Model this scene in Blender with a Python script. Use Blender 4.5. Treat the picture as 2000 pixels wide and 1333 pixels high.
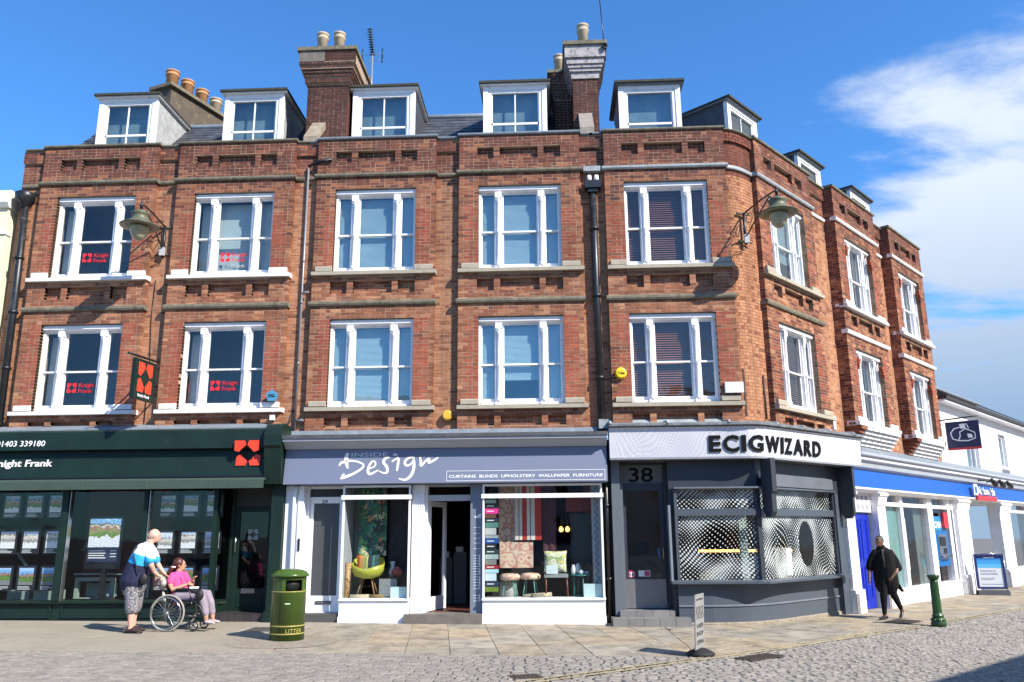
import bpy, bmesh, math, random
from mathutils import Vector, Matrix
R = math.radians
random.seed(7)
scene = bpy.context.scene
for o in list(bpy.data.objects): bpy.data.objects.remove(o)

# ------------------------------------------------------------------ camera, world, sun
cam_d = bpy.data.cameras.new("camera")
cam_d.sensor_fit = 'HORIZONTAL'; cam_d.sensor_width = 36.0
cam_d.lens = 1595.93 / 2000 * 36
cam_d.clip_end = 3000; cam_d.clip_start = 0.1
cam = bpy.data.objects.new("camera", cam_d); scene.collection.objects.link(cam)
_pi, _ya, _ro = R(13.33913), R(-2.70287), R(0.43292)
_F0 = Vector((math.sin(_ya), math.cos(_ya), 0)); _R = Vector((math.cos(_ya), -math.sin(_ya), 0))
_F = _F0 * math.cos(_pi) + Vector((0, 0, 1)) * math.sin(_pi)
_U = _F0 * -math.sin(_pi) + Vector((0, 0, 1)) * math.cos(_pi)
_R2 = _R * math.cos(_ro) - _U * math.sin(_ro); _U2 = _R * math.sin(_ro) + _U * math.cos(_ro)
M = Matrix((( _R2.x, _U2.x, -_F.x, 0), (_R2.y, _U2.y, -_F.y, -16.03525), (_R2.z, _U2.z, -_F.z, 1.6), (0, 0, 0, 1)))
cam.matrix_world = M
scene.camera = cam

SUN = Vector((1.30, -1.0, 1.36)).normalized()
elev = math.asin(SUN.z); az = math.atan2(SUN.x, SUN.y)      # azimuth measured from +Y towards +X
world = bpy.data.worlds.new("World"); scene.world = world; world.use_nodes = True
nt = world.node_tree; nt.nodes.clear()
def N(t, typ, **kw):
    n = t.nodes.new(typ)
    for k, v in kw.items(): setattr(n, k, v)
    return n
wo = N(nt, 'ShaderNodeOutputWorld'); bg = N(nt, 'ShaderNodeBackground'); bg.inputs['Strength'].default_value = 0.085
sky = N(nt, 'ShaderNodeTexSky'); sky.sky_type = 'NISHITA'; sky.sun_disc = False
sky.sun_elevation = elev; sky.sun_rotation = az; sky.altitude = 60
sky.air_density = 1.0; sky.dust_density = 0.25; sky.ozone_density = 3.0
# clouds: a layer of vapour in the sky, thicker low down and towards the right-hand (east) side of the town
tc = N(nt, 'ShaderNodeTexCoord'); sep = N(nt, 'ShaderNodeSeparateXYZ'); nt.links.new(tc.outputs['Generated'], sep.inputs[0])
def m_(op, a, b=None, c=None):
    n = N(nt, 'ShaderNodeMath', operation=op)
    for i, v in enumerate((a, b, c)):
        if v is None: continue
        if isinstance(v, (int, float)): n.inputs[i].default_value = v
        else: nt.links.new(v, n.inputs[i])
    return n.outputs[0]
zc = m_('MAXIMUM', sep.outputs['Z'], 0.04)
px = m_('DIVIDE', sep.outputs['X'], m_('ADD', zc, 0.12)); py = m_('DIVIDE', sep.outputs['Y'], m_('ADD', zc, 0.12))
cx = N(nt, 'ShaderNodeCombineXYZ'); nt.links.new(px, cx.inputs[0]); nt.links.new(py, cx.inputs[1])
mp = N(nt, 'ShaderNodeMapping'); mp.inputs['Rotation'].default_value = (0, 0, R(28)); mp.inputs['Scale'].default_value = (0.8, 1.7, 1)
mp.inputs['Location'].default_value = (3.5, 0.2, 0)
nt.links.new(cx.outputs[0], mp.inputs[0])
nz = N(nt, 'ShaderNodeTexNoise'); nz.inputs['Scale'].default_value = 1.25; nz.inputs['Detail'].default_value = 9; nz.inputs['Roughness'].default_value = 0.60; nz.inputs['Distortion'].default_value = 0.25
nt.links.new(mp.outputs[0], nz.inputs[0])
# coverage grows to the east and down to the horizon
cov = m_('ADD', m_('MULTIPLY', sep.outputs['X'], 1.1), m_('MULTIPLY', sep.outputs['Z'], -0.95))
dens = m_('ADD', m_('MULTIPLY_ADD', nz.outputs['Fac'], 2.1, -0.55), m_('MULTIPLY', m_('SUBTRACT', cov, 0.03), 1.25))
mr = N(nt, 'ShaderNodeMapRange'); mr.interpolation_type = 'SMOOTHSTEP'; mr.inputs[1].default_value = 0.42; mr.inputs[2].default_value = 0.82; mr.inputs[4].default_value = 0.93
nt.links.new(dens, mr.inputs[0])
nz2 = N(nt, 'ShaderNodeTexNoise'); nz2.inputs['Scale'].default_value = 1.1; nz2.inputs['Detail'].default_value = 4; nt.links.new(mp.outputs[0], nz2.inputs[0])
low = N(nt, 'ShaderNodeMapRange'); low.inputs[1].default_value = 0.12; low.inputs[2].default_value = 0.36; low.inputs[3].default_value = 0.0; low.inputs[4].default_value = 1.0
nt.links.new(sep.outputs['Z'], low.inputs[0])
sh = m_('MULTIPLY', nz2.outputs['Fac'], 0.0)
cc = N(nt, 'ShaderNodeMixRGB'); cc.inputs[1].default_value = (2.5, 3.5, 5.0, 1); cc.inputs[2].default_value = (6.3, 6.9, 7.8, 1)
nt.links.new(m_('ADD', low.outputs[0], sh), cc.inputs[0])
mix = N(nt, 'ShaderNodeMixRGB'); nt.links.new(mr.outputs[0], mix.inputs[0])
hs = N(nt, 'ShaderNodeMixRGB', blend_type='MULTIPLY'); hs.inputs[0].default_value = 1; hs.inputs[2].default_value = (0.68, 1.34, 1.93, 1)
nt.links.new(sky.outputs[0], hs.inputs[1])
nt.links.new(hs.outputs[0], mix.inputs[1]); nt.links.new(cc.outputs[0], mix.inputs[2])
nt.links.new(mix.outputs[0], bg.inputs['Color']); nt.links.new(bg.outputs[0], wo.inputs[0])

sd = bpy.data.lights.new("sun", 'SUN'); sd.energy = 5.0; sd.angle = R(0.53); sd.color = (1.0, 0.94, 0.85)
sun = bpy.data.objects.new("sun", sd); scene.collection.objects.link(sun)
sun.rotation_euler = SUN.to_track_quat('Z', 'Y').to_euler(); sun.location = (12, -10, 20)
vs = scene.view_settings; vs.view_transform = 'Standard'; vs.look = 'None'; vs.gamma = 1; vs.exposure = 0.70; vs.use_curve_mapping = False
scene.render.engine = 'CYCLES'

# ------------------------------------------------------------------ materials
MATS = {}
def srgb(h):
    h = h.lstrip('#'); c = [int(h[i:i+2], 16) / 255 for i in (0, 2, 4)]
    return tuple(((x / 12.92) if x <= 0.04045 else ((x + 0.055) / 1.055) ** 2.4) for x in c)
def mat(name, col=(0.5, 0.5, 0.5), rough=0.6, metal=0.0, var=0.12, vscale=3.0, bump=0.0, bscale=40, dirt=None, spec=0.5, emis=None, alpha=1, island=0.0, sheen=0):
    if name in MATS: return MATS[name]
    if max(col) < 0.66: col = tuple(c * 0.74 for c in col)
    m = bpy.data.materials.new(name); m.use_nodes = True; t = m.node_tree
    b = t.nodes['Principled BSDF']; L = t.links.new
    b.inputs['Roughness'].default_value = rough; b.inputs['Metallic'].default_value = metal
    b.inputs['Specular IOR Level'].default_value = spec
    g = N(t, 'ShaderNodeNewGeometry')
    src = None
    if var > 0:
        n1 = N(t, 'ShaderNodeTexNoise'); n1.inputs['Scale'].default_value = vscale; n1.inputs['Detail'].default_value = 6; n1.inputs['Roughness'].default_value = 0.65
        L(g.outputs['Position'], n1.inputs['Vector'])
        r = N(t, 'ShaderNodeMapRange'); r.inputs[1].default_value = 0.3; r.inputs[2].default_value = 0.7; r.inputs[3].default_value = 1 - var; r.inputs[4].default_value = 1 + var
        L(n1.outputs['Fac'], r.inputs[0])
        fac = r.outputs[0]
        if island > 0:
            oi = N(t, 'ShaderNodeObjectInfo'); a = N(t, 'ShaderNodeMath', operation='ADD'); L(g.outputs['Random Per Island'], a.inputs[0]); L(oi.outputs['Random'], a.inputs[1])
            fr = N(t, 'ShaderNodeMath', operation='FRACT'); L(a.outputs[0], fr.inputs[0])
            r2 = N(t, 'ShaderNodeMapRange'); r2.inputs[3].default_value = 1 - island; r2.inputs[4].default_value = 1 + island; L(fr.outputs[0], r2.inputs[0])
            mu = N(t, 'ShaderNodeMath', operation='MULTIPLY'); L(fac, mu.inputs[0]); L(r2.outputs[0], mu.inputs[1]); fac = mu.outputs[0]
        mx = N(t, 'ShaderNodeVectorMath', operation='SCALE'); mx.inputs[0].default_value = col[:3]; L(fac, mx.inputs['Scale'])
        src = mx.outputs[0]
        if dirt:
            n2 = N(t, 'ShaderNodeTexNoise'); n2.inputs['Scale'].default_value = dirt[1]; n2.inputs['Detail'].default_value = 8; n2.inputs['Roughness'].default_value = 0.7
            L(g.outputs['Position'], n2.inputs['Vector'])
            r3 = N(t, 'ShaderNodeMapRange'); r3.inputs[1].default_value = dirt[2]; r3.inputs[2].default_value = dirt[2] + 0.16; r3.inputs[4].default_value = dirt[3]
            L(n2.outputs['Fac'], r3.inputs[0])
            mm = N(t, 'ShaderNodeMixRGB'); L(r3.outputs[0], mm.inputs[0]); L(src, mm.inputs[1]); mm.inputs[2].default_value = (*dirt[0], 1); src = mm.outputs[0]
        L(src, b.inputs['Base Color'])
    else:
        b.inputs['Base Color'].default_value = (*col[:3], 1)
    if bump > 0:
        n3 = N(t, 'ShaderNodeTexNoise'); n3.inputs['Scale'].default_value = bscale; n3.inputs['Detail'].default_value = 6
        L(g.outputs['Position'], n3.inputs['Vector'])
        bp = N(t, 'ShaderNodeBump'); bp.inputs['Strength'].default_value = bump; bp.inputs['Distance'].default_value = 0.02
        L(n3.outputs['Fac'], bp.inputs['Height']); L(bp.outputs[0], b.inputs['Normal'])
    if emis:
        b.inputs['Emission Color'].default_value = (*emis[0], 1); b.inputs['Emission Strength'].default_value = emis[1]
    if sheen: b.inputs['Sheen Weight'].default_value = sheen
    MATS[name] = m; return m

def brick_mat(name, cols, stain=0.35, stain_col=(0.05, 0.04, 0.035), st_lo=0.5):
    m = bpy.data.materials.new(name); m.use_nodes = True; t = m.node_tree; L = t.links.new
    b = t.nodes['Principled BSDF']; b.inputs['Roughness'].default_value = 0.88; b.inputs['Specular IOR Level'].default_value = 0.25
    g = N(t, 'ShaderNodeNewGeometry'); oi = N(t, 'ShaderNodeObjectInfo')
    a = N(t, 'ShaderNodeMath', operation='ADD'); L(g.outputs['Random Per Island'], a.inputs[0]); L(oi.outputs['Random'], a.inputs[1])
    fr = N(t, 'ShaderNodeMath', operation='FRACT'); L(a.outputs[0], fr.inputs[0])
    cr = N(t, 'ShaderNodeValToRGB'); el = cr.color_ramp.elements
    while len(el) < len(cols): el.new(0.5)
    for i, c in enumerate(cols): el[i].position = i / (len(cols) - 1); el[i].color = (*c, 1)
    L(fr.outputs[0], cr.inputs[0])
    n1 = N(t, 'ShaderNodeTexNoise'); n1.inputs['Scale'].default_value = 28; n1.inputs['Detail'].default_value = 5; L(g.outputs['Position'], n1.inputs['Vector'])
    r = N(t, 'ShaderNodeMapRange'); r.inputs[1].default_value = 0.3; r.inputs[2].default_value = 0.7; r.inputs[3].default_value = 0.82; r.inputs[4].default_value = 1.16; L(n1.outputs['Fac'], r.inputs[0])
    mx = N(t, 'ShaderNodeVectorMath', operation='SCALE'); L(cr.outputs[0], mx.inputs[0]); L(r.outputs[0], mx.inputs['Scale'])
    n2 = N(t, 'ShaderNodeTexNoise'); n2.inputs['Scale'].default_value = 1.3; n2.inputs['Detail'].default_value = 9; n2.inputs['Roughness'].default_value = 0.72; L(g.outputs['Position'], n2.inputs['Vector'])
    r3 = N(t, 'ShaderNodeMapRange'); r3.inputs[1].default_value = st_lo; r3.inputs[2].default_value = st_lo + 0.25; r3.inputs[4].default_value = stain; L(n2.outputs['Fac'], r3.inputs[0])
    mm = N(t, 'ShaderNodeMixRGB'); L(r3.outputs[0], mm.inputs[0]); L(mx.outputs[0], mm.inputs[1]); mm.inputs[2].default_value = (*stain_col, 1)
    vm = N(t, 'ShaderNodeVectorMath', operation='MULTIPLY'); L(g.outputs['Position'], vm.inputs[0]); vm.inputs[1].default_value = (2.6, 2.6, 0.35)
    n4 = N(t, 'ShaderNodeTexNoise'); n4.inputs['Scale'].default_value = 1.0; n4.inputs['Detail'].default_value = 7; n4.inputs['Roughness'].default_value = 0.6; L(vm.outputs[0], n4.inputs['Vector'])
    r4 = N(t, 'ShaderNodeMapRange'); r4.inputs[1].default_value = 0.42; r4.inputs[2].default_value = 0.66; r4.inputs[3].default_value = 1.08; r4.inputs[4].default_value = 0.66; L(n4.outputs['Fac'], r4.inputs[0])
    m4 = N(t, 'ShaderNodeVectorMath', operation='SCALE'); L(mm.outputs[0], m4.inputs[0]); L(r4.outputs[0], m4.inputs['Scale'])
    L(m4.outputs[0], b.inputs['Base Color'])
    bp = N(t, 'ShaderNodeBump'); bp.inputs['Strength'].default_value = 0.5; bp.inputs['Distance'].default_value = 0.006
    n3 = N(t, 'ShaderNodeTexNoise'); n3.inputs['Scale'].default_value = 70; n3.inputs['Detail'].default_value = 4; L(g.outputs['Position'], n3.inputs['Vector']); L(n3.outputs['Fac'], bp.inputs['Height']); L(bp.outputs[0], b.inputs['Normal'])
    MATS[name] = m; return m

def glass_mat(name, tint=(0.96, 0.98, 0.98), refl=0.08, rough=0.02):
    m = bpy.data.materials.new(name); m.use_nodes = True; t = m.node_tree; t.nodes.clear(); L = t.links.new
    o = N(t, 'ShaderNodeOutputMaterial'); mx = N(t, 'ShaderNodeMixShader'); tr = N(t, 'ShaderNodeBsdfTransparent'); gl = N(t, 'ShaderNodeBsdfGlossy')
    tr.inputs[0].default_value = (*tint, 1); gl.inputs['Roughness'].default_value = rough
    lw = N(t, 'ShaderNodeLayerWeight'); lw.inputs[0].default_value = 0.5
    pw = N(t, 'ShaderNodeMath', operation='POWER'); L(lw.outputs['Facing'], pw.inputs[0]); pw.inputs[1].default_value = 5
    ad = N(t, 'ShaderNodeMath', operation='MULTIPLY_ADD'); L(pw.outputs[0], ad.inputs[0]); ad.inputs[1].default_value = 0.9; ad.inputs[2].default_value = refl
    g = N(t, 'ShaderNodeNewGeometry'); n3 = N(t, 'ShaderNodeTexNoise'); n3.inputs['Scale'].default_value = 1.7; n3.inputs['Detail'].default_value = 2; L(g.outputs['Position'], n3.inputs['Vector'])
    bp = N(t, 'ShaderNodeBump'); bp.inputs['Strength'].default_value = 0.06; bp.inputs['Distance'].default_value = 0.1; L(n3.outputs['Fac'], bp.inputs['Height']); L(bp.outputs[0], gl.inputs['Normal'])
    L(ad.outputs[0], mx.inputs[0]); L(tr.outputs[0], mx.inputs[1]); L(gl.outputs[0], mx.inputs[2]); L(mx.outputs[0], o.inputs[0])
    MATS[name] = m; return m

B_MAIN = brick_mat('brick_main', [(0.207, 0.071, 0.039), (0.282, 0.104, 0.055), (0.321, 0.129, 0.066), (0.257, 0.090, 0.049), (0.351, 0.151, 0.081), (0.169, 0.065, 0.042)], 0.35)
B_JAMB = brick_mat('brick_jamb', [(0.308, 0.077, 0.044), (0.348, 0.099, 0.053), (0.269, 0.071, 0.043), (0.377, 0.110, 0.062)], 0.3)
B_DARK = brick_mat('brick_parapet', [(0.148, 0.048, 0.031), (0.203, 0.067, 0.043), (0.168, 0.053, 0.038), (0.128, 0.045, 0.033), (0.237, 0.084, 0.050)], 0.5, st_lo=0.44)
B_GAP = brick_mat('brick_orange', [(0.361, 0.157, 0.084), (0.429, 0.203, 0.110), (0.395, 0.177, 0.090), (0.464, 0.229, 0.123), (0.326, 0.137, 0.076)], 0.18)
B_CHIM = brick_mat('brick_chimney', [(0.076, 0.033, 0.026), (0.113, 0.044, 0.033), (0.093, 0.040, 0.032), (0.066, 0.030, 0.025)], 0.4)
mortar = mat('mortar', (0.52, 0.39, 0.28), 0.95, var=0.2, vscale=5, bump=0.4, bscale=90, dirt=((0.16, 0.12, 0.10), 1.6, 0.5, 0.6))
mortar_dk = mat('mortar_sooty', (0.34, 0.26, 0.20), 0.95, var=0.25, vscale=5, bump=0.4, bscale=90)
white = mat('white_paint', (0.80, 0.79, 0.80), 0.45, var=0.07, vscale=4, dirt=((0.34, 0.32, 0.28), 6, 0.56, 0.6), bump=0.15, bscale=30)
cream = mat('cream_stone', (0.50, 0.44, 0.34), 0.8, var=0.12, vscale=6, dirt=((0.22, 0.20, 0.15), 5, 0.55, 0.6), bump=0.3)
moss = mat('mossy_stone', (0.24, 0.21, 0.15), 0.9, var=0.35, vscale=7, bump=0.5, dirt=((0.07, 0.08, 0.05), 6, 0.5, 0.7))
lead = mat('lead_flashing', (0.26, 0.30, 0.34), 0.5, var=0.2, vscale=3, bump=0.25, bscale=12, dirt=((0.45, 0.47, 0.48), 4, 0.58, 0.5))
leadpale = mat('pale_lead', (0.42, 0.46, 0.48), 0.5, var=0.2, vscale=3, bump=0.25, bscale=12, dirt=((0.2, 0.22, 0.2), 5, 0.5, 0.6))
whitestone = mat('white_painted_stone', (0.75, 0.73, 0.72), 0.6, var=0.08, vscale=5, dirt=((0.33, 0.31, 0.28), 7, 0.58, 0.6), bump=0.25)
slate = mat('roof_slate', (0.075, 0.08, 0.095), 0.55, var=0.3, vscale=5, island=0.35, bump=0.2)
green = mat('dark_green_paint', (0.0095, 0.027, 0.020), 0.5, var=0.2, vscale=2, spec=0.3, dirt=((0.05, 0.055, 0.05), 5, 0.6, 0.35))
green_awn = mat('awning_canvas_green', (0.05, 0.085, 0.065), 0.8, var=0.12, vscale=6)
lav = mat('lavender_grey_paint', (0.205, 0.235, 0.34), 0.55, var=0.03, vscale=1.2)
palegrey = mat('pale_grey_paint', (0.50, 0.54, 0.60), 0.45, var=0.05, vscale=2)
whitegl = mat('white_gloss_paint', (0.80, 0.82, 0.84), 0.3, var=0.04, vscale=3)
grey = mat('slate_grey_paint', (0.095, 0.115, 0.145), 0.35, var=0.07, vscale=2)
greydk = mat('dark_grey_paint', (0.045, 0.052, 0.068), 0.4, var=0.08, vscale=2)
blue = mat('bright_blue_paint', (0.012, 0.13, 0.62), 0.35, var=0.05, vscale=1.5)
bluedoor = mat('royal_blue_paint', (0.01, 0.03, 0.50), 0.3, var=0.05)
blk = mat('black_paint', (0.012, 0.012, 0.014), 0.35, var=0.1)
iron = mat('black_iron', (0.018, 0.02, 0.024), 0.4, var=0.2, vscale=8, dirt=((0.12, 0.13, 0.14), 7, 0.56, 0.6))
galv = mat('grey_pipe', (0.36, 0.36, 0.38), 0.4, metal=0.3, var=0.15)
steel = mat('steel', (0.6, 0.6, 0.6), 0.25, metal=0.9, var=0.05)
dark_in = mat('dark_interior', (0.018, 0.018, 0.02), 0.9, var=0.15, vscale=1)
grey_in = mat('grey_interior', (0.20, 0.21, 0.22), 0.9, var=0.1, vscale=1)
red_in = mat('dark_red_wall', (0.13, 0.012, 0.016), 0.8, var=0.15, vscale=1)
glass = glass_mat('window_glass', refl=0.045)
glass_dk = glass_mat('shop_glass', tint=(0.97, 0.98, 0.975), refl=0.022)
glass_bl = glass_mat('upper_glass', tint=(0.88, 0.95, 0.97), refl=0.11)
tc_pot = mat('terracotta', (0.62, 0.30, 0.13), 0.8, var=0.15, vscale=6, dirt=((0.30, 0.12, 0.06), 8, 0.55, 0.5))
buff_pot = mat('buff_clay', (0.60, 0.48, 0.33), 0.8, var=0.15, vscale=6, dirt=((0.22, 0.15, 0.1), 8, 0.55, 0.6))

# ------------------------------------------------------------------ mesh helpers
class Fr:
    """A wall frame: u runs along the wall, v outwards to the street, z up."""
    def __init__(s, x, y, a): s.x, s.y, s.a = x, y, a; s.c, s.s = math.cos(a), math.sin(a)
    def p(s, u, v, z): return Vector((s.x + s.c * u + s.s * v, s.y + s.s * u - s.c * v, z))
F = Fr(0, 0, 0)
A = Fr(4.4996, 0.4848, R(48.637))
B = Fr(6.407, 2.4464, R(49.413))
def gz(x, y=0): return -0.0088 * x

class MB:
    def __init__(s): s.v, s.f, s.m, s.sm = [], [], [], []
    def add(s, vs, fs, mi=0, smooth=False):
        o = len(s.v); s.v += [Vector(v) for v in vs]
        for f in fs: s.f.append([o + i for i in f]); s.m.append(mi); s.sm.append(smooth)
        return s
    def box(s, fr, u0, u1, v0, v1, z0, z1, mi=0, back=True):
        P = [fr.p(u, v, z) for z in (z0, z1) for v in (v0, v1) for u in (u0, u1)]
        fs = [(0, 1, 5, 4), (2, 6, 7, 3), (0, 4, 6, 2), (1, 3, 7, 5), (4, 5, 7, 6), (0, 2, 3, 1)]
        # faces wound so that normals point out (v1 > v0 is outward)
        fs = [(0, 4, 5, 1), (2, 3, 7, 6), (0, 2, 6, 4), (1, 5, 7, 3), (4, 6, 7, 5), (0, 1, 3, 2)]
        if not back: fs = fs[1:]
        return s.add(P, fs, mi)
    def prism(s, fr, prof, u0, u1, mi=0):
        """prof: list of (v, z) in order; extruded along u"""
        n = len(prof); P = [fr.p(u0, v, z) for v, z in prof] + [fr.p(u1, v, z) for v, z in prof]
        fs = [(i, (i + 1) % n, n + (i + 1) % n, n + i) for i in range(n)] + [tuple(range(n - 1, -1, -1)), tuple(range(n, 2 * n))]
        return s.add(P, fs, mi)
    def poly(s, fr, pts, v0, v1, mi=0):
        """pts: (u,z) outline; extruded from v0 to v1"""
        n = len(pts); P = [fr.p(u, v0, z) for u, z in pts] + [fr.p(u, v1, z) for u, z in pts]
        fs = [(i, (i + 1) % n, n + (i + 1) % n, n + i) for i in range(n)] + [tuple(range(n - 1, -1, -1)), tuple(range(n, 2 * n))]
        return s.add(P, fs, mi)
    def quad(s, *pts, mi=0): return s.add(pts, [tuple(range(len(pts)))], mi)
    def tube(s, pts, r, n=8, mi=0, cap=True, smooth=True):
        pts = [Vector(p) for p in pts]; k = len(pts); rr = r if isinstance(r, (list, tuple)) else [r] * k
        vs = []; up = Vector((0, 0, 1)); prev = None
        for i, p in enumerate(pts):
            t = (pts[min(i + 1, k - 1)] - pts[max(i - 1, 0)]).normalized()
            a = t.cross(up)
            if a.length < 0.05: a = t.cross(Vector((0, 1, 0)))
            a.normalize()
            if prev is not None:
                a = (prev - t * prev.dot(t)).normalized()
            prev = a; b = t.cross(a).normalized()
            q = rr[i] if isinstance(rr[i], (list, tuple)) else (rr[i], rr[i])
            for j in range(n):
                w = 2 * math.pi * j / n; vs.append(p + a * math.cos(w) * q[0] + b * math.sin(w) * q[1])
        fs = [(i * n + j, i * n + (j + 1) % n, (i + 1) * n + (j + 1) % n, (i + 1) * n + j) for i in range(k - 1) for j in range(n)]
        s.add(vs, fs, mi, smooth)
        if cap: o = len(s.v) - n * k; s.f += [[o + j for j in range(n - 1, -1, -1)], [o + (k - 1) * n + j for j in range(n)]]; s.m += [mi, mi]; s.sm += [False, False]
        return s
    def lathe(s, c, prof, n=20, mi=0, axis=None):
        """prof: (r, h) from bottom to top around +Z (or an axis matrix) at c"""
        c = Vector(c); vs = []
        for r_, h in prof:
            for j in range(n):
                w = 2 * math.pi * j / n; q = Vector((r_ * math.cos(w), r_ * math.sin(w), h))
                vs.append(c + (axis @ q if axis else q))
        k = len(prof)
        fs = [(i * n + j, i * n + (j + 1) % n, (i + 1) * n + (j + 1) % n, (i + 1) * n + j) for i in range(k - 1) for j in range(n)]
        s.add(vs, fs, mi, True)
        o = len(s.v) - n * k
        s.f += [[o + j for j in range(n - 1, -1, -1)], [o + (k - 1) * n + j for j in range(n)]]; s.m += [mi, mi]; s.sm += [False, False]
        return s
    def mesh(s, name, mats, org=Vector((0, 0, 0))):
        me = bpy.data.meshes.new(name)
        me.from_pydata([v - org for v in s.v], [], s.f); 
        for m in mats: me.materials.append(m)
        me.polygons.foreach_set('material_index', s.m); me.polygons.foreach_set('use_smooth', s.sm)
        me.update(); return me
    def build(s, name, mats, parent=None, label=None, org=None):
        """one mesh object. org = world origin (defaults to bottom centre for a thing, parent's origin for a part)"""
        if not isinstance(mats, (list, tuple)): mats = [mats]
        if org is None: org = worg(parent) if parent is not None else centre(s.v)
        me = s.mesh(name, mats, org)
        o = bpy.data.objects.new(name, me); scene.collection.objects.link(o)
        if parent is not None: o.parent = parent; o.location = org - worg(parent)
        else: o.location = org
        o['_w'] = tuple(org)
        if label: o['label'] = label
        return o
def centre(vs):
    xs = [v.x for v in vs]; ys = [v.y for v in vs]; zs = [v.z for v in vs]
    return Vector(((min(xs) + max(xs)) / 2, (min(ys) + max(ys)) / 2, min(zs)))
def worg(o): return Vector(o['_w']) if o is not None and '_w' in o else (o.location.copy() if o is not None else Vector((0, 0, 0)))
def thing(name, loc, label, cat, group=None):
    o = bpy.data.objects.new(name, None); scene.collection.objects.link(o); o.location = loc; o['_w'] = tuple(Vector(loc))
    o.empty_display_size = 0.2
    return tag(o, label, cat, group)
def tag(o, label, cat, group=None):
    o['label'] = label; o['category'] = cat
    if group: o['group'] = group
    return o
def struct(o, kind='structure'): o['kind'] = kind; return o
def smooth_angle(o, ang=40):
    me = o.data; me.polygons.foreach_set('use_smooth', [True] * len(me.polygons)); me.set_sharp_from_angle(angle=R(ang)) if hasattr(me, 'set_sharp_from_angle') else None
def text_mesh(txt, size=1, bold=0.0, extrude=0.004, shear=0, spacing=1, sx=1):
    cu = bpy.data.curves.new('txt', 'FONT'); cu.body = txt; cu.size = size; cu.offset = bold; cu.extrude = extrude; cu.shear = shear; cu.space_character = spacing
    cu.resolution_u = 3
    o = bpy.data.objects.new('txt', cu); scene.collection.objects.link(o)
    dg = bpy.context.evaluated_depsgraph_get(); me = bpy.data.meshes.new_from_object(o.evaluated_get(dg))
    vs = [Vector((v.co.x * sx, v.co.y, v.co.z)) for v in me.vertices]; fs = [tuple(p.vertices) for p in me.polygons]
    bpy.data.objects.remove(o); bpy.data.curves.remove(cu); bpy.data.meshes.remove(me)
    return vs, fs
def add_text(mb, txt, fr, u0, u1, v, z0, h=None, bold=0.0, mi=0, lean=None, shear=0, spacing=1, depth=0.004, path=None, align='fit'):
    """text whose cap height is h with its baseline at z0, filling u0..u1 on the wall frame"""
    vs, fs = text_mesh(txt, 1, bold, 0.5, shear, spacing)
    x0 = min(v_.x for v_ in vs); x1 = max(v_.x for v_ in vs); y1 = 0.729
    if h is None: h = (u1 - u0) / (x1 - x0) * y1
    k = (u1 - u0) / (x1 - x0) if align == 'fit' else h / y1
    P = []
    for q in vs:
        u = u0 + (q.x - x0) * k; zz = q.y / y1 * h; dv = depth if q.z > 0 else 0
        if lean: P.append(fr.p(u, v + dv + lean(z0 + zz), z0 + zz))
        elif path: P.append(path(u, v + dv, z0 + zz))
        else: P.append(fr.p(u, v + dv, z0 + zz))
    mb.add(P, fs, mi); return mb
def shared(name, me, loc, ang=0, parent=None, sx=1.0):
    o = bpy.data.objects.new(name, me); scene.collection.objects.link(o)
    if parent is not None: o.parent = parent
    o['_w'] = tuple(Vector(loc)); o.location = Vector(loc) - worg(parent)
    o.rotation_euler = (0, 0, ang); o.scale = (sx, 1, 1)
    return o
# ------------------------------------------------------------------ the ground
CAMP = Vector((0, -16.035, 1.6))
setts_grey = mat('granite_sett', (0.31, 0.28, 0.24), 0.8, var=0.14, vscale=9, island=0.16, bump=0.4, bscale=60)
road_bed = mat('sandy_joint_bed', (0.21, 0.19, 0.155), 0.95, var=0.25, vscale=6, bump=0.5, bscale=50)
def paving_mat(name, cols):
    m = brick_mat(name, cols, stain=0.22, stain_col=(0.13, 0.11, 0.085), st_lo=0.48); return m
york = paving_mat('sandstone_slab', [(0.33, 0.275, 0.195), (0.29, 0.26, 0.21), (0.37, 0.295, 0.20), (0.32, 0.265, 0.195), (0.35, 0.31, 0.25)])
conc = mat('worn_beige_paving', (0.40, 0.345, 0.265), 0.9, var=0.12, vscale=1.3, bump=0.3, bscale=80, dirt=((0.24, 0.20, 0.155), 1.1, 0.52, 0.6))
far_g = mat('distant_ground', (0.19, 0.175, 0.155), 0.95, var=0.15, vscale=0.5)

def gp(x, y, dz=0): return Vector((x, y, gz(x) + dz))
mb = MB(); E = 400
mb.quad(gp(-E, -E, -0.075), gp(E, -E, -0.075), gp(E, E, -0.075), gp(-E, E, -0.075))
struct(mb.build('ground', far_g, org=Vector((0, 0, -0.075))))
# road bed under the setts
mb = MB(); mb.quad(gp(-16, -16, -0.035), gp(24, -16, -0.035), gp(24, 16, -0.035), gp(-16, 16, -0.035))
road = struct(mb.build('road', road_bed, org=Vector((0, -8, -0.035))))

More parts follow.
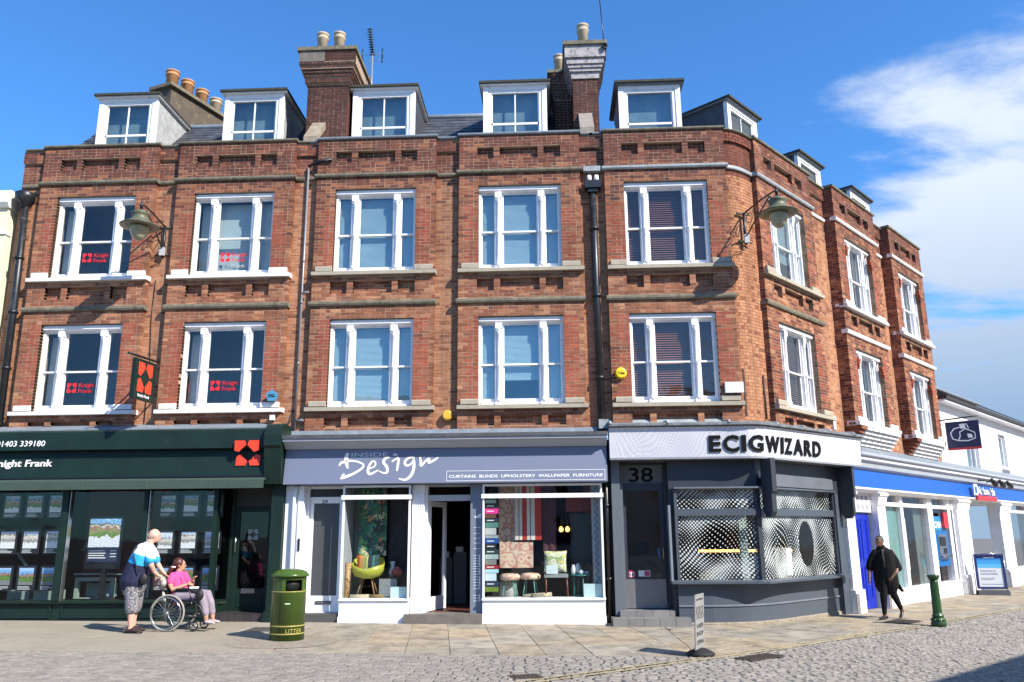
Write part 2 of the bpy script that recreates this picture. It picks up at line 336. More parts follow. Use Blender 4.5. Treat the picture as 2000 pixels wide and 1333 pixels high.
def clip_poly(pts, poly):
    """Sutherland-Hodgman: pts clipped by convex CCW poly"""
    out = pts
    for i in range(len(poly)):
        a, b = poly[i], poly[(i + 1) % len(poly)]
        ins = lambda p: (b[0] - a[0]) * (p[1] - a[1]) - (b[1] - a[1]) * (p[0] - a[0]) >= -1e-9
        res = []
        for j in range(len(out)):
            p, q = out[j], out[(j + 1) % len(out)]
            if ins(p): res.append(p)
            if ins(p) != ins(q):
                d = (b[0] - a[0]) * (q[1] - p[1]) - (b[1] - a[1]) * (q[0] - p[0])
                t = ((b[1] - a[1]) * (p[0] - a[0]) - (b[0] - a[0]) * (p[1] - a[1])) / d if abs(d) > 1e-12 else 0
                res.append((p[0] + (q[0] - p[0]) * t, p[1] + (q[1] - p[1]) * t))
        out = res
        if len(out) < 3: return []
    return out
def area(p): return 0.5 * abs(sum(p[i][0] * p[(i + 1) % len(p)][1] - p[(i + 1) % len(p)][0] * p[i][1] for i in range(len(p))))
def shrink(p, g):
    cx_ = sum(q[0] for q in p) / len(p); cy_ = sum(q[1] for q in p) / len(p)
    out = []
    for q in p:
        d = math.hypot(q[0] - cx_, q[1] - cy_); k = max(0, d - g * 1.3) / d if d else 0
        out.append((cx_ + (q[0] - cx_) * k, cy_ + (q[1] - cy_) * k))
    return out
def slab_mb(p, top, thick=0.05, tilt=0.0):
    mb = MB(); n = len(p); P = shrink(p, 0.005); P2 = shrink(p, 0.010)
    tz = random.uniform(-0.003, 0.003)
    vs = [gp(x, y, top - thick) for x, y in P] + [gp(x, y, top - 0.004 + tz) for x, y in P] + [gp(x, y, top + tz) for x, y in P2]
    fs = [(i, (i + 1) % n, n + (i + 1) % n, n + i) for i in range(n)] + [(n + i, n + (i + 1) % n, 2 * n + (i + 1) % n, 2 * n + i) for i in range(n)] + [tuple(range(2 * n, 3 * n))]
    mb.add(vs, fs); return mb
# pavement bed
mb = MB()
bed = [(-16, -4.22), (2.0, -4.28), (2.5, -4.15), (24, 17.35), (24, 30), (-16, 30)]
mb.quad(*[gp(x, y, -0.012) for x, y in bed])
pave = struct(mb.build('pavement', mat('paving_joint_sand', (0.13, 0.11, 0.09), 0.95, bump=0.3), org=Vector((0, -2, -0.012))))
slabs = []
def ccw(p):
    s = sum(p[i][0] * p[(i + 1) % len(p)][1] - p[(i + 1) % len(p)][0] * p[i][1] for i in range(len(p)))
    return p if s > 0 else p[::-1]
reg1 = [(-4.0, -4.2), (1.95, -4.24), (1.95, 0.6), (-4.0, 0.6)]
rnd = random.Random(3)
u = -5.2
while u < 3:
    w = 0.655 + rnd.choice((0, 0, 0.03, -0.02)); v = -4.22
    first = True
    while v < 0.5:
        h = rnd.choice((0.72, 0.9, 1.05, 1.3, 1.5))
        if 0.5 - v - h < 0.25: h = 0.5 - v + 0.1
        sk = lambda a, b: (a - 0.135 * (b + 0.4), b)
        p = clip_poly(ccw([sk(u, v), sk(u + w, v), sk(u + w, v + h), sk(u, v + h)]), reg1)
        if p and area(p) > 0.02: slabs.append(p)
        v += h
    u += w
reg2 = [(1.955, -4.24), (2.5, -4.12), (13.2, 6.45), (15.5, 14.5), (4.6, 1.4), (1.955, 0.6)]
# corner region: courses turned towards the side street
reg2a = ccw([(1.955, -4.24), (2.4, -4.18), (23.0, 16.2), (23, 21), (1.955, 0.6)])
ang = R(40); u = -3.0
while u < 26:
    w = rnd.choice((0.62, 0.7, 0.8, 0.9)); v = -9 + rnd.uniform(0, 0.5)
    while v < 26:
        h = rnd.choice((0.6, 0.75, 0.95, 1.1))
        rot = lambda a, b: (2.0 + a * math.cos(ang) - b * math.sin(ang), -4.0 + a * math.sin(ang) + b * math.cos(ang))
        p = clip_poly(ccw([rot(v, u - 3), rot(v, u + w - 3), rot(v + h, u + w - 3), rot(v + h, u - 3)]), reg2a)
        if p and area(p) > 0.03: slabs.append(p)
        v += h
    u += w
    if u > 24: break
slabs.sort(key=lambda p: (sum(q[0] for q in p) / len(p)) ** 2 + (sum(q[1] for q in p) / len(p) + 16) ** 2)
for i, p in enumerate(slabs[:290]): slab_mb(p, 0.0).build('slab', york, pave)
if len(slabs) > 290:
    mb = MB()
    for p in slabs[290:]:
        q = slab_mb(p, 0.0); mb.add(q.v, q.f)
    o = mb.build('slab_remainder', york, pave); o['kind'] = 'stuff'
# worn smooth paving before the estate agent (large poured bays)
for (x0, x1, y0, y1) in ((-16, -12.1, -4.2, 0.5), (-12.08, -7.3, -4.2, -2.6), (-12.08, -7.3, -2.58, 0.5), (-7.28, -4.02, -4.2, -2.2), (-7.28, -4.02, -2.18, 0.5)):
    slab_mb(ccw([(x0, y0), (x1, y0), (x1, y1), (x0, y1)]), 0.0).build('paving_bay', conc, pave)
# cast-iron inspection cover with pale frame
mb = MB(); fr = Fr(-4.95, -1.55, 0)
mb.box(Fr(0, 0, 0), -5.35, -4.30, 1.05, 1.90, 0.046, 0.050)
o = mb.build('cover_frame', mat('cover_frame_stone', (0.5, 0.46, 0.38), 0.8), None)
tag(o, 'rusty inspection cover in a pale frame set in the pavement behind the litter bin', 'manhole cover'); o.name = 'inspection_cover'
MB().box(F, -5.27, -4.38, 1.13, 1.82, 0.0505, 0.054).build('lid', mat('rusty_lid', (0.10, 0.085, 0.075), 0.7, var=0.3, vscale=12, bump=0.5), o)
def patch(name, cx_, cy_, rx, ry, z, material, seed, n=28):
    r_ = random.Random(seed); mb = MB()
    vs = [gp(cx_ + rx * math.cos(2 * math.pi * i / n) * r_.uniform(0.93, 1.05), cy_ + ry * math.sin(2 * math.pi * i / n) * r_.uniform(0.93, 1.05), z) for i in range(n)]
    mb.add(vs, [tuple(range(n))]); return mb.build(name, material)
# ring of bedding mortar round the bin
o = patch('mortar_patch', -4.15, -3.0, 0.85, 0.85, 0.004, mat('rough_bedding_mortar', (0.37, 0.31, 0.24), 0.95, var=0.3, vscale=14, bump=0.8, bscale=50), 4)
o.parent = pave; o['kind'] = 'stuff'; o.location = Vector((-4.15, -3.0, 0.04)) - worg(pave); 
o.data.transform(Matrix.Translation(worg(o) - Vector((-4.15, -3.0, 0.04))))
gm = MB(); rg = random.Random(77)
for i in range(110):
    x_, y_ = rg.uniform(-11, 9), rg.uniform(-4.1, -0.4)
    if x_ > 2: y_ = -4 + (x_ - 2) * 1.0 + rg.uniform(0.1, 3.4)
    r_ = rg.uniform(0.010, 0.026); gm.add([gp(x_ + r_ * math.cos(k), y_ + r_ * math.sin(k) * 0.9, 0.0045) for k in (0, 0.9, 1.8, 2.7, 3.6, 4.5, 5.4)], [tuple(range(7))])
o = gm.build('gum_spots', mat('old_gum', (0.12, 0.10, 0.08), 0.9), pave); o['kind'] = 'stuff'
# ----- setts
rs = random.Random(11)
def kerb_y(x):
    if x < 2.1: return -4.24
    return -4.24 + (x - 2.1) * 1.01
all_setts = []
def sett_geo(cx_, cy_, a, w, h, seed):
    r_ = random.Random(seed); c, s = math.cos(a), math.sin(a)
    def q(u, v, dz): return gp(cx_ + u * c - v * s, cy_ + u * s + v * c, dz)
    t = r_.uniform(-0.007, 0.003); i = 0.012
    j = lambda: r_.uniform(-0.006, 0.006)
    base = [(-w / 2 + j(), -h / 2 + j()), (w / 2 + j(), -h / 2 + j()), (w / 2 + j(), h / 2 + j()), (-w / 2 + j(), h / 2 + j())]
    tx, ty = r_.uniform(-0.004, 0.004), r_.uniform(-0.003, 0.003)
    vs = [q(u_, v_, -0.04) for u_, v_ in base] + [q(u_, v_, t - 0.010) for u_, v_ in base] + [q(u_ * (1 - i / w * 2.4), v_ * (1 - i / h * 2.4), t + (tx if u_ > 0 else -tx) + (ty if v_ > 0 else -ty)) for u_, v_ in base]
    fs = [(k, (k + 1) % 4, 4 + (k + 1) % 4, 4 + k) for k in range(4)] + [(4 + k, 4 + (k + 1) % 4, 8 + (k + 1) % 4, 8 + k) for k in range(4)] + [(8, 9, 10, 11)]
    return vs, fs
# long rows that bow gently across the street
row = 0; v = 0.0
spots = []
while v < 16.5:
    d = rs.uniform(0.095, 0.115); u = -11 + rs.uniform(0, 0.1)
    while u < 20:
        w = rs.uniform(0.12, 0.19)
        um = u + w / 2; vm = v + d / 2
        # rows run along x at the left and swing to the side street at the right
        a = R(6) + R(34) * max(0, min(1, (um + 1.5) / 6.0)) 
        x = um; y = -9.3 + vm + (0.105 * um if um < -1.5 else 0)
        k = max(0, um + 1.5)
        y = -9.3 + vm + 0.105 * um + (k * k * 0.055 if k < 7 else 7 * 7 * 0.055 + (k - 7) * 0.77)
        sl = 0.105 + (0.11 * k if k < 7 else 0.77); a = math.atan(sl)
        wc = w * math.cos(a)
        if y < kerb_y(x) - 0.06 and y > -8.1 and (x - 0) ** 2 + (y + 16) ** 2 < 27 ** 2:
            ang_ = math.degrees(math.atan2(x, y + 16))
            if -40 < ang_ + 2.7 < 37: spots.append((x, y, a, w - 0.014, d * math.cos(a) * 1.0 - 0.012, row))
        u += w * math.cos(a)
    v += d; row += 1
spots.sort(key=lambda s: s[0] ** 2 + (s[1] + 16) ** 2)
# the nearest ones that are inside the picture become stones of their own
def in_view(x, y):
    d = Vector((x, y, gz(x))) - CAMP; w = d.dot(_F); return abs(d.dot(_R2) / w) < 1000 / 1596 and d.dot(_U2) / w > -666 / 1596
n_own = 0; mb = MB()
for i, (x, y, a, w, h, r_) in enumerate(spots):
    vs, fs = sett_geo(x, y, a, w, h, i)
    if n_own < 300 and in_view(x, y):
        MB().add(vs, fs).build('sett', setts_grey, road, org=None); n_own += 1
    else: mb.add(vs, fs)
# kerb course of setts at the pavement edge
x = -11.0; i = 0
while x < 2.1:
    vs, fs = sett_geo(x, -4.25, 0, 0.14, 0.09, 9000 + i); mb.add(vs, fs); x += 0.155; i += 1
t_ = 0.0
while t_ < 16:
    vs, fs = sett_geo(2.15 + t_ * 0.7, -4.20 + t_ * 0.71, R(45), 0.15, 0.1, 9500 + i); mb.add(vs, fs); t_ += 0.165; i += 1
o = mb.build('sett_remainder', setts_grey, road); o['kind'] = 'stuff'
# faded double yellow line
yel = mat('faded_yellow_line', (0.50, 0.40, 0.20), 0.8, var=0.15, vscale=9, dirt=((0.30, 0.26, 0.2), 10, 0.5, 0.75))
path = [(-3.5, -9.0), (-0.49, -6.33), (1.44, -4.72), (3.14, -3.26), (5.99, -0.62), (9.88, 3.2), (14, 7.4)]
for off in (0.0, 0.14):
    mb = MB(); L_ = []; Rr = []
    for i, (x, y) in enumerate(path):
        a0 = path[max(0, i - 1)]; a1 = path[min(len(path) - 1, i + 1)]; d = Vector((a1[0] - a0[0], a1[1] - a0[1])).normalized(); nn = Vector((d.y, -d.x))
        L_.append(gp(x + nn.x * off, y + nn.y * off, 0.004)); Rr.append(gp(x + nn.x * (off + 0.05), y + nn.y * (off + 0.05), 0.004))
    for i in range(len(path) - 1): mb.quad(L_[i], Rr[i], Rr[i + 1], L_[i + 1])
    o = mb.build('painted_line', yel, road)
# iron drain gratings
def drain(x, y, a, w, h, label):
    fr = Fr(x, y, a); z = gz(x)
    o = MB().box(fr, -w / 2, w / 2, -h / 2, h / 2, z + 0.002, z + 0.006).build('drain_cover', mat('drain_frame', (0.07, 0.055, 0.045), 0.7, var=0.3, bump=0.4)); tag(o, label, 'drain')
    mb = MB(); k = -w / 2 + 0.05
    while k < w / 2 - 0.04: mb.box(fr, k, k + 0.022, -h / 2 + 0.04, h / 2 - 0.04, z + 0.0065, z + 0.014); k += 0.05
    mb.build('grating', mat('drain_bars', (0.14, 0.10, 0.075), 0.6, var=0.4, vscale=12), o)
drain(2.72, -4.25, R(40), 0.75, 0.34, 'rusty road drain grating by the kerb to the right of the leaning pavement sign')
drain(-0.35, -5.95, R(20), 0.36, 0.26, 'small rusty drain grating among the setts at the bottom of the view')
drain(6.55, 0.55, R(49), 0.8, 0.5, 'dark inspection grating in the pavement under the walking woman')

# ------------------------------------------------------------------ bricks
ZP, ZS2, ZW2, ZSL2, ZM, ZW1, ZSL1 = 9.978, 9.076, 8.81, 6.864, 6.216, 5.941, 4.026
CH = 0.0683
class Bricks:
    """gathers bricks of one building, then links the largest in view as single bricks and the rest as one joined part"""
    def __init__(s): s.b = []; s.core = MB()
    def region(s, fr, v, u0, u1, z0, z1, holes=(), cls=None, dep=0.1, core=True, cv=-0.003, ci=0.0):
        k = int(math.floor(z0 / CH)); rr = random.Random(int((u0 * 37 + z0 * 91 + fr.x * 13 + v * 7) * 1000) & 0xffff)
        while k * CH < z1 - 0.01:
            a0, a1 = max(z0, k * CH) + 0.0055, min(z1, (k + 1) * CH) - 0.0055
            if a1 - a0 > 0.018:
                zc_ = (a0 + a1) / 2; iv = [(u0, u1)]
                for (h0, h1, q0, q1) in holes:
                    if q0 < zc_ < q1:
                        nv = []
                        for (p0, p1) in iv:
                            if h1 <= p0 or h0 >= p1: nv.append((p0, p1))
                            else:
                                if h0 > p0: nv.append((p0, h0))
                                if h1 < p1: nv.append((h1, p1))
                        iv = nv
                for (p0, p1) in iv:
                    u = p0; st = (k % 2 == 0)
                    if u1 - u0 > 0.5 and p0 != u0: st = (k + int(p0 * 10)) % 2 == 0
                    if not st: w = 0.105
                    else: w = 0.208
                    while u < p1 - 0.012:
                        e = min(p1, u + w)
                        if p1 - e < 0.035: e = p1
                        g0 = 0.0 if u == p0 else 0.0055; g1 = 0.0 if e == p1 else 0.0055
                        s.b.append((fr, u + g0, e - g1, v + rr.uniform(-0.0025, 0.0025), a0, a1, cls(fr, (u + e) / 2, zc_) if cls else 0, dep))
                        u = e; w = 0.208 if (w < 0.15 or rr.random() < 0.25) else 0.105
            k += 1
    def corebox(s, fr, u0, u1, v0, v1, z0, z1, mi=0): s.core.box(fr, u0, u1, v0, v1, z0, z1, mi)
    def cells(s, fr, u0, u1, z0, z1, vf, vb, holes, recess=()):
        """solid wall behind the bricks, opened at holes and set back at recesses"""
        us = sorted({u0, u1, *[min(max(h[i], u0), u1) for h in list(holes) + list(recess) for i in (0, 1)]}); zs = sorted({z0, z1, *[min(max(h[i], z0), z1) for h in list(holes) + list(recess) for i in (2, 3)]})
        for i in range(len(us) - 1):
            for j in range(len(zs) - 1):
                if us[i + 1] - us[i] < 1e-4 or zs[j + 1] - zs[j] < 1e-4: continue
                c = ((us[i] + us[i + 1]) / 2, (zs[j] + zs[j + 1]) / 2)
                if any(h[0] < c[0] < h[1] and h[2] < c[1] < h[3] for h in holes): continue
                f_ = vf
                if any(h[0] < c[0] < h[1] and h[2] < c[1] < h[3] for h in recess): f_ = vf - 0.10
                s.core.box(fr, us[i], us[i + 1], vb, f_, zs[j], zs[j + 1])
    def finish(s, root, mats, own=300):
        bs = s.b
        def size(b):
            fr, u0, u1, v, z0, z1, m, d = b; c = fr.p((u0 + u1) / 2, v, (z0 + z1) / 2)
            dd = c - CAMP; w = dd.dot(_F)
            n = Vector((fr.s, -fr.c, 0)); face = max(0.0, -n.dot(dd) / dd.length)
            if w < 0 or abs(dd.dot(_R2) / w) > 0.62: face = 0
            return -(u1 - u0) * (z1 - z0) * face / dd.length_squared
        bs.sort(key=size)
        cache = {}
        for b in bs[:own]:
            fr, u0, u1, v, z0, z1, m, d = b
            key = (round(u1 - u0, 2), m, round(d, 2), round(z1 - z0, 3))
            if key not in cache: cache[key] = MB().box(Fr(0, 0, 0), -key[0] / 2, key[0] / 2, -d, 0, 0, z1 - z0, back=False).mesh('brick', [mats[m]])
            shared('brick', cache[key], fr.p((u0 + u1) / 2, v, z0), fr.a, root)
        mb = MB()
        for b in bs[own:]:
            fr, u0, u1, v, z0, z1, m, d = b; mb.box(fr, u0, u1, v - d, v, z0, z1, m, back=False)
        if mb.v: o = mb.build('brickwork', mats, root); o['kind'] = 'stuff'
        s.core.build('wall', mortar, root)
BM = [B_MAIN, B_JAMB, B_DARK, B_GAP, B_CHIM]

# ------------------------------------------------------------------ sash windows (local frame: x along the wall, -y to the street)
LW, LH1, LH2 = 1.735, ZW1 - (ZSL1 + 0.10), ZW2 - (ZSL2 + 0.10)
O = Fr(0, 0, 0)
_wm = {}
def window_mesh(H, wide=True):
    """frame with head box, two turned mullions, jambs, three sash pairs, bottom rail; origin at the bottom centre"""
    key = round(H, 3)
    if key in _wm: return _wm[key]
    mb = MB(); W = LW; h2 = W / 2
    mb.box(O, -h2, h2, -0.16, -0.05, H - 0.13, H)                  # head box
    mb.prism(O, [(-0.05, H - 0.13), (0.0, H - 0.095), (0.0, H - 0.02), (-0.05, H - 0.0)], -h2 + 0.003, h2 - 0.003)
    mb.box(O, -h2, -h2 + 0.05, -0.17, -0.06, 0, H - 0.13); mb.box(O, h2 - 0.05, h2, -0.17, -0.06, 0, H - 0.13)
    for sgn in (-1, 1):
        x = sgn * 0.453
        mb.box(O, x - 0.073, x + 0.073, -0.17, -0.055, 0.05, H - 0.13)
        # turned column in front of the mullion
        prof = [(0.055, 0.0), (0.058, 0.06), (0.045, 0.09), (0.036, 0.13), (0.034, H * 0.40), (0.048, H * 0.41), (0.048, H * 0.43), (0.034, H * 0.44), (0.036, H - 0.42), (0.05, H - 0.40), (0.038, H - 0.37), (0.044, H - 0.33), (0.06, H - 0.30)]
        mb.lathe((x, 0.045, 0.05), prof, 10)
        mb.box(O, x - 0.07, x + 0.07, -0.054, 0.0, H - 0.25, H - 0.131)
        mb.box(O, x - 0.055, x + 0.055, -0.054, -0.012, H - 0.30, H - 0.251)
        mb.box(O, x - 0.075, x + 0.075, -0.054, 0.0, 0.0, 0.06)
    mb.box(O, -h2 + 0.051, h2 - 0.051, -0.17, -0.045, 0, 0.05)
    # sashes: (x0, x1)
    for (a, b) in ((-h2 + 0.052, -0.527), (-0.379, 0.379), (0.527, h2 - 0.052)):
        t = 0.022 if b - a < 0.5 else 0.034
        zm = 0.05 + (H - 0.18) * 0.475
        for (z0, z1, vo) in ((0.05, zm + 0.02, -0.13), (zm - 0.015, H - 0.13, -0.095)):
            bt = 0.085 if z0 == 0.05 else 0.035
            mb.box(O, a, b, vo - 0.035, vo, z0, z0 + bt); mb.box(O, a, b, vo - 0.035, vo, z1 - 0.035, z1)
            mb.box(O, a, a + t, vo - 0.035, vo, z0 + bt, z1 - 0.035); mb.box(O, b - t, b, vo - 0.035, vo, z0 + bt, z1 - 0.035)
    me = mb.mesh('window', [white]); 
    panes = []
    for (a, b) in ((-h2 + 0.074, -0.549), (-0.345, 0.345), (0.549, h2 - 0.074)):
        zm = 0.05 + (H - 0.18) * 0.475
        panes.append(((a + b) / 2, 0.148, 0.135, b - a, zm - 0.015 - 0.135)); panes.append(((a + b) / 2, 0.113, zm + 0.02, b - a, H - 0.165 - zm - 0.02))
    pm = [MB().box(O, x - w / 2, x + w / 2, -y - 0.003, -y + 0.003, z, z + h) for (x, y, z, w, h) in panes]
    _wm[key] = (me, pm); return _wm[key]
_pmc = {}
blind_pale = mat('pale_blind', (0.46, 0.56, 0.58), 0.8, var=0.06, vscale=2)
blind_slat = mat('white_slat_blind', (0.56, 0.64, 0.66), 0.7, var=0.04)
wood_slat = mat('reddish_wood_slat', (0.48, 0.20, 0.12), 0.5, var=0.15, vscale=6)
curtain_w = mat('white_net_curtain', (0.60, 0.62, 0.58), 0.9, var=0.1, vscale=4)
room_wall = mat('office_wall', (0.34, 0.35, 0.35), 0.9, var=0.15, vscale=0.8)
room_lite = mat('pale_office_wall', (0.42, 0.46, 0.46), 0.9, var=0.15, vscale=0.8)
logo_red = mat('logo_red', (0.72, 0.02, 0.03), 0.5, var=0.0)
def child(win, name, mb_or_me, mats=None, label=None):
    me = mb_or_me if not isinstance(mb_or_me, MB) else mb_or_me.mesh(name, mats if isinstance(mats, (list, tuple)) else [mats])
    o = bpy.data.objects.new(name, me); scene.collection.objects.link(o); o.parent = win
    if label: o['label'] = label
    return o
def kf_logo(mb, x, z, s, v=0.0, fr=O, mi=0, map_=None):
    """emblem of four petals leaving a dark diamond; s = side"""
    q = map_ or (lambda a, b, c: fr.p(a, b, c))
    h = s / 2
    for sx_ in (-1, 1):
        for sz in (-1, 1):
            pts = [(0.06, 1), (0.95, 1), (1, 0.9), (0.93, 0.12), (0.52, 0.5)] if True else []
            pts = [(0.20, 1), (1, 1), (1, 0.20), (0.64, 0.06), (0.06, 0.64)]
            P = [q(x + sx_ * a * h, v, z + sz * b * h) for a, b in pts]
            if sx_ * sz < 0: P = P[::-1]
            mb.add(P, [tuple(range(len(P)))], mi)
def add_window(root, fr, uc, z, H, kind, gl=None, vo=0.0, seed=0):
    me, pm = window_mesh(H); rr = random.Random(seed)
    w = shared('window', me, fr.p(uc, vo, z), fr.a, root)
    for i, p in enumerate(pm):
        g = gl or glass; key = (round(H, 3), i, g.name)
        if key not in _pmc: _pmc[key] = p.mesh('pane', [g])
        child(w, 'pane', _pmc[key])
    h2 = LW / 2
    # a shallow room behind the glass
    rm = MB(); d = 1.6; rc = room_lite if kind in ('office_lite', 'curtain', 'logo_up') else room_wall
    rm.box(O, -h2 - 0.5, h2 + 0.5, -d - 0.02, -d, -0.3, H + 0.3); rm.box(O, -h2 - 0.52, -h2 - 0.5, -d, -0.36, -0.3, H + 0.3); rm.box(O, h2 + 0.5, h2 + 0.52, -d, -0.36, -0.3, H + 0.3)
    rm.box(O, -h2 - 0.5, h2 + 0.5, -d, -0.36, H + 0.28, H + 0.3); rm.box(O, -h2 - 0.5, h2 + 0.5, -d, -0.36, -0.32, -0.3)
    child(w, 'room', rm, rc)
    if kind == 'blind':
        b = MB(); zz = 0.06; 
        for (x0, x1) in ((-h2 + 0.06, -0.55), (-0.36, 0.36), (0.55, h2 - 0.06)):
            bot = rr.choice((0.05, 0.05, 0.05, H * 0.3)) if x1 - x0 > 0.5 else 0.05
            zz = H - 0.16
            while zz > bot: b.prism(O, [(-0.215, zz), (-0.195, zz - 0.028), (-0.197, zz - 0.030), (-0.217, zz - 0.002)], x0, x1); zz -= 0.0245
        child(w, 'slat_blind', b, blind_slat)
    elif kind == 'wood':
        b = MB()
        for (x0, x1) in ((-h2 + 0.06, -0.55), (-0.36, 0.36), (0.55, h2 - 0.06)):
            zz = H - 0.16
            while zz > 0.08: b.prism(O, [(-0.225, zz - 0.012), (-0.195, zz - 0.034), (-0.197, zz - 0.038), (-0.227, zz - 0.016)], x0, x1); zz -= 0.048
        child(w, 'wooden_blind', b, wood_slat)
    elif kind == 'curtain':
        b = MB()
        for (x0, x1) in ((-h2 + 0.06, -0.35), (0.30, h2 - 0.06)):
            n = 16; P = []
            for i in range(n + 1):
                x = x0 + (x1 - x0) * i / n; y = 0.24 + 0.025 * math.sin(i * 1.9); P += [(x, y, 0.06), (x, y, H - 0.14)]
            b.add([Vector(q) for q in P], [(2 * i, 2 * i + 2, 2 * i + 3, 2 * i + 1) for i in range(n)])
        child(w, 'net_curtain', b, curtain_w)
    if kind in ('logo', 'logo_up', 'office_lite'):
        if kind == 'office_lite':
            b = MB(); b.box(O, -h2 + 0.05, h2 - 0.05, -0.30, -0.295, 0.1, H - 0.15); child(w, 'roller_blind', b, blind_pale)
        b = MB(); z0 = 0.50 if kind != 'office_lite' else 0.44
        x0 = -0.28
        kf_logo(b, x0 + 0.10, z0, 0.20, -0.1345); child(w, 'logo_emblem', b, logo_red); b = MB()
        add_text(b, 'Knight', O, x0 + 0.25, x0 + 0.60, -0.1345, z0 + 0.015, 0.085, bold=0.006, depth=0.001, align='fit')
        add_text(b, 'Frank', O, x0 + 0.25, x0 + 0.54, -0.1345, z0 - 0.105, 0.085, bold=0.006, depth=0.001, align='fit')
        child(w, 'logo_name', b, logo_red)
        if kind == 'logo_lite' or kind == 'office_lite':
            b = MB(); add_text(b, 'Frank', O, x0 + 0.25, x0 + 0.54, -0.1345, z0 - 0.235, 0.085, bold=0.0, depth=0.001, align='fit'); child(w, 'faded_lettering', b, mat('ghost_lettering', (0.5, 0.55, 0.56), 0.7))
    if kind in ('logo', 'logo_up'):
        b = MB(); b.box(O, -h2 + 0.06, -0.62, -0.30, -0.29, 0.08, H - 0.2); child(w, 'side_curtain', b, curtain_w)
        b = MB(); b.box(O, -0.5, 0.62, -1.5, -1.2, 0.0, 0.75); b.box(O, 0.1, 0.5, -1.1, -1.05, 0.2, 0.5); child(w, 'office_desk', b, grey_in)
    return w

def sill(root, fr, u0, u1, hole0, hole1, z, mats, proj=0.10, vo=0.0):
    m = MB(); m.prism(fr, [(-0.2 + vo, z), (proj + vo, z), (proj + vo, z + 0.075), (-0.05 + vo, z + 0.10), (-0.2 + vo, z + 0.10)], u0, u1)
    o = m.build('sill', mats, root)
    m = MB(); 
    for a, b in ((u0 + 0.07, hole0 - 0.002), (hole1 + 0.002, u1 - 0.07)):
        m.prism(fr, [(-0.2 + vo, z + 0.1), (proj - 0.045 + vo, z + 0.1), (proj - 0.045 + vo, z + 0.185), (proj - 0.06 + vo, z + 0.205), (-0.2 + vo, z + 0.205)], a, b)
        m.build('sill_block', mats, root); m = MB()
def course(root, fr, u0, u1, z0, z1, proj, m_, name='string_course', vo=0.0, vb=-0.1):
    m = MB(); m.prism(fr, [(vb + vo, z0), (proj * 0.7 + vo, z0), (proj + vo, z0 + (z1 - z0) * 0.35), (proj + vo, z1 - (z1 - z0) * 0.2), (proj * 0.6 + vo, z1), (vb + vo, z1)], u0, u1)
    return m.build(name, m_, root)

def bay(root, BR, fr, L, Rt, kinds, stone=cream, par_m=lead, str2_m=moss, mid_m=moss, gl=None, vo=0.0, bottom=3.60, seed=0, ret=0.115, corbel=False):
    W = Rt - L; c = (L + Rt) / 2; h0, h1 = c - LW / 2, c + LW / 2
    holes = [(h0, h1, ZSL2 + 0.0, ZW2), (h0, h1, ZSL1 + 0.0, ZW1)]
    pan = []
    for (z0, z1) in ((9.42, 9.69), (6.475, 6.755), (3.70, 3.92)):
        for (a, b) in ((0.385, 0.735), (0.865, 1.675), (1.80, 2.155)):
            k = W / 2.56; pan.append((L + a * k, L + b * k, z0, z1))
    def cls(f_, u, z):
        r_ = random.random()
        if fr is not F and r_ < 0.30: return 2  # side-street bays: browner brick, darkened further in colour to offset the stronger sun
        if z > 9.3: return 2 if r_ < 0.9 else 0
        if z > 8.85: return 2 if r_ < 0.6 else 0
        near = min(abs(u - h0), abs(u - h1)) < 0.30
        if near and (ZSL1 + 0.2 < z < ZW1 or ZSL2 + 0.2 < z < ZW2 - 0.5): return 1 if r_ < 0.85 else 0
        if z > 7.6: return 0 if r_ < 0.8 else 2
        return 0 if r_ < 0.8 else 3
    BR.region(fr, vo, L, Rt, bottom, ZP - 0.02, holes + pan, cls)
    for (a, b, z0, z1) in pan:
        BR.region(fr, vo - 0.10, a, b, z0, z1, (), cls, dep=0.04)
    BR.cells(fr, L + 0.006, Rt - 0.006, bottom, ZP - 0.02, vo - 0.0035, vo - 0.36, holes, pan)
    # returns when the bay stands well proud of the wall
    if ret > 0.13:
        lf = Fr(*fr.p(L, vo, 0).xy, fr.a - math.pi / 2)   # left flank: u runs backwards into the wall
        rf = Fr(*fr.p(Rt, vo, 0).xy, fr.a + math.pi / 2)
        BR.region(Fr(*fr.p(L, vo - ret, 0).xy, fr.a - math.pi / 2), 0.0, 0.0, ret - 0.1, bottom, ZP - 0.02, (), cls, dep=0.08)
        BR.region(Fr(*fr.p(Rt, vo - 0.1, 0).xy, fr.a + math.pi / 2), 0.0, 0.0, ret - 0.1, bottom, ZP - 0.02, (), cls, dep=0.08)
    course(root, fr, L - 0.03, Rt + 0.03, ZP - 0.02, ZP + 0.04, 0.045, par_m, 'coping', vo, vb=-0.38)
    course(root, fr, L - 0.045, Rt + 0.045, ZS2, ZS2 + 0.085, 0.06, str2_m, vo=vo)
    course(root, fr, L - 0.04, Rt + 0.04, ZM, ZM + 0.10, 0.06, mid_m, vo=vo)
    for zs in (ZSL2, ZSL1):
        sill(root, fr, L + 0.0, Rt + 0.035, h0, h1, zs, stone, vo=vo)
    add_window(root, fr, c, ZSL2 + 0.10, LH2, kinds[0], gl, vo - 0.06, seed * 2)
    add_window(root, fr, c, ZSL1 + 0.10, LH1, kinds[1], gl, vo - 0.06, seed * 2 + 1)
    # nothing painted under the head: the set-back window lies in soffit shade
    return h0, h1

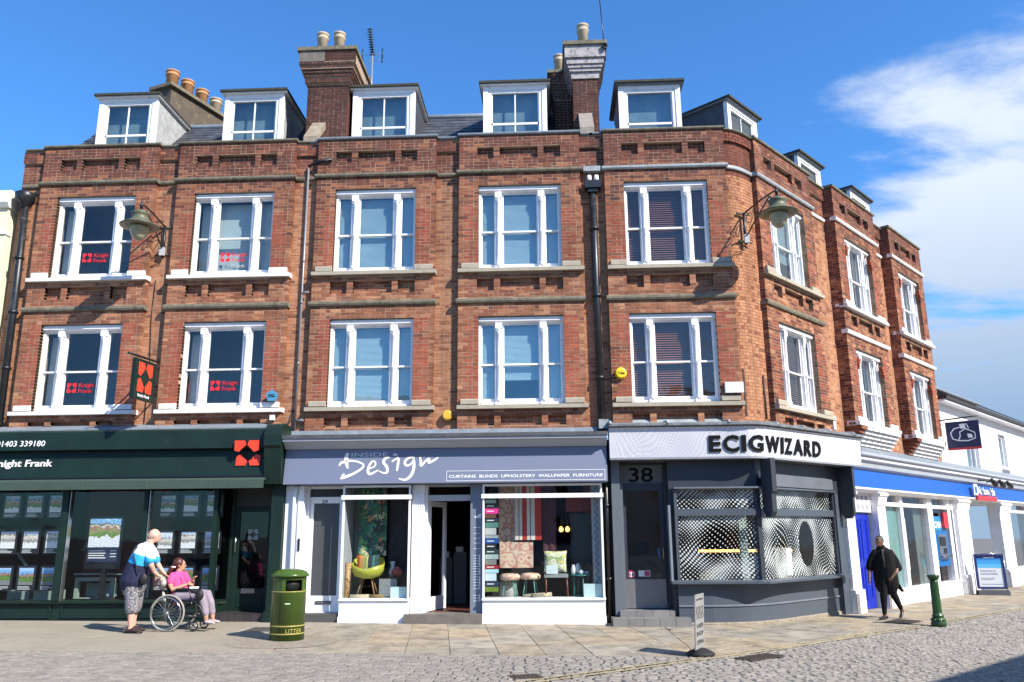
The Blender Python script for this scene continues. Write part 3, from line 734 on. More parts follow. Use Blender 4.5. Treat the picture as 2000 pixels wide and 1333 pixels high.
def gap(root, BR, fr, u0, u1, v=-0.115, bottom=3.60, str_m=moss, par_m=lead, top=ZP - 0.05, mid=False):
    def cls(f_, u, z):
        r_ = random.random()
        if z > 9.1: return 2 if r_ < 0.85 else 0
        if z > 8.5: return 0 if r_ < 0.6 else 3
        return 3 if r_ < 0.85 else 0
    BR.region(fr, v, u0, u1, bottom, 9.64, (), cls)
    BR.region(fr, v + 0.055, u0, u1, 9.64, top, (), cls)
    BR.cells(fr, u0, u1, bottom, 9.64, v - 0.0035, v - 0.26, ())
    BR.cells(fr, u0, u1, 9.64, top, v + 0.049, v - 0.26, ())
    if u1 - u0 > 0.2:
        course(root, fr, u0 + 0.035, u1 - 0.035, top, top + 0.05, 0.04, par_m, 'coping', v + 0.06, vb=-0.38)
        course(root, fr, u0 + 0.047, u1 - 0.047, ZS2 - 0.004, ZS2 + 0.08, 0.05, str_m, vo=v)

def dormer(root, fr, u0, u1, v=-0.8, ztop=11.60, zbot=10.0, cheek=lead, glz=None, grid=True, slope=None, cheek2=None):
    """box dormer; face at v, cheeks run back to the roof slope"""
    m = MB(); w = u1 - u0; zt = ztop
    m.box(fr, u0, u1, v - 0.10, v, zt - 0.10, zt); 
    m.box(fr, u0, u0 + 0.11, v - 0.10, v, zbot, zt - 0.10); m.box(fr, u1 - 0.11, u1, v - 0.10, v, zbot, zt - 0.10)
    a, b = u0 + 0.111, u1 - 0.111
    m.box(fr, a, b, v - 0.09, v - 0.02, zt - 0.17, zt - 0.101)
    m.box(fr, a, a + 0.07, v - 0.09, v - 0.02, zbot, zt - 0.17); m.box(fr, b - 0.07, b, v - 0.09, v - 0.02, zbot, zt - 0.17)
    a += 0.071; b -= 0.071; zm = ztop - 0.93
    m.box(fr, a, b, v - 0.085, v - 0.045, zm - 0.025, zm + 0.025)
    m.box(fr, a, a + 0.03, v - 0.085, v - 0.045, zbot, zt - 0.172); m.box(fr, b - 0.03, b, v - 0.085, v - 0.045, zbot, zt - 0.172)
    if grid: m.box(fr, (a + b) / 2 - 0.014, (a + b) / 2 + 0.014, v - 0.08, v - 0.05, zbot, zt - 0.172)
    d = m.build('dormer', white, root)
    for z0, z1 in ((zm + 0.026, zt - 0.172), (zbot, zm - 0.026)):
        MB().box(fr, a + 0.031, b - 0.031, v - 0.07, v - 0.066, z0, z1).build('pane', glz or glass, d)
    # pale panel added close behind the glass to catch sun as the interior
    MB().box(fr, u0 + 0.05, u1 - 0.05, v - 0.30, v - 0.28, zbot, zt - 0.12).build('pale_back_panel', mat('dormer_panel_pale', (0.26, 0.31, 0.31), 0.9, var=0.25, vscale=3), d)
    k = slope or (lambda z: v - 0.05 - (z - 9.95) * 0.95)
    ck = MB()
    for uu0, uu1 in ((u0 + 0.004, u0 + 0.05), (u1 - 0.05, u1 - 0.004)):
        P = [fr.p(uu, vv, zz) for uu in (uu0, uu1) for vv, zz in ((v - 0.101, zbot), (v - 0.101, zt - 0.01), (k(zt), zt - 0.01), (k(zbot), zbot))]
        ck.add(P, [(0, 1, 2, 3), (7, 6, 5, 4), (0, 4, 5, 1), (1, 5, 6, 2), (2, 6, 7, 3), (3, 7, 4, 0)]); ck.build('cheek', cheek, d); ck = MB()
    MB().box(fr, u0 - 0.07, u1 + 0.07, k(zt) - 0.1, v + 0.07, zt + 0.002, zt + 0.03).build('dormer_fascia', white if fr is F and u1 < 1 else lead, d)
    rf = MB().box(fr, u0 - 0.09, u1 + 0.09, k(zt) - 0.12, v + 0.12, zt + 0.031, zt + 0.085)
    rf.build('dormer_roof', mat('dark_mossy_roof', (0.06, 0.06, 0.045), 0.9, var=0.4, vscale=9, bump=0.5), d)
    return d

def slate_roof(root, fr, u0, u1, v0, z0, v1, z1, name='roof', back=True):
    """sloping roof of lapped slates between the eaves (v0,z0) and ridge (v1,z1), plain slope behind"""
    m = MB(); m.quad(fr.p(u0, v0, z0), fr.p(u1, v0, z0), fr.p(u1, v1, z1), fr.p(u0, v1, z1))
    if back: m.quad(fr.p(u0, v1, z1), fr.p(u1, v1, z1), fr.p(u1, v1 + (v1 - v0) * 1.6, z0), fr.p(u0, v1 + (v1 - v0) * 1.6, z0))
    r = m.build(name, slate, root)
    n = Vector((z1 - z0, 0)); L_ = math.hypot(v1 - v0, z1 - z0); nv, nz_ = (z1 - z0) / L_, -(v1 - v0) / L_
    rows = int(L_ / 0.2); s = MB(); rr = random.Random(5)
    for i in range(rows):
        t0, t1 = i * 0.2 / L_, min(1, (i * 0.2 + 0.23) / L_); u = u0 + (0.11 if i % 2 else 0)
        while u < u1 - 0.05:
            e = min(u + 0.235, u1); k = 0.014 + rr.uniform(0, 0.005)
            P = []
            for (t, kk) in ((t0, k), (t1, 0.005)):
                v_, z_ = v0 + (v1 - v0) * t, z0 + (z1 - z0) * t
                P += [fr.p(u, v_ + nv * kk, z_ + nz_ * kk), fr.p(e - 0.006, v_ + nv * kk, z_ + nz_ * kk)]
            b0 = [fr.p(u, v0 + (v1 - v0) * t0, z0 + (z1 - z0) * t0), fr.p(e - 0.006, v0 + (v1 - v0) * t0, z0 + (z1 - z0) * t0)]
            s.add(P + b0, [(0, 1, 3, 2), (4, 5, 1, 0)]); u = e
    o = s.build('slates', slate, r); o['kind'] = 'stuff'
    MB().tube([fr.p(u0, v1, z1 + 0.02), fr.p(u1, v1, z1 + 0.02)], 0.075, 8).build('ridge', lead, r)
    return r

def pot(root, x, y, z, h, r, m_, name='chimney_pot'):
    o = MB().lathe((x, y, z), [(r, 0), (r * 0.94, h * 0.72), (r * 1.12, h * 0.75), (r * 1.14, h * 0.80), (r * 0.98, h * 0.83), (r * 1.0, h * 0.92), (r * 1.13, h * 0.94), (r * 1.13, h), (r * 0.8, h), (r * 0.75, h * 0.85)], 18)
    return o.build(name, m_, root)
# ------------------------------------------------------------------ terrace: estate agent's building
XA0, XAB, XBC = -11.52, -5.165, 0.96
def mk_building(name, loc, label): return thing(name, loc, label, 'building')
bldA = mk_building('brick_building', (-8.3, 0.1, 0), 'red brick terrace house over the dark green estate agent shop, with two white dormers')
bldB = mk_building('brick_building', (-2.1, 0.1, 0), 'red brick terrace house over the lavender interiors shop, with an aerial on its roof')
bldC = mk_building('corner_building', (3.4, 0.3, 0), 'red brick corner building with curved corner over the grey vape shop')
bldD = mk_building('brick_building', (9.6, 6.4, 0), 'red brick building on the side street above the blue and white bank branch')

def fill(root, BR, fr, u0, u1, back, z0=0.0, z1=9.3): pass
BRA, BRB, BRC, BRD = Bricks(), Bricks(), Bricks(), Bricks()
gap(bldA, BRA, F, XA0, -11.006, v=-0.115, par_m=moss)
bay(bldA, BRA, F, -11.006, -8.444, ('logo_up', 'logo'), stone=whitestone, par_m=moss, seed=1)
gap(bldA, BRA, F, -8.444, -7.978, par_m=moss)
bay(bldA, BRA, F, -7.978, -5.415, ('office_lite', 'logo'), stone=whitestone, par_m=moss, seed=2)
gap(bldA, BRA, F, -5.415, XAB, par_m=moss)
gap(bldB, BRB, F, XAB, -4.915)
bay(bldB, BRB, F, -4.915, -2.356, ('blind', 'blind'), par_m=lead, seed=3, gl=glass_bl)
gap(bldB, BRB, F, -2.356, -1.859)
bay(bldB, BRB, F, -1.859, 0.706, ('blind', 'blind'), par_m=lead, seed=4, gl=glass_bl)
gap(bldB, BRB, F, 0.706, XBC)
gap(bldC, BRC, F, XBC, 1.216)
bay(bldC, BRC, F, 1.216, 3.746, ('wood', 'wood'), par_m=moss, str2_m=leadpale, seed=5)

# ----- the curved corner (plan curve from (3.746,-) to A)
def bez(t, p0=(3.746, 0.10), p1=(4.007, 0.10), p2=(4.413, 0.561)):
    a = (1 - t) ** 2; b = 2 * t * (1 - t); c = t * t
    return Vector((a * p0[0] + b * p1[0] + c * p2[0], a * p0[1] + b * p1[1] + c * p2[1]))
K = 9; cpts = [bez(i / K) for i in range(K + 1)]
corner_core = MB()
rr = random.Random(21)
for i in range(K):
    a, b = cpts[i], cpts[i + 1]; L_ = (b - a).length; fr = Fr(a.x, a.y, math.atan2(b.y - a.y, b.x - a.x))
    # bricks: one header or half-stretcher per facet, alternated between courses
    k = int(3.60 / CH)
    while k * CH < 9.93:
        z0, z1 = k * CH + 0.0045, min((k + 1) * CH - 0.0045, 9.93); joint = (i + k) % 2 == 0 or rr.random() < 0.2
        m_ = (3 if rr.random() < 0.85 else 0) if z0 < 8.9 else 2
        off = 0.055 if z0 > 9.64 else 0
        if z1 - z0 > 0.02: BRC.b.append((fr, 0.0045 if joint else -0.002, L_ - (0.0045 if not joint else -0.002), off, z0, z1, m_, 0.08))
        k += 1
    BRC.core.box(fr, 0, L_, -0.25, -0.006, 3.6, 9.93)
def curve_course(root, z0, z1, proj, m_, name='string_course', vb=-0.2):
    m = MB(); P = []
    for i in range(K + 1):
        a, b = cpts[max(0, i - 1)], cpts[min(K, i + 1)]; d = (b - a).normalized(); n = Vector((d.y, -d.x))
        for v_, z_ in ((vb, z0), (proj * 0.8, z0), (proj, z0 + 0.02), (proj, z1 - 0.015), (proj * 0.7, z1), (vb, z1)):
            P.append(Vector((cpts[i].x + n.x * v_, cpts[i].y + n.y * v_, z_)))
    m.add(P, [(i * 6 + j, i * 6 + (j + 1) % 6, (i + 1) * 6 + (j + 1) % 6, (i + 1) * 6 + j) for i in range(K) for j in range(6)])
    return m.build(name, m_, root)
curve_course(bldC, 9.93, 9.985, 0.10, moss, 'coping'); curve_course(bldC, ZS2 - 0.004, ZS2 + 0.08, 0.05, leadpale)
# ----- right-hand facade
bay(bldC, BRC, A, 0.0, 2.714, ('blind', 'wood'), par_m=moss, str2_m=leadpale, seed=6, ret=0.16, gl=glass_bl)
gap(bldC, BRC, A, 2.714, 3.74, v=-0.15, str_m=whitestone, par_m=moss)
W7 = ('curtain', 'curtain')
bay(bldD, BRD, B, 1.0, 3.735, W7, stone=whitestone, par_m=moss, str2_m=whitestone, mid_m=whitestone, seed=7, ret=0.27, bottom=4.0)
gap(bldD, BRD, B, 3.735, 4.864, v=-0.27, str_m=whitestone, par_m=moss, bottom=3.5)
bay(bldD, BRD, B, 4.864, 7.504, W7, stone=whitestone, par_m=moss, str2_m=whitestone, mid_m=whitestone, seed=8, ret=0.27, bottom=4.0)
gap(bldD, BRD, B, 7.504, 8.15, v=-0.27, str_m=whitestone, par_m=moss, bottom=3.5)
BRD.region(B, -0.27, 1.0, 3.735, 3.45, 4.03, (), lambda f_, u, z: 0); BRD.cells(B, 1.0, 3.735, 3.45, 4.03, -0.276, -0.5, ())
BRD.region(B, -0.27, 4.864, 7.504, 3.45, 4.03, (), lambda f_, u, z: 0); BRD.cells(B, 4.864, 7.504, 3.45, 4.03, -0.276, -0.5, ())
# white painted corbel tables under the two side bays, stepped blocks
for L_, R_ in ((1.0, 3.735), (4.864, 7.504)):
    for row_ in range(5):
        z1 = 4.02 - row_ * 0.085; n = 7; pr = 0.10 - row_ * 0.065
        for i in range(n):
            a = L_ + 0.05 + (R_ - L_ - 0.1) * (i + 0.055) / n; b = L_ + 0.05 + (R_ - L_ - 0.1) * (i + 0.945) / n
            MB().box(B, a, b, -0.28, pr, z1 - 0.080, z1 - 0.006).build('corbel_block', whitestone if i not in (0,) else B_MAIN, bldD)
# corbelled shoulders beside the side windows
    c_ = (L_ + R_) / 2
    for zt in (ZW2, ZW1):
        for sg in (-1, 1):
            for i in range(4):
                w_ = 0.045 * (4 - i); e = c_ + sg * (LW / 2 - w_); e2 = c_ + sg * (LW / 2 + 0.0)
                z_ = zt - 0.32 - i * CH
                MB().box(B, min(e, e2), max(e, e2), -0.05, 0.03, z_, z_ + CH - 0.008).build('shoulder_brick', B_JAMB, bldD)
# far end wall of the terrace and rear body walls
BRD.region(Fr(*B.p(8.15, -0.27, 0).xy, B.a + math.pi / 2), 0.0, 0.0, 3.0, 0.0, 9.9, (), lambda f_, u, z: 3)
# projecting rear wing with coping seen past the end
def wing():
    m = MB(); 
    BRD.region(B, -2.2, 8.16, 8.95, 3.3, 8.45, (), lambda f_, u, z: 3 if z < 7.9 else 2); BRD.cells(B, 8.16, 8.95, 0, 8.45, -2.206, -3.5, ())
    course(bldD, B, 8.16, 9.0, 8.45, 8.55, 0.06, moss, 'coping', -2.2, vb=-1.0); course(bldD, B, 8.16, 9.0, 7.75, 7.85, 0.05, moss, vo=-2.2)
wing()
# body: party and back walls so that each house is closed
for root, fr, u0, u1, vb in ((bldA, F, XA0 + 0.01, XAB - 0.01, -7), (bldB, F, XAB + 0.01, XBC - 0.01, -7)):
    m = MB(); m.box(fr, u0, u0 + 0.2, vb, -0.5, 0, 9.3); m.box(fr, u1 - 0.2, u1, vb, -0.5, 0, 9.3); m.box(fr, u0 + 0.2, u1 - 0.2, vb, vb + 0.2, 0, 9.3); m.box(fr, u0 + 0.2, u1 - 0.2, vb + 0.2, -0.5, 9.2, 9.3)
    m.box(fr, u0 + 0.2, u1 - 0.2, vb + 0.2, -0.4, 3.42, 3.5)
    m.build('rear_wall', B_GAP, root)
m = MB()
for (x, y, x2, y2) in ((0.98, 0.5, 0.98, 7), (0.98, 7, 9.8, 9.5), ):
    pass
poly_c = [(1.2, 0.45), (3.6, 0.45), (4.2, 0.95), (6.2, 3.2), (2.5, 6.5), (1.2, 6.5)]
m.add([Vector((x, y, z)) for z in (3.42, 3.5) for x, y in poly_c], [tuple(range(5, -1, -1)), tuple(range(6, 12))] + [(i, (i + 1) % 6, 6 + (i + 1) % 6, 6 + i) for i in range(6)])
m.add([Vector((x, y, z)) for z in (9.2, 9.3) for x, y in poly_c], [tuple(range(5, -1, -1)), tuple(range(6, 12))] + [(i, (i + 1) % 6, 6 + (i + 1) % 6, 6 + i) for i in range(6)])
m.build('floor_slab', grey_in, bldC)
m = MB(); m.box(B, 0.4, 8.1, -3.0, -0.55, 3.34, 3.42); m.box(B, 0.4, 8.1, -3.0, -0.55, 9.2, 9.3); m.box(B, 0.4, 8.1, -3.2, -3.0, 0, 9.3); m.build('rear_wall', B_GAP, bldD)

# ------------------------------------------------------------------ roofs, dormers, chimneys
sl = lambda z: -0.85 - (z - 10.0) * 0.98
slate_roof(bldA, F, XA0 + 0.1, XAB, -0.85, 10.0, -2.55, 11.72)
slate_roof(bldB, F, XAB + 0.01, XBC, -0.85, 10.0, -2.55, 11.80)
cheek_w = mat('whitewashed_cheek', (0.50, 0.51, 0.50), 0.8, var=0.25, vscale=4, dirt=((0.22, 0.22, 0.22), 5, 0.5, 0.6))
# gutters behind the parapet
for root, u0, u1 in ((bldA, XA0 + 0.3, XAB), (bldB, XAB + 0.01, XBC)):
    MB().box(F, u0, u1, -0.86, -0.39, 9.85, 9.88).build('valley_gutter', lead, root)
dormer(bldA, F, -10.41, -9.03, cheek=cheek_w, slope=sl, glz=glass_bl); dormer(bldA, F, -7.42, -6.03, cheek=cheek_w, slope=sl, glz=glass_bl)
dormer(bldB, F, -4.42, -2.98, cheek=slate, slope=sl, glz=glass_bl); dormer(bldB, F, -1.41, 0.04, cheek=slate, slope=sl, glz=glass_bl)
dormer(bldC, F, 1.66, 3.05, cheek=lead, slope=sl, glz=glass_bl, grid=False, ztop=11.50)
# corner building roof: wraps the corner
m = MB(); 
front = [(1.0, 0.85), (3.75, 0.85), (4.35, 1.30), (7.2, 4.55)]; back_ = [(1.0, 2.5), (3.2, 2.6), (3.7, 3.0), (5.3, 5.2)]
P = [Vector((x, y, 9.95)) for x, y in front] + [Vector((x, y, 11.3)) for x, y in back_]
m.add(P, [(i, i + 1, 5 + i, 4 + i) for i in range(3)]); m.add([Vector((x, y, 11.3)) for x, y in back_] + [Vector((1.0, 6, 11.3))], [(0, 1, 2, 3, 4)])
m.build('roof', slate, bldC)
m = MB(); m.quad(B.p(0.3, -0.95, 9.95), B.p(8.1, -0.95, 9.95), B.p(8.1, -2.6, 11.2), B.p(0.3, -2.6, 11.2)); m.quad(B.p(0.3, -2.6, 11.2), B.p(8.1, -2.6, 11.2), B.p(8.1, -4.4, 9.5), B.p(0.3, -4.4, 9.5)); m.build('roof', slate, bldD)
dormer(bldC, A, 0.86, 2.30, v=-1.0, cheek=slate, slope=lambda z: -1.1 - (z - 10.0) * 1.1, glz=glass_bl, ztop=11.62)
dormer(bldC, A, 4.55, 5.95, v=-1.0, cheek=slate, slope=lambda z: -1.1 - (z - 10.0) * 1.1, glz=glass_bl, ztop=11.52, grid=False)
dormer(bldD, B, 5.12, 6.62, v=-1.0, cheek=slate, slope=lambda z: -1.1 - (z - 10.0) * 1.1, glz=glass_bl, ztop=11.50, grid=False)

def stack(root, BR, x0, x1, y0, y1, z0, zc, steps, paint=None, top_m=moss):
    """brick stack with oversailing courses; steps: list of (z0,z1,out)"""
    fr = Fr(x0, y0, 0); W, D = x1 - x0, y1 - y0; cl = lambda f_, u, z: 4
    def ring(za, zb, o, dep=0.09):
        f1 = Fr(x0 - o, y0 - o, 0); BR.region(f1, 0, 0, W + 2 * o, za, zb, (), cl, dep)
        f2 = Fr(x0 - o, y1 + o, -math.pi / 2); BR.region(f2, 0, 0, D + 2 * o - dep, za, zb, (), cl, dep)
        f3 = Fr(x1 + o, y0 - o + dep, math.pi / 2); BR.region(f3, 0, 0, D + 2 * o - dep, za, zb, (), cl, dep)
        BR.core.box(F, x0 - o + 0.006, x1 + o - 0.006, -(y1 + o - 0.01), -(y0 - o + 0.006), za, zb)
    if paint is None:
        ring(z0, zc, 0.0)
        for (a, b, o) in steps: ring(a + 0.002, b, o)
    else:
        ring(z0, zc, 0.0)
        for (a, b, o) in steps: MB().box(F, x0 - o, x1 + o, -(y1 + o), -(y0 - o), a + 0.002, b).build('corbel_course', paint, root)
    return
st3 = [(11.64, 11.70, 0.03), (11.70, 11.84, 0.06), (11.84, 11.92, 0.09), (11.92, 12.0, 0.12), (12.0, 12.10, 0.155), (12.10, 12.17, 0.18)]
stack(bldB, BRB, -5.43, -4.50, 0.62, 1.85, 9.6, 11.64, st3)
MB().box(F, -5.61, -5.02, -1.2, -0.435, 12.172, 12.44).build('cement_band', mat('cement_render', (0.22, 0.19, 0.16), 0.9, var=0.25, vscale=7, bump=0.4), bldB)
BRB.region(Fr(-5.02, 0.44, 0), 0, 0, 0.70, 12.172, 12.44, (), lambda f_, u, z: 4); BRB.core.box(F, -5.60, -4.33, -2.02, -0.45, 12.172, 12.438)
MB().box(F, -5.66, -4.28, -2.08, -0.40, 12.442, 12.53).build('chimney_cap', moss, bldB)
for (x, y, mm) in ((-5.21, 0.85, buff_pot), (-4.81, 0.85, buff_pot), (-5.21, 1.55, tc_pot), (-4.75, 1.55, tc_pot)): pot(bldB, x, y, 12.53, 0.60, 0.125, mm)
# raking cap stones from stack to parapet
def raker(root, x0, x1, yt, zt, yb, zb, m_):
    m = MB(); P = []
    P = [Vector((x, y, z)) for x in (x0, x1) for y, z in ((yt, zt), (yb, zb), (yb + 0.0, zb - 0.14), (yt, zt - 0.18))]
    P[4:] = [Vector((q.x, q.y, q.z)) for q in P[4:]]
    m.add(P, [(0, 1, 5, 4), (0, 3, 2, 1), (4, 5, 6, 7), (1, 2, 6, 5), (0, 4, 7, 3), (2, 3, 7, 6)]); m.build('raking_cap', m_, root)
raker(bldB, -5.27, -4.97, 0.61, 10.72, 0.02, 10.08, mat('worn_raking_stone', (0.38, 0.31, 0.22), 0.85, var=0.25, vscale=6, dirt=((0.12, 0.10, 0.08), 7, 0.52, 0.7))); raker(bldC, 0.74, 1.04, 0.61, 10.75, 0.02, 10.10, mat('weathered_cap', (0.34, 0.29, 0.25), 0.85, var=0.2, vscale=6))
MB().box(F, -5.32, -4.99, -0.6, -0.10, 9.6, 10.02).build('party_wall', B_CHIM, bldB); MB().box(F, 0.7, 1.08, -0.6, -0.10, 9.6, 10.04).build('party_wall', B_CHIM, bldC)
peel = mat('peeling_white_paint', (0.50, 0.47, 0.48), 0.7, var=0.2, vscale=8, dirt=((0.10, 0.06, 0.05), 12, 0.5, 0.9))
st4 = [(11.60, 11.76, 0.03), (11.76, 11.84, 0.07), (11.84, 11.92, 0.10), (11.92, 12.06, 0.13), (12.06, 12.36, 0.17)]
sooty = mat('sooty_brick_back', (0.05, 0.035, 0.035), 0.9, var=0.3, vscale=9, bump=0.4)
stack(bldC, BRC, 0.63, 1.20, 0.62, 1.5, 9.6, 11.60, st4, paint=peel)
stack(bldC, BRC, 0.22, 1.20, 1.68, 2.6, 9.6, 11.70, [(11.70, 11.85, 0.03), (11.85, 11.95, 0.06), (11.95, 12.1, 0.09), (12.1, 12.36, 0.12)])
MB().box(F, 0.42, 1.42, -1.52, -0.40, 12.362, 12.45).build('chimney_cap', moss, bldC); MB().box(F, 0.06, 1.36, -2.75, -1.54, 12.362, 12.44).build('chimney_cap', moss, bldC)
pot(bldC, 0.90, 0.85, 12.45, 0.66, 0.125, buff_pot); pot(bldC, 0.36, 1.95, 12.44, 0.60, 0.125, buff_pot); pot(bldC, 0.78, 1.2, 12.45, 0.3, 0.1, tc_pot)
# stack behind the estate agent's roof, turned a little
ck = Fr(-9.97, 3.0, R(69)); m = MB()
m.box(ck, -0.15, 2.3, -0.30, 0.30, 9.0, 13.05); m.build('rear_chimney', mat('rendered_stack', (0.13, 0.10, 0.075), 0.9, var=0.2, vscale=4, bump=0.3, dirt=((0.30, 0.24, 0.15), 5, 0.55, 0.6)), bldA)
m = MB(); m.box(ck, -0.25, 2.4, -0.40, 0.40, 13.06, 13.15); m.build('chimney_cap', moss, bldA)
for k in range(4):
    q = ck.p(0.12 + 0.53 * k, 0, 0); pot(bldA, q.x, q.y, 13.15, 0.56, 0.16, tc_pot if k < 3 else buff_pot)
BRA.finish(bldA, BM); BRB.finish(bldB, BM); BRC.finish(bldC, BM); BRD.finish(bldD, BM)
# ------------------------------------------------------------------ shared shopfront helpers
def strip(mb, path, prof, mi=0, closed=True, caps=True):
    """profile (v,z) swept along a plan polyline with mitred corners; v is outwards (right of travel)"""
    n = len(prof); P = []
    for i, p in enumerate(path):
        p = Vector(p); ds = []
        if i > 0: ds.append((p - Vector(path[i - 1])).normalized())
        if i < len(path) - 1: ds.append((Vector(path[i + 1]) - p).normalized())
        ns = [Vector((d.y, -d.x)) for d in ds]; nn = sum(ns, Vector((0, 0))).normalized(); k = 1 / max(0.3, nn.dot(ns[0]))
        for v_, z_ in prof: P.append(Vector((p.x + nn.x * v_ * k, p.y + nn.y * v_ * k, z_)))
    fs = []
    for i in range(len(path) - 1):
        for j in range(n if closed else n - 1): fs.append((i * n + j, i * n + (j + 1) % n, (i + 1) * n + (j + 1) % n, (i + 1) * n + j))
    if caps and closed: fs += [tuple(range(n - 1, -1, -1)), tuple(range((len(path) - 1) * n, len(path) * n))]
    mb.add(P, fs, mi); return mb
def part(name, mb, m_, root, label=None): return mb.build(name, m_, root, label)
def bx(name, root, fr, u0, u1, v0, v1, z0, z1, m_, label=None): return MB().box(fr, u0, u1, v0, v1, z0, z1).build(name, m_, root, label)
def frame_mb(fr, u0, u1, z0, z1, v0, v1, t, tb=None):
    tb = tb or t; m = MB()
    m.box(fr, u0, u1, v0, v1, z1 - t, z1); m.box(fr, u0, u1, v0, v1, z0, z0 + tb)
    m.box(fr, u0, u0 + t, v0, v1, z0 + tb, z1 - t); m.box(fr, u1 - t, u1, v0, v1, z0 + tb, z1 - t); return m
def ribbon(mb, pts, w, q, depth=0.004, mi=0):
    pts = [Vector(p) for p in pts]; n = len(pts); Lf, Rt_ = [], []
    for i, p in enumerate(pts):
        d = (pts[min(i + 1, n - 1)] - pts[max(i - 1, 0)]).normalized(); k = w if not isinstance(w, (list, tuple)) else w[i]
        Lf.append(p + Vector((-d.y, d.x)) * k / 2); Rt_.append(p - Vector((-d.y, d.x)) * k / 2)
    P = [q(p.x, 0.0, p.y) for p in Lf] + [q(p.x, 0.0, p.y) for p in Rt_] + [q(p.x, depth, p.y) for p in Lf] + [q(p.x, depth, p.y) for p in Rt_]
    fs = []
    for i in range(n - 1):
        fs += [(2 * n + i, 2 * n + i + 1, 3 * n + i + 1, 3 * n + i), (i, i + 1, 2 * n + i + 1, 2 * n + i), (n + i + 1, n + i, 3 * n + i, 3 * n + i + 1)]
    mb.add(P, fs, mi)
def smooth_pts(pts, k=4):
    out = []
    for i in range(len(pts) - 1):
        p0 = Vector(pts[max(i - 1, 0)]); p1 = Vector(pts[i]); p2 = Vector(pts[i + 1]); p3 = Vector(pts[min(i + 2, len(pts) - 1)])
        for j in range(k):
            t = j / k; out.append(0.5 * ((2 * p1) + (-p0 + p2) * t + (2 * p0 - 5 * p1 + 4 * p2 - p3) * t * t + (-p0 + 3 * p1 - 3 * p2 + p3) * t ** 3))
    out.append(Vector(pts[-1])); return out

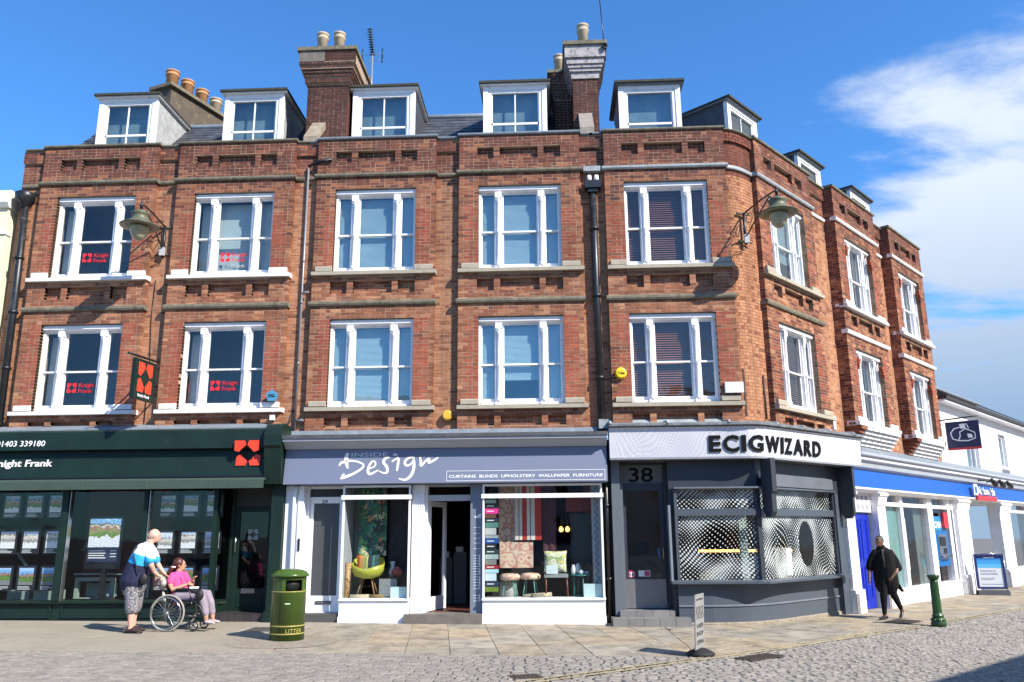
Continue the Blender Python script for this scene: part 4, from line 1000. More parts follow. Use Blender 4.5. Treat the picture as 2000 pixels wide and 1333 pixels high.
def print_mat(name, kind, seed=0):
    """flat print: house photograph, coastline photograph, patterned cloth; only colour, from object coordinates"""
    m = bpy.data.materials.new(name); m.use_nodes = True; t = m.node_tree; L = t.links.new; b = t.nodes['Principled BSDF']; b.inputs['Roughness'].default_value = 0.5
    tc_ = N(t, 'ShaderNodeTexCoord'); sp = N(t, 'ShaderNodeSeparateXYZ'); L(tc_.outputs['Generated'], sp.inputs[0]); oi = N(t, 'ShaderNodeObjectInfo')
    def MM(op, a, b_=None):
        n_ = N(t, 'ShaderNodeMath', operation=op)
        for i, v in enumerate((a, b_)):
            if v is None: continue
            if isinstance(v, (int, float)): n_.inputs[i].default_value = v
            else: L(v, n_.inputs[i])
        return n_.outputs[0]
    if kind == 'house':
        mp_ = N(t, 'ShaderNodeMapping'); L(tc_.outputs['Generated'], mp_.inputs[0]); 
        cb = N(t, 'ShaderNodeCombineXYZ'); L(MM('MULTIPLY', oi.outputs['Random'], 37), cb.inputs[0]); L(cb.outputs[0], mp_.inputs['Location'])
        n1 = N(t, 'ShaderNodeTexNoise'); n1.inputs['Scale'].default_value = 5; n1.inputs['Detail'].default_value = 6; L(mp_.outputs[0], n1.inputs[0])
        h = MM('ADD', sp.outputs['Z'], MM('MULTIPLY', MM('SUBTRACT', n1.outputs['Fac'], 0.5), 0.55)); h = MM('ADD', h, MM('MULTIPLY', MM('SUBTRACT', MM('FRACT', MM('MULTIPLY', oi.outputs['Random'], 7.3)), 0.5), 0.28))
        cr = N(t, 'ShaderNodeValToRGB'); cr.color_ramp.interpolation = 'CONSTANT'
        cols = [(0, (0.75, 0.77, 0.8)), (0.30, (0.16, 0.26, 0.06)), (0.45, (0.30, 0.33, 0.12)), (0.52, (0.38, 0.20, 0.14)), (0.62, (0.62, 0.56, 0.48)), (0.70, (0.10, 0.13, 0.09)), (0.76, (0.25, 0.48, 0.75)), (0.93, (0.5, 0.68, 0.85))]
        el = cr.color_ramp.elements
        while len(el) < len(cols): el.new(0.5)
        for e, (p, c) in zip(el, cols): e.position = p; e.color = (*c, 1)
        L(h, cr.inputs[0]); 
        n2 = N(t, 'ShaderNodeTexNoise'); n2.inputs['Scale'].default_value = 26; n2.inputs['Detail'].default_value = 4; L(mp_.outputs[0], n2.inputs[0])
        r = N(t, 'ShaderNodeMapRange'); r.inputs[1].default_value = 0.35; r.inputs[2].default_value = 0.65; r.inputs[3].default_value = 0.5; r.inputs[4].default_value = 1.4; L(n2.outputs['Fac'], r.inputs[0])
        sc = N(t, 'ShaderNodeVectorMath', operation='SCALE'); L(cr.outputs[0], sc.inputs[0]); L(r.outputs[0], sc.inputs['Scale']); L(sc.outputs[0], b.inputs['Base Color'])
    elif kind in ('botanic', 'ikat', 'floral', 'bracelet'):
        ve = N(t, 'ShaderNodeTexVoronoi'); ve.inputs['Scale'].default_value = {'botanic': 9, 'ikat': 7, 'floral': 9, 'bracelet': 26}[kind]
        n1 = N(t, 'ShaderNodeTexNoise'); n1.inputs['Scale'].default_value = 6; n1.inputs['Detail'].default_value = 3; n1.inputs['Distortion'].default_value = 2.5
        g = N(t, 'ShaderNodeNewGeometry'); L(g.outputs['Position'], n1.inputs[0])
        ad = N(t, 'ShaderNodeVectorMath', operation='ADD'); L(g.outputs['Position'], ad.inputs[0]); s2 = N(t, 'ShaderNodeVectorMath', operation='SCALE'); s2.inputs['Scale'].default_value = 0.35 if kind == 'botanic' else 0.05; L(n1.outputs['Color'], s2.inputs[0]); L(s2.outputs[0], ad.inputs[1]); L(ad.outputs[0], ve.inputs[0])
        cr = N(t, 'ShaderNodeValToRGB'); cr.color_ramp.interpolation = 'LINEAR' if kind != 'botanic' else 'CONSTANT'; el = cr.color_ramp.elements
        C = {'botanic': [(0, (0.01, 0.04, 0.03)), (0.22, (0.03, 0.15, 0.07)), (0.42, (0.02, 0.09, 0.10)), (0.55, (0.10, 0.28, 0.10)), (0.68, (0.03, 0.12, 0.06)), (0.8, (0.62, 0.18, 0.07)), (0.86, (0.55, 0.50, 0.32)), (0.93, (0.04, 0.20, 0.20))],
             'ikat': [(0, (0.10, 0.08, 0.07)), (0.12, (0.55, 0.20, 0.16)), (0.3, (0.62, 0.52, 0.38)), (0.5, (0.60, 0.48, 0.36)), (0.6, (0.48, 0.18, 0.15)), (0.8, (0.64, 0.55, 0.42))],
             'floral': [(0, (0.75, 0.72, 0.6)), (0.3, (0.45, 0.50, 0.12)), (0.5, (0.78, 0.76, 0.66)), (0.7, (0.20, 0.34, 0.10)), (0.85, (0.75, 0.55, 0.2))],
             'bracelet': [(0, (0.06, 0.03, 0.02)), (0.3, (0.30, 0.16, 0.06)), (0.5, (0.55, 0.35, 0.14)), (0.8, (0.12, 0.06, 0.03))]}[kind]
        while len(el) < len(C): el.new(0.5)
        for e, (p, c) in zip(el, C): e.position = p; e.color = (*c, 1)
        if kind == 'botanic': sv = N(t, 'ShaderNodeSeparateColor'); L(ve.outputs['Color'], sv.inputs[0]); L(sv.outputs[0], cr.inputs[0])
        else:
            L(ve.outputs['Distance'], cr.inputs[0])
        L(cr.outputs[0], b.inputs['Base Color'])
    MATS[name] = m; return m
pm_house = print_mat('property_photograph', 'house'); pm_house2 = print_mat('street_photograph', 'house'); pm_bot = print_mat('leafy_print_fabric', 'botanic'); pm_ikat = print_mat('ikat_fabric', 'ikat'); pm_flor = print_mat('floral_fabric', 'floral'); pm_leo = print_mat('leopard_fabric', 'bracelet')
for nm_, cols_ in (('street_photograph', [(0.75, 0.77, 0.8), (0.30, 0.29, 0.27), (0.42, 0.40, 0.36), (0.60, 0.56, 0.50), (0.70, 0.68, 0.64), (0.22, 0.12, 0.08), (0.55, 0.66, 0.80), (0.7, 0.78, 0.88)]), ('garden_photograph', [(0.20, 0.21, 0.22), (0.10, 0.20, 0.03), (0.16, 0.28, 0.05), (0.05, 0.10, 0.03), (0.45, 0.24, 0.16), (0.12, 0.08, 0.07), (0.18, 0.40, 0.72), (0.35, 0.56, 0.82)])):
    m_x = MATS.get(nm_) or print_mat(nm_, 'house')
    for n_ in m_x.node_tree.nodes:
        if n_.bl_idname == 'ShaderNodeValToRGB':
            for e_, c_ in zip(n_.color_ramp.elements, cols_): e_.color = (*c_, 1)
        if n_.bl_idname == 'ShaderNodeTexNoise': n_.inputs['Scale'].default_value *= 1.5
pm_house3 = MATS['garden_photograph']
textdk = mat('ink', (0.008, 0.008, 0.009), 0.7, var=0, spec=0.15); textwh = mat('white_lettering', (0.82, 0.82, 0.82), 0.5, var=0.0)
paper = mat('paper', (0.72, 0.74, 0.74), 0.7, var=0.05)

# ------------------------------------------------------------------ estate agent shopfront (parts of its building)
rt = bldA; X1 = -5.17
part('lead_apron', MB().prism(F, [(-0.11, 3.83), (-0.10, 3.83), (0.30, 3.70), (0.30, 3.66), (-0.11, 3.66)], XA0, -5.55), lead, rt)
# box behind the fascia and its boards
part('fascia_box', MB().prism(F, [(-0.12, 3.658), (0.42, 3.658), (0.47, 3.62), (0.52, 3.27), (0.40, 3.255), (-0.12, 3.255)], XA0, -5.52), green, rt)
part('fascia', MB().prism(F, [(-0.12, 3.252), (0.38, 3.252), (0.47, 2.745), (-0.12, 2.745)], XA0, -5.52), green, rt)
part('fascia_lip', MB().prism(F, [(0.30, 2.743), (0.52, 2.743), (0.53, 2.715), (0.30, 2.70)], XA0, -5.50), blk, rt)
part('awning_roll', MB().prism(F, [(0.20, 2.698), (0.56, 2.698), (0.58, 2.66), (0.585, 2.50), (0.577, 2.50), (0.565, 2.655), (0.20, 2.65)], XA0, -5.47), green_awn, rt)
for x in (-10.2, -9.0, -7.75, -6.5): bx('awning_seam', rt, F, x, x + 0.012, 0.587, 0.591, 2.502, 2.655, mat('awning_seam', (0.10, 0.13, 0.10), 0.7))
lean = lambda z: 0.52 + (3.27 - z) * 0.143 if z > 3.26 else 0.38 + (3.252 - z) * 0.1775
m = MB(); add_text(m, '01403 339180', F, -10.86, -9.88, 0.002, 3.35, 0.115, bold=0.006, lean=lambda z: 0.52 - (z - 3.27) * 0.143); part('telephone_number', m, textwh, rt)
m = MB(); add_text(m, 'Knight Frank', F, -10.97, -9.73, 0.004, 2.965, 0.135, bold=0.014, lean=lambda z: 0.38 + (3.252 - z) * 0.1775, depth=0.012); part('shop_name', m, textwh, rt)
ored = mat('signal_red', (0.80, 0.055, 0.02), 0.45, var=0.0)
def kf_big(x, z, s, root, name='emblem'):
    m = MB(); kf_logo(m, x, z, s, map_=lambda a, b, c: F.p(a, 0.003 + (0.52 - (c - 3.27) * 0.143 if c > 3.262 else 0.38 + (3.252 - c) * 0.1775), c)); return m
# emblem: upper petals on the box, lower petals on the board, each on its own metal plate
for sx_ in (-1, 1):
    for sz in (-1, 1):
        pts = [(0.20, 1), (1, 1), (1, 0.20), (0.64, 0.06), (0.06, 0.64)]
        P = [(-5.85 + sx_ * a * 0.235, 3.17 + sz * b * 0.235) for a, b in pts]
        if sx_ * sz < 0: P = P[::-1]
        vf = (lambda c: 0.545) if sz > 0 else (lambda c: 0.38 + (3.252 - c) * 0.1775 + 0.004)
        m = MB(); n = len(P); V0 = [F.p(a, vf(c), c) for a, c in P]; V1 = [F.p(a, vf(c) + 0.02, c) for a, c in P]
        m.add(V0 + V1, [(i, (i + 1) % n, n + (i + 1) % n, n + i) for i in range(n)] + [tuple(range(n, 2 * n))]); part('emblem_petal', m, ored, rt)
# console bracket with rounded head, and pilaster
prof = [(-0.1, 2.58), (0.46, 2.58), (0.50, 2.74), (0.58, 3.25), (0.62, 3.30), (0.62, 3.50), (0.58, 3.62), (0.50, 3.70), (0.40, 3.74), (0.28, 3.74), (-0.1, 3.70)]
part('console', MB().prism(F, prof, -5.50, -5.17), green, rt)
m = MB(); m.box(F, -5.40, -5.17, -0.05, 0.26, 0.24, 2.578); m.box(F, -5.43, -5.17, -0.05, 0.30, 0.05, 0.239); part('pilaster', m, green, rt)
# stall riser with sunk panels, sill, glazing bars
SILL = 0.42
part('stall_riser', MB().box(F, XA0, -6.46, -0.05, 0.22, 0.05, SILL - 0.03), green, rt)
for a, b in ((-11.4, -9.50), (-9.38, -7.92), (-7.86, -6.50)):
    part('riser_panel', frame_mb(F, a + 0.04, b - 0.04, 0.13, 0.36, 0.221, 0.245, 0.03), green, rt)
part('shop_sill', MB().prism(F, [(-0.05, SILL - 0.03), (0.29, SILL - 0.03), (0.30, SILL), (0.24, SILL + 0.02), (-0.05, SILL + 0.02)], XA0, -6.44), green, rt)
part('kerb_board', MB().box(F, XA0, -6.46, -0.05, 0.27, -0.1, 0.10), green, rt)
for a, b in ((-9.53, -9.40), (-7.90, -7.82), (-6.52, -6.44)): part('mullion', MB().box(F, a, b, 0.12, 0.29, SILL + 0.021, 2.70), green, rt)
for a in (-9.385, -7.805): part('glazing_bead', MB().box(F, a, a + 0.012, 0.15, 0.262, SILL + 0.022, 2.5), steel, rt)
part('shop_head', MB().box(F, XA0, -5.41, 0.02, 0.30, 2.52, 2.70), green, rt)
for a, b in ((XA0, -9.532), (-9.372, -7.902), (-7.792, -6.522)): part('shop_pane', MB().box(F, a, b, 0.20, 0.206, SILL + 0.021, 2.52), glass_dk, rt)
# splayed lobby side and door
part('lobby_side', MB().quad(Vector((-6.44, -0.26, SILL)), Vector((-6.36, 0.34, SILL)), Vector((-6.36, 0.34, 2.6)), Vector((-6.44, -0.26, 2.6))), glass_dk, rt)
part('lobby_base', MB().add([Vector((x, y, z)) for z in (0.05, SILL) for x, y in ((-6.44, -0.27), (-6.35, 0.36), (-6.6, 0.36), (-6.6, -0.2))], [(0, 1, 5, 4), (4, 5, 6, 7), (1, 2, 6, 5), (0, 3, 2, 1), (3, 0, 4, 7), (2, 3, 7, 6)]), green, rt)
d = part('door', frame_mb(F, -6.30, -5.53, 0.22, 2.18, -0.34, -0.29, 0.10, 0.40), green, rt)
part('door_panel', frame_mb(F, -6.16, -5.67, 0.28, 0.50, -0.289, -0.275, 0.025), green, d)
part('door_glass', MB().box(F, -6.199, -5.631, -0.318, -0.312, 0.621, 2.079), glass_dk, d)
part('letter_plate', MB().box(F, -6.09, -5.82, -0.289, -0.272, 0.53, 0.62), steel, d)
m = MB(); m.tube([F.p(-6.25, -0.29, 1.30), F.p(-6.25, -0.24, 1.31), F.p(-6.25, -0.24, 1.58), F.p(-6.25, -0.29, 1.59)], 0.011, 6); part('door_handle', m, steel, d)
m = MB(); kf_logo(m, -5.93, 1.64, 0.20, -0.308); part('door_emblem', m, mat('frosted_vinyl', (0.45, 0.48, 0.47), 0.7), d)
part('door_frame', frame_mb(F, -6.38, -5.42, 0.20, 2.62, -0.36, -0.28, 0.075, 0.02), green, rt)
part('transom_panel', MB().box(F, -6.30, -5.5, -0.36, -0.30, 2.185, 2.54), mat('dull_grey_panel', (0.05, 0.055, 0.055), 0.6), rt)
part('lobby_wall', MB().box(F, -5.42, -5.405, -0.36, 0.0, 0.2, 2.6), green, rt)
# tiled step
tile = mat('black_step_tile', (0.05, 0.045, 0.045), 0.45, var=0.2, vscale=9, island=0.2)
part('doorstep', MB().box(F, -6.44, -5.18, -0.35, 0.18, -0.05, 0.190), mat('step_core', (0.1, 0.09, 0.08), 0.9), rt)
x = -6.44
while x < -5.2: MB().box(F, x + 0.003, min(x + 0.147, -5.18), 0.18, 0.192, 0.055, 0.188).build('step_tile', tile, rt); x += 0.15
x = -6.44
while x < -5.2: MB().box(F, x + 0.003, min(x + 0.197, -5.18), -0.34, 0.19, 0.1905, 0.198).build('step_tile', tile, rt); x += 0.2
# shop interior
m = MB(); m.box(F, XA0 + 0.25, -6.36, -3.2, 0.03, SILL - 0.06, SILL - 0.031); part('display_floor', m, mat('dark_carpet', (0.03, 0.03, 0.03), 0.95), rt)
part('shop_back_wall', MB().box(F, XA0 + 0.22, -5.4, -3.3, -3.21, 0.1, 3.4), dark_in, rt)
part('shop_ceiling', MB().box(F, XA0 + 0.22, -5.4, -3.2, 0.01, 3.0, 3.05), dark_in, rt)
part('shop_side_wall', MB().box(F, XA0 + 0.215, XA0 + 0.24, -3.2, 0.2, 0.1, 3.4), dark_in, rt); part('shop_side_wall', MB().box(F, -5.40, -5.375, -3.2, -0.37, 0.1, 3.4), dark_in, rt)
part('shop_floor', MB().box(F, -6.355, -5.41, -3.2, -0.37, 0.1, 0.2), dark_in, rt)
part('red_partition', MB().box(F, -9.9, -8.1, -1.35, -1.30, 0.4, 3.0), red_in, rt)
# property cards, each on its hanging dark board
cxs = [(-10.87, 0.29), (-10.41, 0.29), (-9.95, 0.29)]; rows = ((2.42, 0.32), (1.73, 0.32), (1.04, 0.32))
card_d = mat('card_border', (0.012, 0.013, 0.02), 0.5); ncard = 0
lbl = ['top', 'middle', 'bottom']; colw = ['first from the left edge of the picture', 'second column', 'third column']
def card(x, zt, w, h, v, label, lit=True):
    global ncard
    q = MB().box(F, x - 0.045, x + w + 0.045, v - 0.012, v, zt - h - 0.11, zt + 0.045).build('property_card', card_d); tag(q, label, 'poster', 'property cards in the estate agent windows')
    MB().box(F, x, x + w, v + 0.0005, v + 0.004, zt - h, zt).build('photograph', (pm_house, pm_house2, pm_house3)[ncard % 3], q)
    m = MB(); rr_ = random.Random(ncard); ncard += 1
    for i in range(3):
        w2 = w * rr_.uniform(0.5, 0.95); m.box(F, x, x + w2, v + 0.0005, v + 0.003, zt - h - 0.035 - i * 0.024, zt - h - 0.026 - i * 0.024)
    m.build('caption', paper, q)
for ci, (x, w) in enumerate(cxs):
    for ri, (zt, h) in enumerate(rows):
        card(x, zt, w, h, -0.02, f'house card in the left window, {lbl[ri]} row, ' + ['column at the left picture edge', 'middle column of three', 'column nearest the mullion'][ci])
for ci, x in enumerate((-7.70, -7.24, -6.77)):
    for ri, (zt, h) in enumerate(((2.40, 0.31), (1.70, 0.31), (1.02, 0.31))):
        card(x, zt, 0.28, h, -0.02, f'house card in the window by the door, {lbl[ri]} row, ' + ['column farthest from the door', 'middle column of three', 'column nearest the door'][ci])
# tall advertising screen
t = thing('display_screen', F.p(-8.9, -0.3, SILL), 'tall black display screen showing coastal house photographs before the dark red wall', 'screen')
part('screen_case', MB().box(F, -9.29, -8.56, -0.36, -0.30, 1.00, 2.02), blk, t)
part('screen_post', MB().box(F, -8.98, -8.88, -0.42, -0.37, 0.42, 1.9), blk, t)
scr = print_mat('screen_picture', 'house'); b_ = scr.node_tree.nodes['Principled BSDF']; 
for l in list(b_.inputs['Base Color'].links): scr.node_tree.links.new(l.from_socket, b_.inputs['Emission Color'])
b_.inputs['Emission Strength'].default_value = 0.55
m = MB(); m.box(F, -9.25, -8.62, -0.298, -0.292, 1.42, 1.97); part('picture', m, scr, t)
m = MB(); m.box(F, -9.25, -8.62, -0.298, -0.292, 1.14, 1.41); part('caption_panel', m, mat('screen_navy', (0.02, 0.03, 0.06), 0.4, emis=((0.02, 0.03, 0.07), 0.5)), t)
m = MB()
for i in range(4): m.box(F, -9.22, -8.9 + 0.03 * (i % 2), -0.2915, -0.289, 1.34 - i * 0.045, 1.36 - i * 0.045)
for i in range(3): m.box(F, -8.78, -8.66, -0.2915, -0.289, 1.34 - i * 0.055, 1.355 - i * 0.055)
part('caption_text', m, paper, t)
# desk and white frame furniture
pg = mat('pale_green_laminate', (0.33, 0.42, 0.38), 0.5, var=0.05)
t = thing('desk', F.p(-9.1, -0.7, SILL), 'pale green office desk with white top behind the centre window of the estate agent', 'desk')
part('desk_top', MB().box(F, -9.65, -8.15, -1.1, -0.6, 0.875, 0.91), pg, t)
part('desk_frame', frame_mb(F, -9.60, -8.80, 0.42, 0.83, -0.66, -0.58, 0.075, 0.02), pg, t); part('modesty_panel', MB().box(F, -9.52, -8.88, -0.9, -0.88, 0.44, 0.70), mat('pale_teal_panel', (0.30, 0.42, 0.42), 0.5), t)
part('desk_frame', frame_mb(F, -8.6, -8.2, 0.42, 0.83, -0.9, -0.84, 0.05, 0.02), pg, t)
t = thing('display_stand', F.p(-10.6, -0.45, SILL), 'white angled leaflet stand at the bottom of the left estate agent window', 'stand')
m = MB(); m.box(F, -10.55, -10.50, -0.5, -0.45, 0.42, 1.0); part('post', m, pg, t); m = MB(); m.tube([F.p(-10.52, -0.48, 1.0), F.p(-10.80, -0.48, 1.32)], 0.03, 4); part('arm', m, pg, t); m = MB(); m.box(F, -10.85, -10.40, -0.6, -0.4, 0.42, 0.60); part('base_box', m, pg, t)
t = tag(MB().box(F, -10.25, -9.75, -0.55, -0.3, 0.42, 0.60).build('window_box', pg), 'low pale box on the window floor under the second column of cards', 'box')

# ------------------------------------------------------------------ interiors shop (parts of its building)
rt = bldB
part('lead_apron', MB().prism(F, [(-0.11, 3.64), (0.02, 3.64), (0.05, 3.53), (-0.11, 3.53)], XAB, 0.9), lead, rt)
part('lead_apron', MB().prism(F, [(0.051, 3.555), (0.60, 3.49), (0.60, 3.42), (0.051, 3.42)], XAB + 0.005, 1.06), mat('sooty_lead', (0.10, 0.10, 0.11), 0.6, var=0.3, vscale=5, bump=0.4), rt)
part('cornice', MB().prism(F, [(-0.11, 3.418), (0.575, 3.418), (0.575, 3.375), (0.50, 3.35), (0.36, 3.24), (-0.11, 3.24)], XAB + 0.01, 1.05), palegrey, rt)
part('fascia', MB().prism(F, [(-0.11, 3.237), (0.32, 3.237), (0.42, 2.57), (-0.11, 2.55)], XAB + 0.015, 1.045), lav, rt)
fl = lambda z: 0.32 + (3.237 - z) * 0.15
m = MB(); add_text(m, 'INSIDE', F, -3.86, -3.15, 0.002, 3.085, 0.085, lean=fl, depth=0.003); part('small_name', m, mat('grey_white_lettering', (0.62, 0.64, 0.68), 0.5, var=0), rt)
m = MB(); q = lambda a, b, c: F.p(a, fl(c) + 0.002 + b, c); sx = lambda u, v: (-4.3085 + 0.00278 * u, 3.405 - 0.00273 * v)
strokes = [([(136, 90), (126, 120), (130, 160), (142, 200)], [16, 22, 20, 8]), ([(80, 182), (92, 160), (140, 146), (200, 150), (252, 172)], [6, 14, 12, 10, 8]), ([(252, 172), (240, 200), (180, 238), (118, 262), (94, 270)], [8, 12, 13, 16, 8]),
           ([(100, 268), (112, 246), (122, 236)], [8, 12, 6]), ([(296, 200), (328, 186), (332, 160), (312, 150), (290, 182), (284, 222), (302, 240), (356, 212)], [6, 9, 9, 10, 13, 15, 13, 6]),
           ([(432, 120), (400, 132), (388, 158), (412, 190), (418, 226), (394, 234), (360, 220)], [6, 13, 15, 15, 14, 9, 5]), ([(446, 156), (488, 130), (490, 170), (484, 220)], [6, 12, 14, 8]),
           ([(592, 122), (552, 136), (536, 166), (556, 184), (586, 166), (600, 122)], [6, 12, 13, 12, 9, 8]), ([(592, 122), (602, 180), (588, 246), (548, 282), (500, 274)], [8, 15, 16, 13, 5]),
           ([(640, 124), (648, 158), (650, 186), (682, 152), (706, 136), (702, 164), (736, 150), (768, 128)], [8, 13, 13, 10, 11, 13, 12, 5])]
for pts, ws in strokes:
    P = smooth_pts([sx(*p) for p in pts], 4); W = []
    for i in range(len(ws) - 1): W += [0.0036 * (ws[i] + (ws[i + 1] - ws[i]) * j / 4) for j in range(4)]
    W.append(0.0036 * ws[-1])
    m = MB(); ribbon(m, P, W, q, 0.003); part('brush_letter', m, mat('cream_lettering', (0.80, 0.78, 0.70), 0.5, var=0), rt)
m = MB(); P = [(450, 108), (462, 92), (474, 98), (488, 104), (476, 114), (456, 116)]; V = [q(*(lambda t_: (t_[0], 0.003, t_[1]))(sx(*p))) for p in P]; m.add(V, [tuple(range(5, -1, -1))]); part('brush_dot', m, mat('grey_white_lettering'), rt)
m = MB()
for a, b, c, d_ in ((-2.005, 1.0, 2.785, 2.793), (-2.005, 1.0, 2.598, 2.606), (-2.005, -1.997, 2.606, 2.785), (0.992, 1.0, 2.606, 2.785)):
    V = [q(x_, 0.003, z_) for x_, z_ in ((a, c), (b, c), (b, d_), (a, d_))]; m.add(V, [(0, 1, 2, 3)])
part('lettering_border', m, textwh, rt)
m = MB(); add_text(m, 'CURTAINS  BLINDS  UPHOLSTERY  WALLPAPER  FURNITURE', F, -1.955, 0.955, 0.002, 2.66, 0.056, bold=0.012, lean=fl, depth=0.002); part('trade_lettering', m, textwh, rt)
# left pier, pipe
bx('pier', rt, F, -5.16, -4.79, -0.12, 0.16, 0.0, 2.55, whitegl); part('pier_moulding', MB().box(F, -4.90, -4.80, 0.161, 0.19, 0.03, 2.55), whitegl, rt)
part('small_pipe', MB().tube([F.p(-4.98, 0.21, 0.05), F.p(-4.98, 0.21, 2.3), F.p(-4.93, 0.24, 2.54)], 0.035, 10), whitegl, rt)
# street door 39
bx('doorstep', rt, F, -4.79, -4.02, -0.12, 0.20, -0.05, 0.185, mat('dark_step', (0.10, 0.095, 0.09), 0.6, var=0.2))
part('door_frame', frame_mb(F, -4.79, -4.02, 0.19, 2.549, -0.12, -0.02, 0.05, 0.02), whitegl, rt)
d = part('door', frame_mb(F, -4.735, -4.075, 0.215, 2.30, -0.11, -0.055, 0.075, 0.28), whitegl, rt)
bx('door_glass', d, F, -4.655, -4.155, -0.085, -0.08, 0.50, 2.22, mat('etched_grey_glass', (0.085, 0.09, 0.095), 0.35, var=0.05))
bx('letter_plate', d, F, -4.55, -4.25, -0.054, -0.04, 0.34, 0.40, mat('dark_bronze', (0.03, 0.028, 0.025), 0.35)); bx('letter_flap', d, F, -4.53, -4.27, -0.0395, -0.035, 0.352, 0.385, mat('grey_metal_flap', (0.3, 0.3, 0.3), 0.3, metal=0.6))
m = MB(); add_text(m, '39', F, -4.50, -4.39, -0.054, 2.228, 0.062, bold=0.01, depth=0.003); part('door_number', m, textdk, d)
bx('transom_bar', rt, F, -4.74, -4.07, -0.10, -0.03, 2.301, 2.345, whitegl); bx('transom_glass', rt, F, -4.735, -4.075, -0.07, -0.065, 2.346, 2.49, mat('dim_transom', (0.06, 0.06, 0.055), 0.2)); 
bx('intercom', rt, F, -4.865, -4.83, 0.191, 0.21, 1.33, 1.56, blk)
# windows
def shopwin(root, fr, a, b, zt=2.545, splay=True):
    part('stall_riser', MB().box(fr, a, b, -0.10, 0.24, 0.14, 0.42), whitegl, root)
    part('plinth', MB().box(fr, a - 0.01, b + 0.01, -0.10, 0.265, -0.08, 0.139), whitegl, root)
    part('shop_sill', MB().prism(fr, [(-0.1, 0.421), (0.275, 0.421), (0.275, 0.445), (0.2, 0.46), (-0.1, 0.46)], a - 0.01, b + 0.01), whitegl, root)
    part('glazing_post', MB().box(fr, a, a + 0.035, 0.17, 0.245, 0.461, zt), whitegl, root); part('glazing_post', MB().box(fr, b - 0.035, b, 0.17, 0.245, 0.461, zt), whitegl, root)
    part('transom_bar', MB().box(fr, a - 0.02, b + 0.02, 0.15, 0.28, 2.28, 2.36), whitegl, root); part('window_head', MB().box(fr, a + 0.036, b - 0.036, 0.17, 0.24, zt - 0.04, zt), whitegl, root)
    part('shop_pane', MB().box(fr, a + 0.036, b - 0.036, 0.20, 0.206, 0.461, 2.279), glass_dk, root); part('shop_pane', MB().box(fr, a + 0.036, b - 0.036, 0.20, 0.206, 2.361, zt - 0.041), glass_dk, root)
shopwin(rt, F, -4.02, -2.71); shopwin(rt, F, -1.33, 0.94)
# blinds valance lettering behind the transoms
for a, b, tx in ((-3.97, -2.76, 'DESIGNER'), (-1.27, 0.88, 'FURNISHINGS')): pass
# fluted piers either side of the open door
def fluted(root, a, b, m_, v=0.12):
    part('pier', MB().box(F, a, b, -0.12, v, 0.18, 2.55), m_, root); n = 6
    for i in range(n):
        u = a + (b - a) * (i + 0.5) / n; part('flute', MB().box(F, u - 0.012, u + 0.012, v + 0.001, v + 0.012, 0.25, 2.40), m_, root)
fluted(rt, -2.70, -2.46, whitegl); bx('pier', rt, F, -1.57, -1.335, -0.12, 0.14, 0.18, 2.55, mat('blue_grey_pier', (0.22, 0.26, 0.34), 0.4, var=0.05))
part('door_side', MB().box(F, -2.459, -2.41, -0.16, 0.02, 0.19, 2.55), whitegl, rt); bx('door_head', rt, F, -2.409, -1.571, -0.16, 0.02, 2.25, 2.36, palegrey); bx('door_head', rt, F, -2.409, -1.571, -0.16, 0.02, 2.52, 2.55, palegrey)
bx('transom_glass', rt, F, -2.409, -1.571, -0.09, -0.085, 2.361, 2.519, glass_dk)
# door leaf folded inwards
lf = Fr(-2.40, 0.12, R(72)); d = part('door', frame_mb(lf, 0, 0.80, 0.2, 2.25, -0.05, 0.0, 0.10, 0.25), whitegl, rt); bx('door_glass', d, lf, 0.101, 0.699, -0.027, -0.023, 0.451, 2.149, glass_dk)
stone_step = mat('stone_step', (0.19, 0.165, 0.14), 0.7, var=0.2, vscale=6)
part('doorstep', MB().poly(Fr(0, 0, 0), [(0, 0)], 0, 0) if False else MB().add([Vector((x, y, z)) for z in (-0.06, 0.185) for x, y in ((-2.78, -0.36), (-1.33, -0.36), (-1.33, 0.12), (-2.70, 0.12))], [(0, 1, 5, 4), (1, 2, 6, 5), (2, 3, 7, 6), (3, 0, 4, 7), (4, 5, 6, 7), (3, 2, 1, 0)]), stone_step, rt)
# pale writing on the blue-grey pier
m = MB(); rr = random.Random(2)
for i, z in enumerate((1.95, 1.74, 1.63, 1.54, 1.45, 1.35)): m.box(F, -1.50, -1.38, 0.141, 0.143, z - 0.004, z + 0.004)
for z0, z1 in ((1.02, 1.24), (0.88, 0.99), (0.68, 0.84), (0.62, 0.66), (0.40, 0.52)):
    m.box(F, -1.40, -1.385, 0.141, 0.143, z0, z1); 
    for k in range(int((z1 - z0) / 0.05) + 1): m.box(F, -1.51, -1.401, 0.141, 0.143, z0 + k * 0.05, z0 + k * 0.05 + 0.008)
part('pier_lettering', m, textwh, rt)
m = MB(); m.add([F.p(u, 0.143, z) for u, z in ((-1.50, 1.92), (-1.44, 1.97), (-1.37, 2.0), (-1.37, 1.92))], [(0, 1, 2, 3)]); part('pier_symbol', m, textwh, rt)
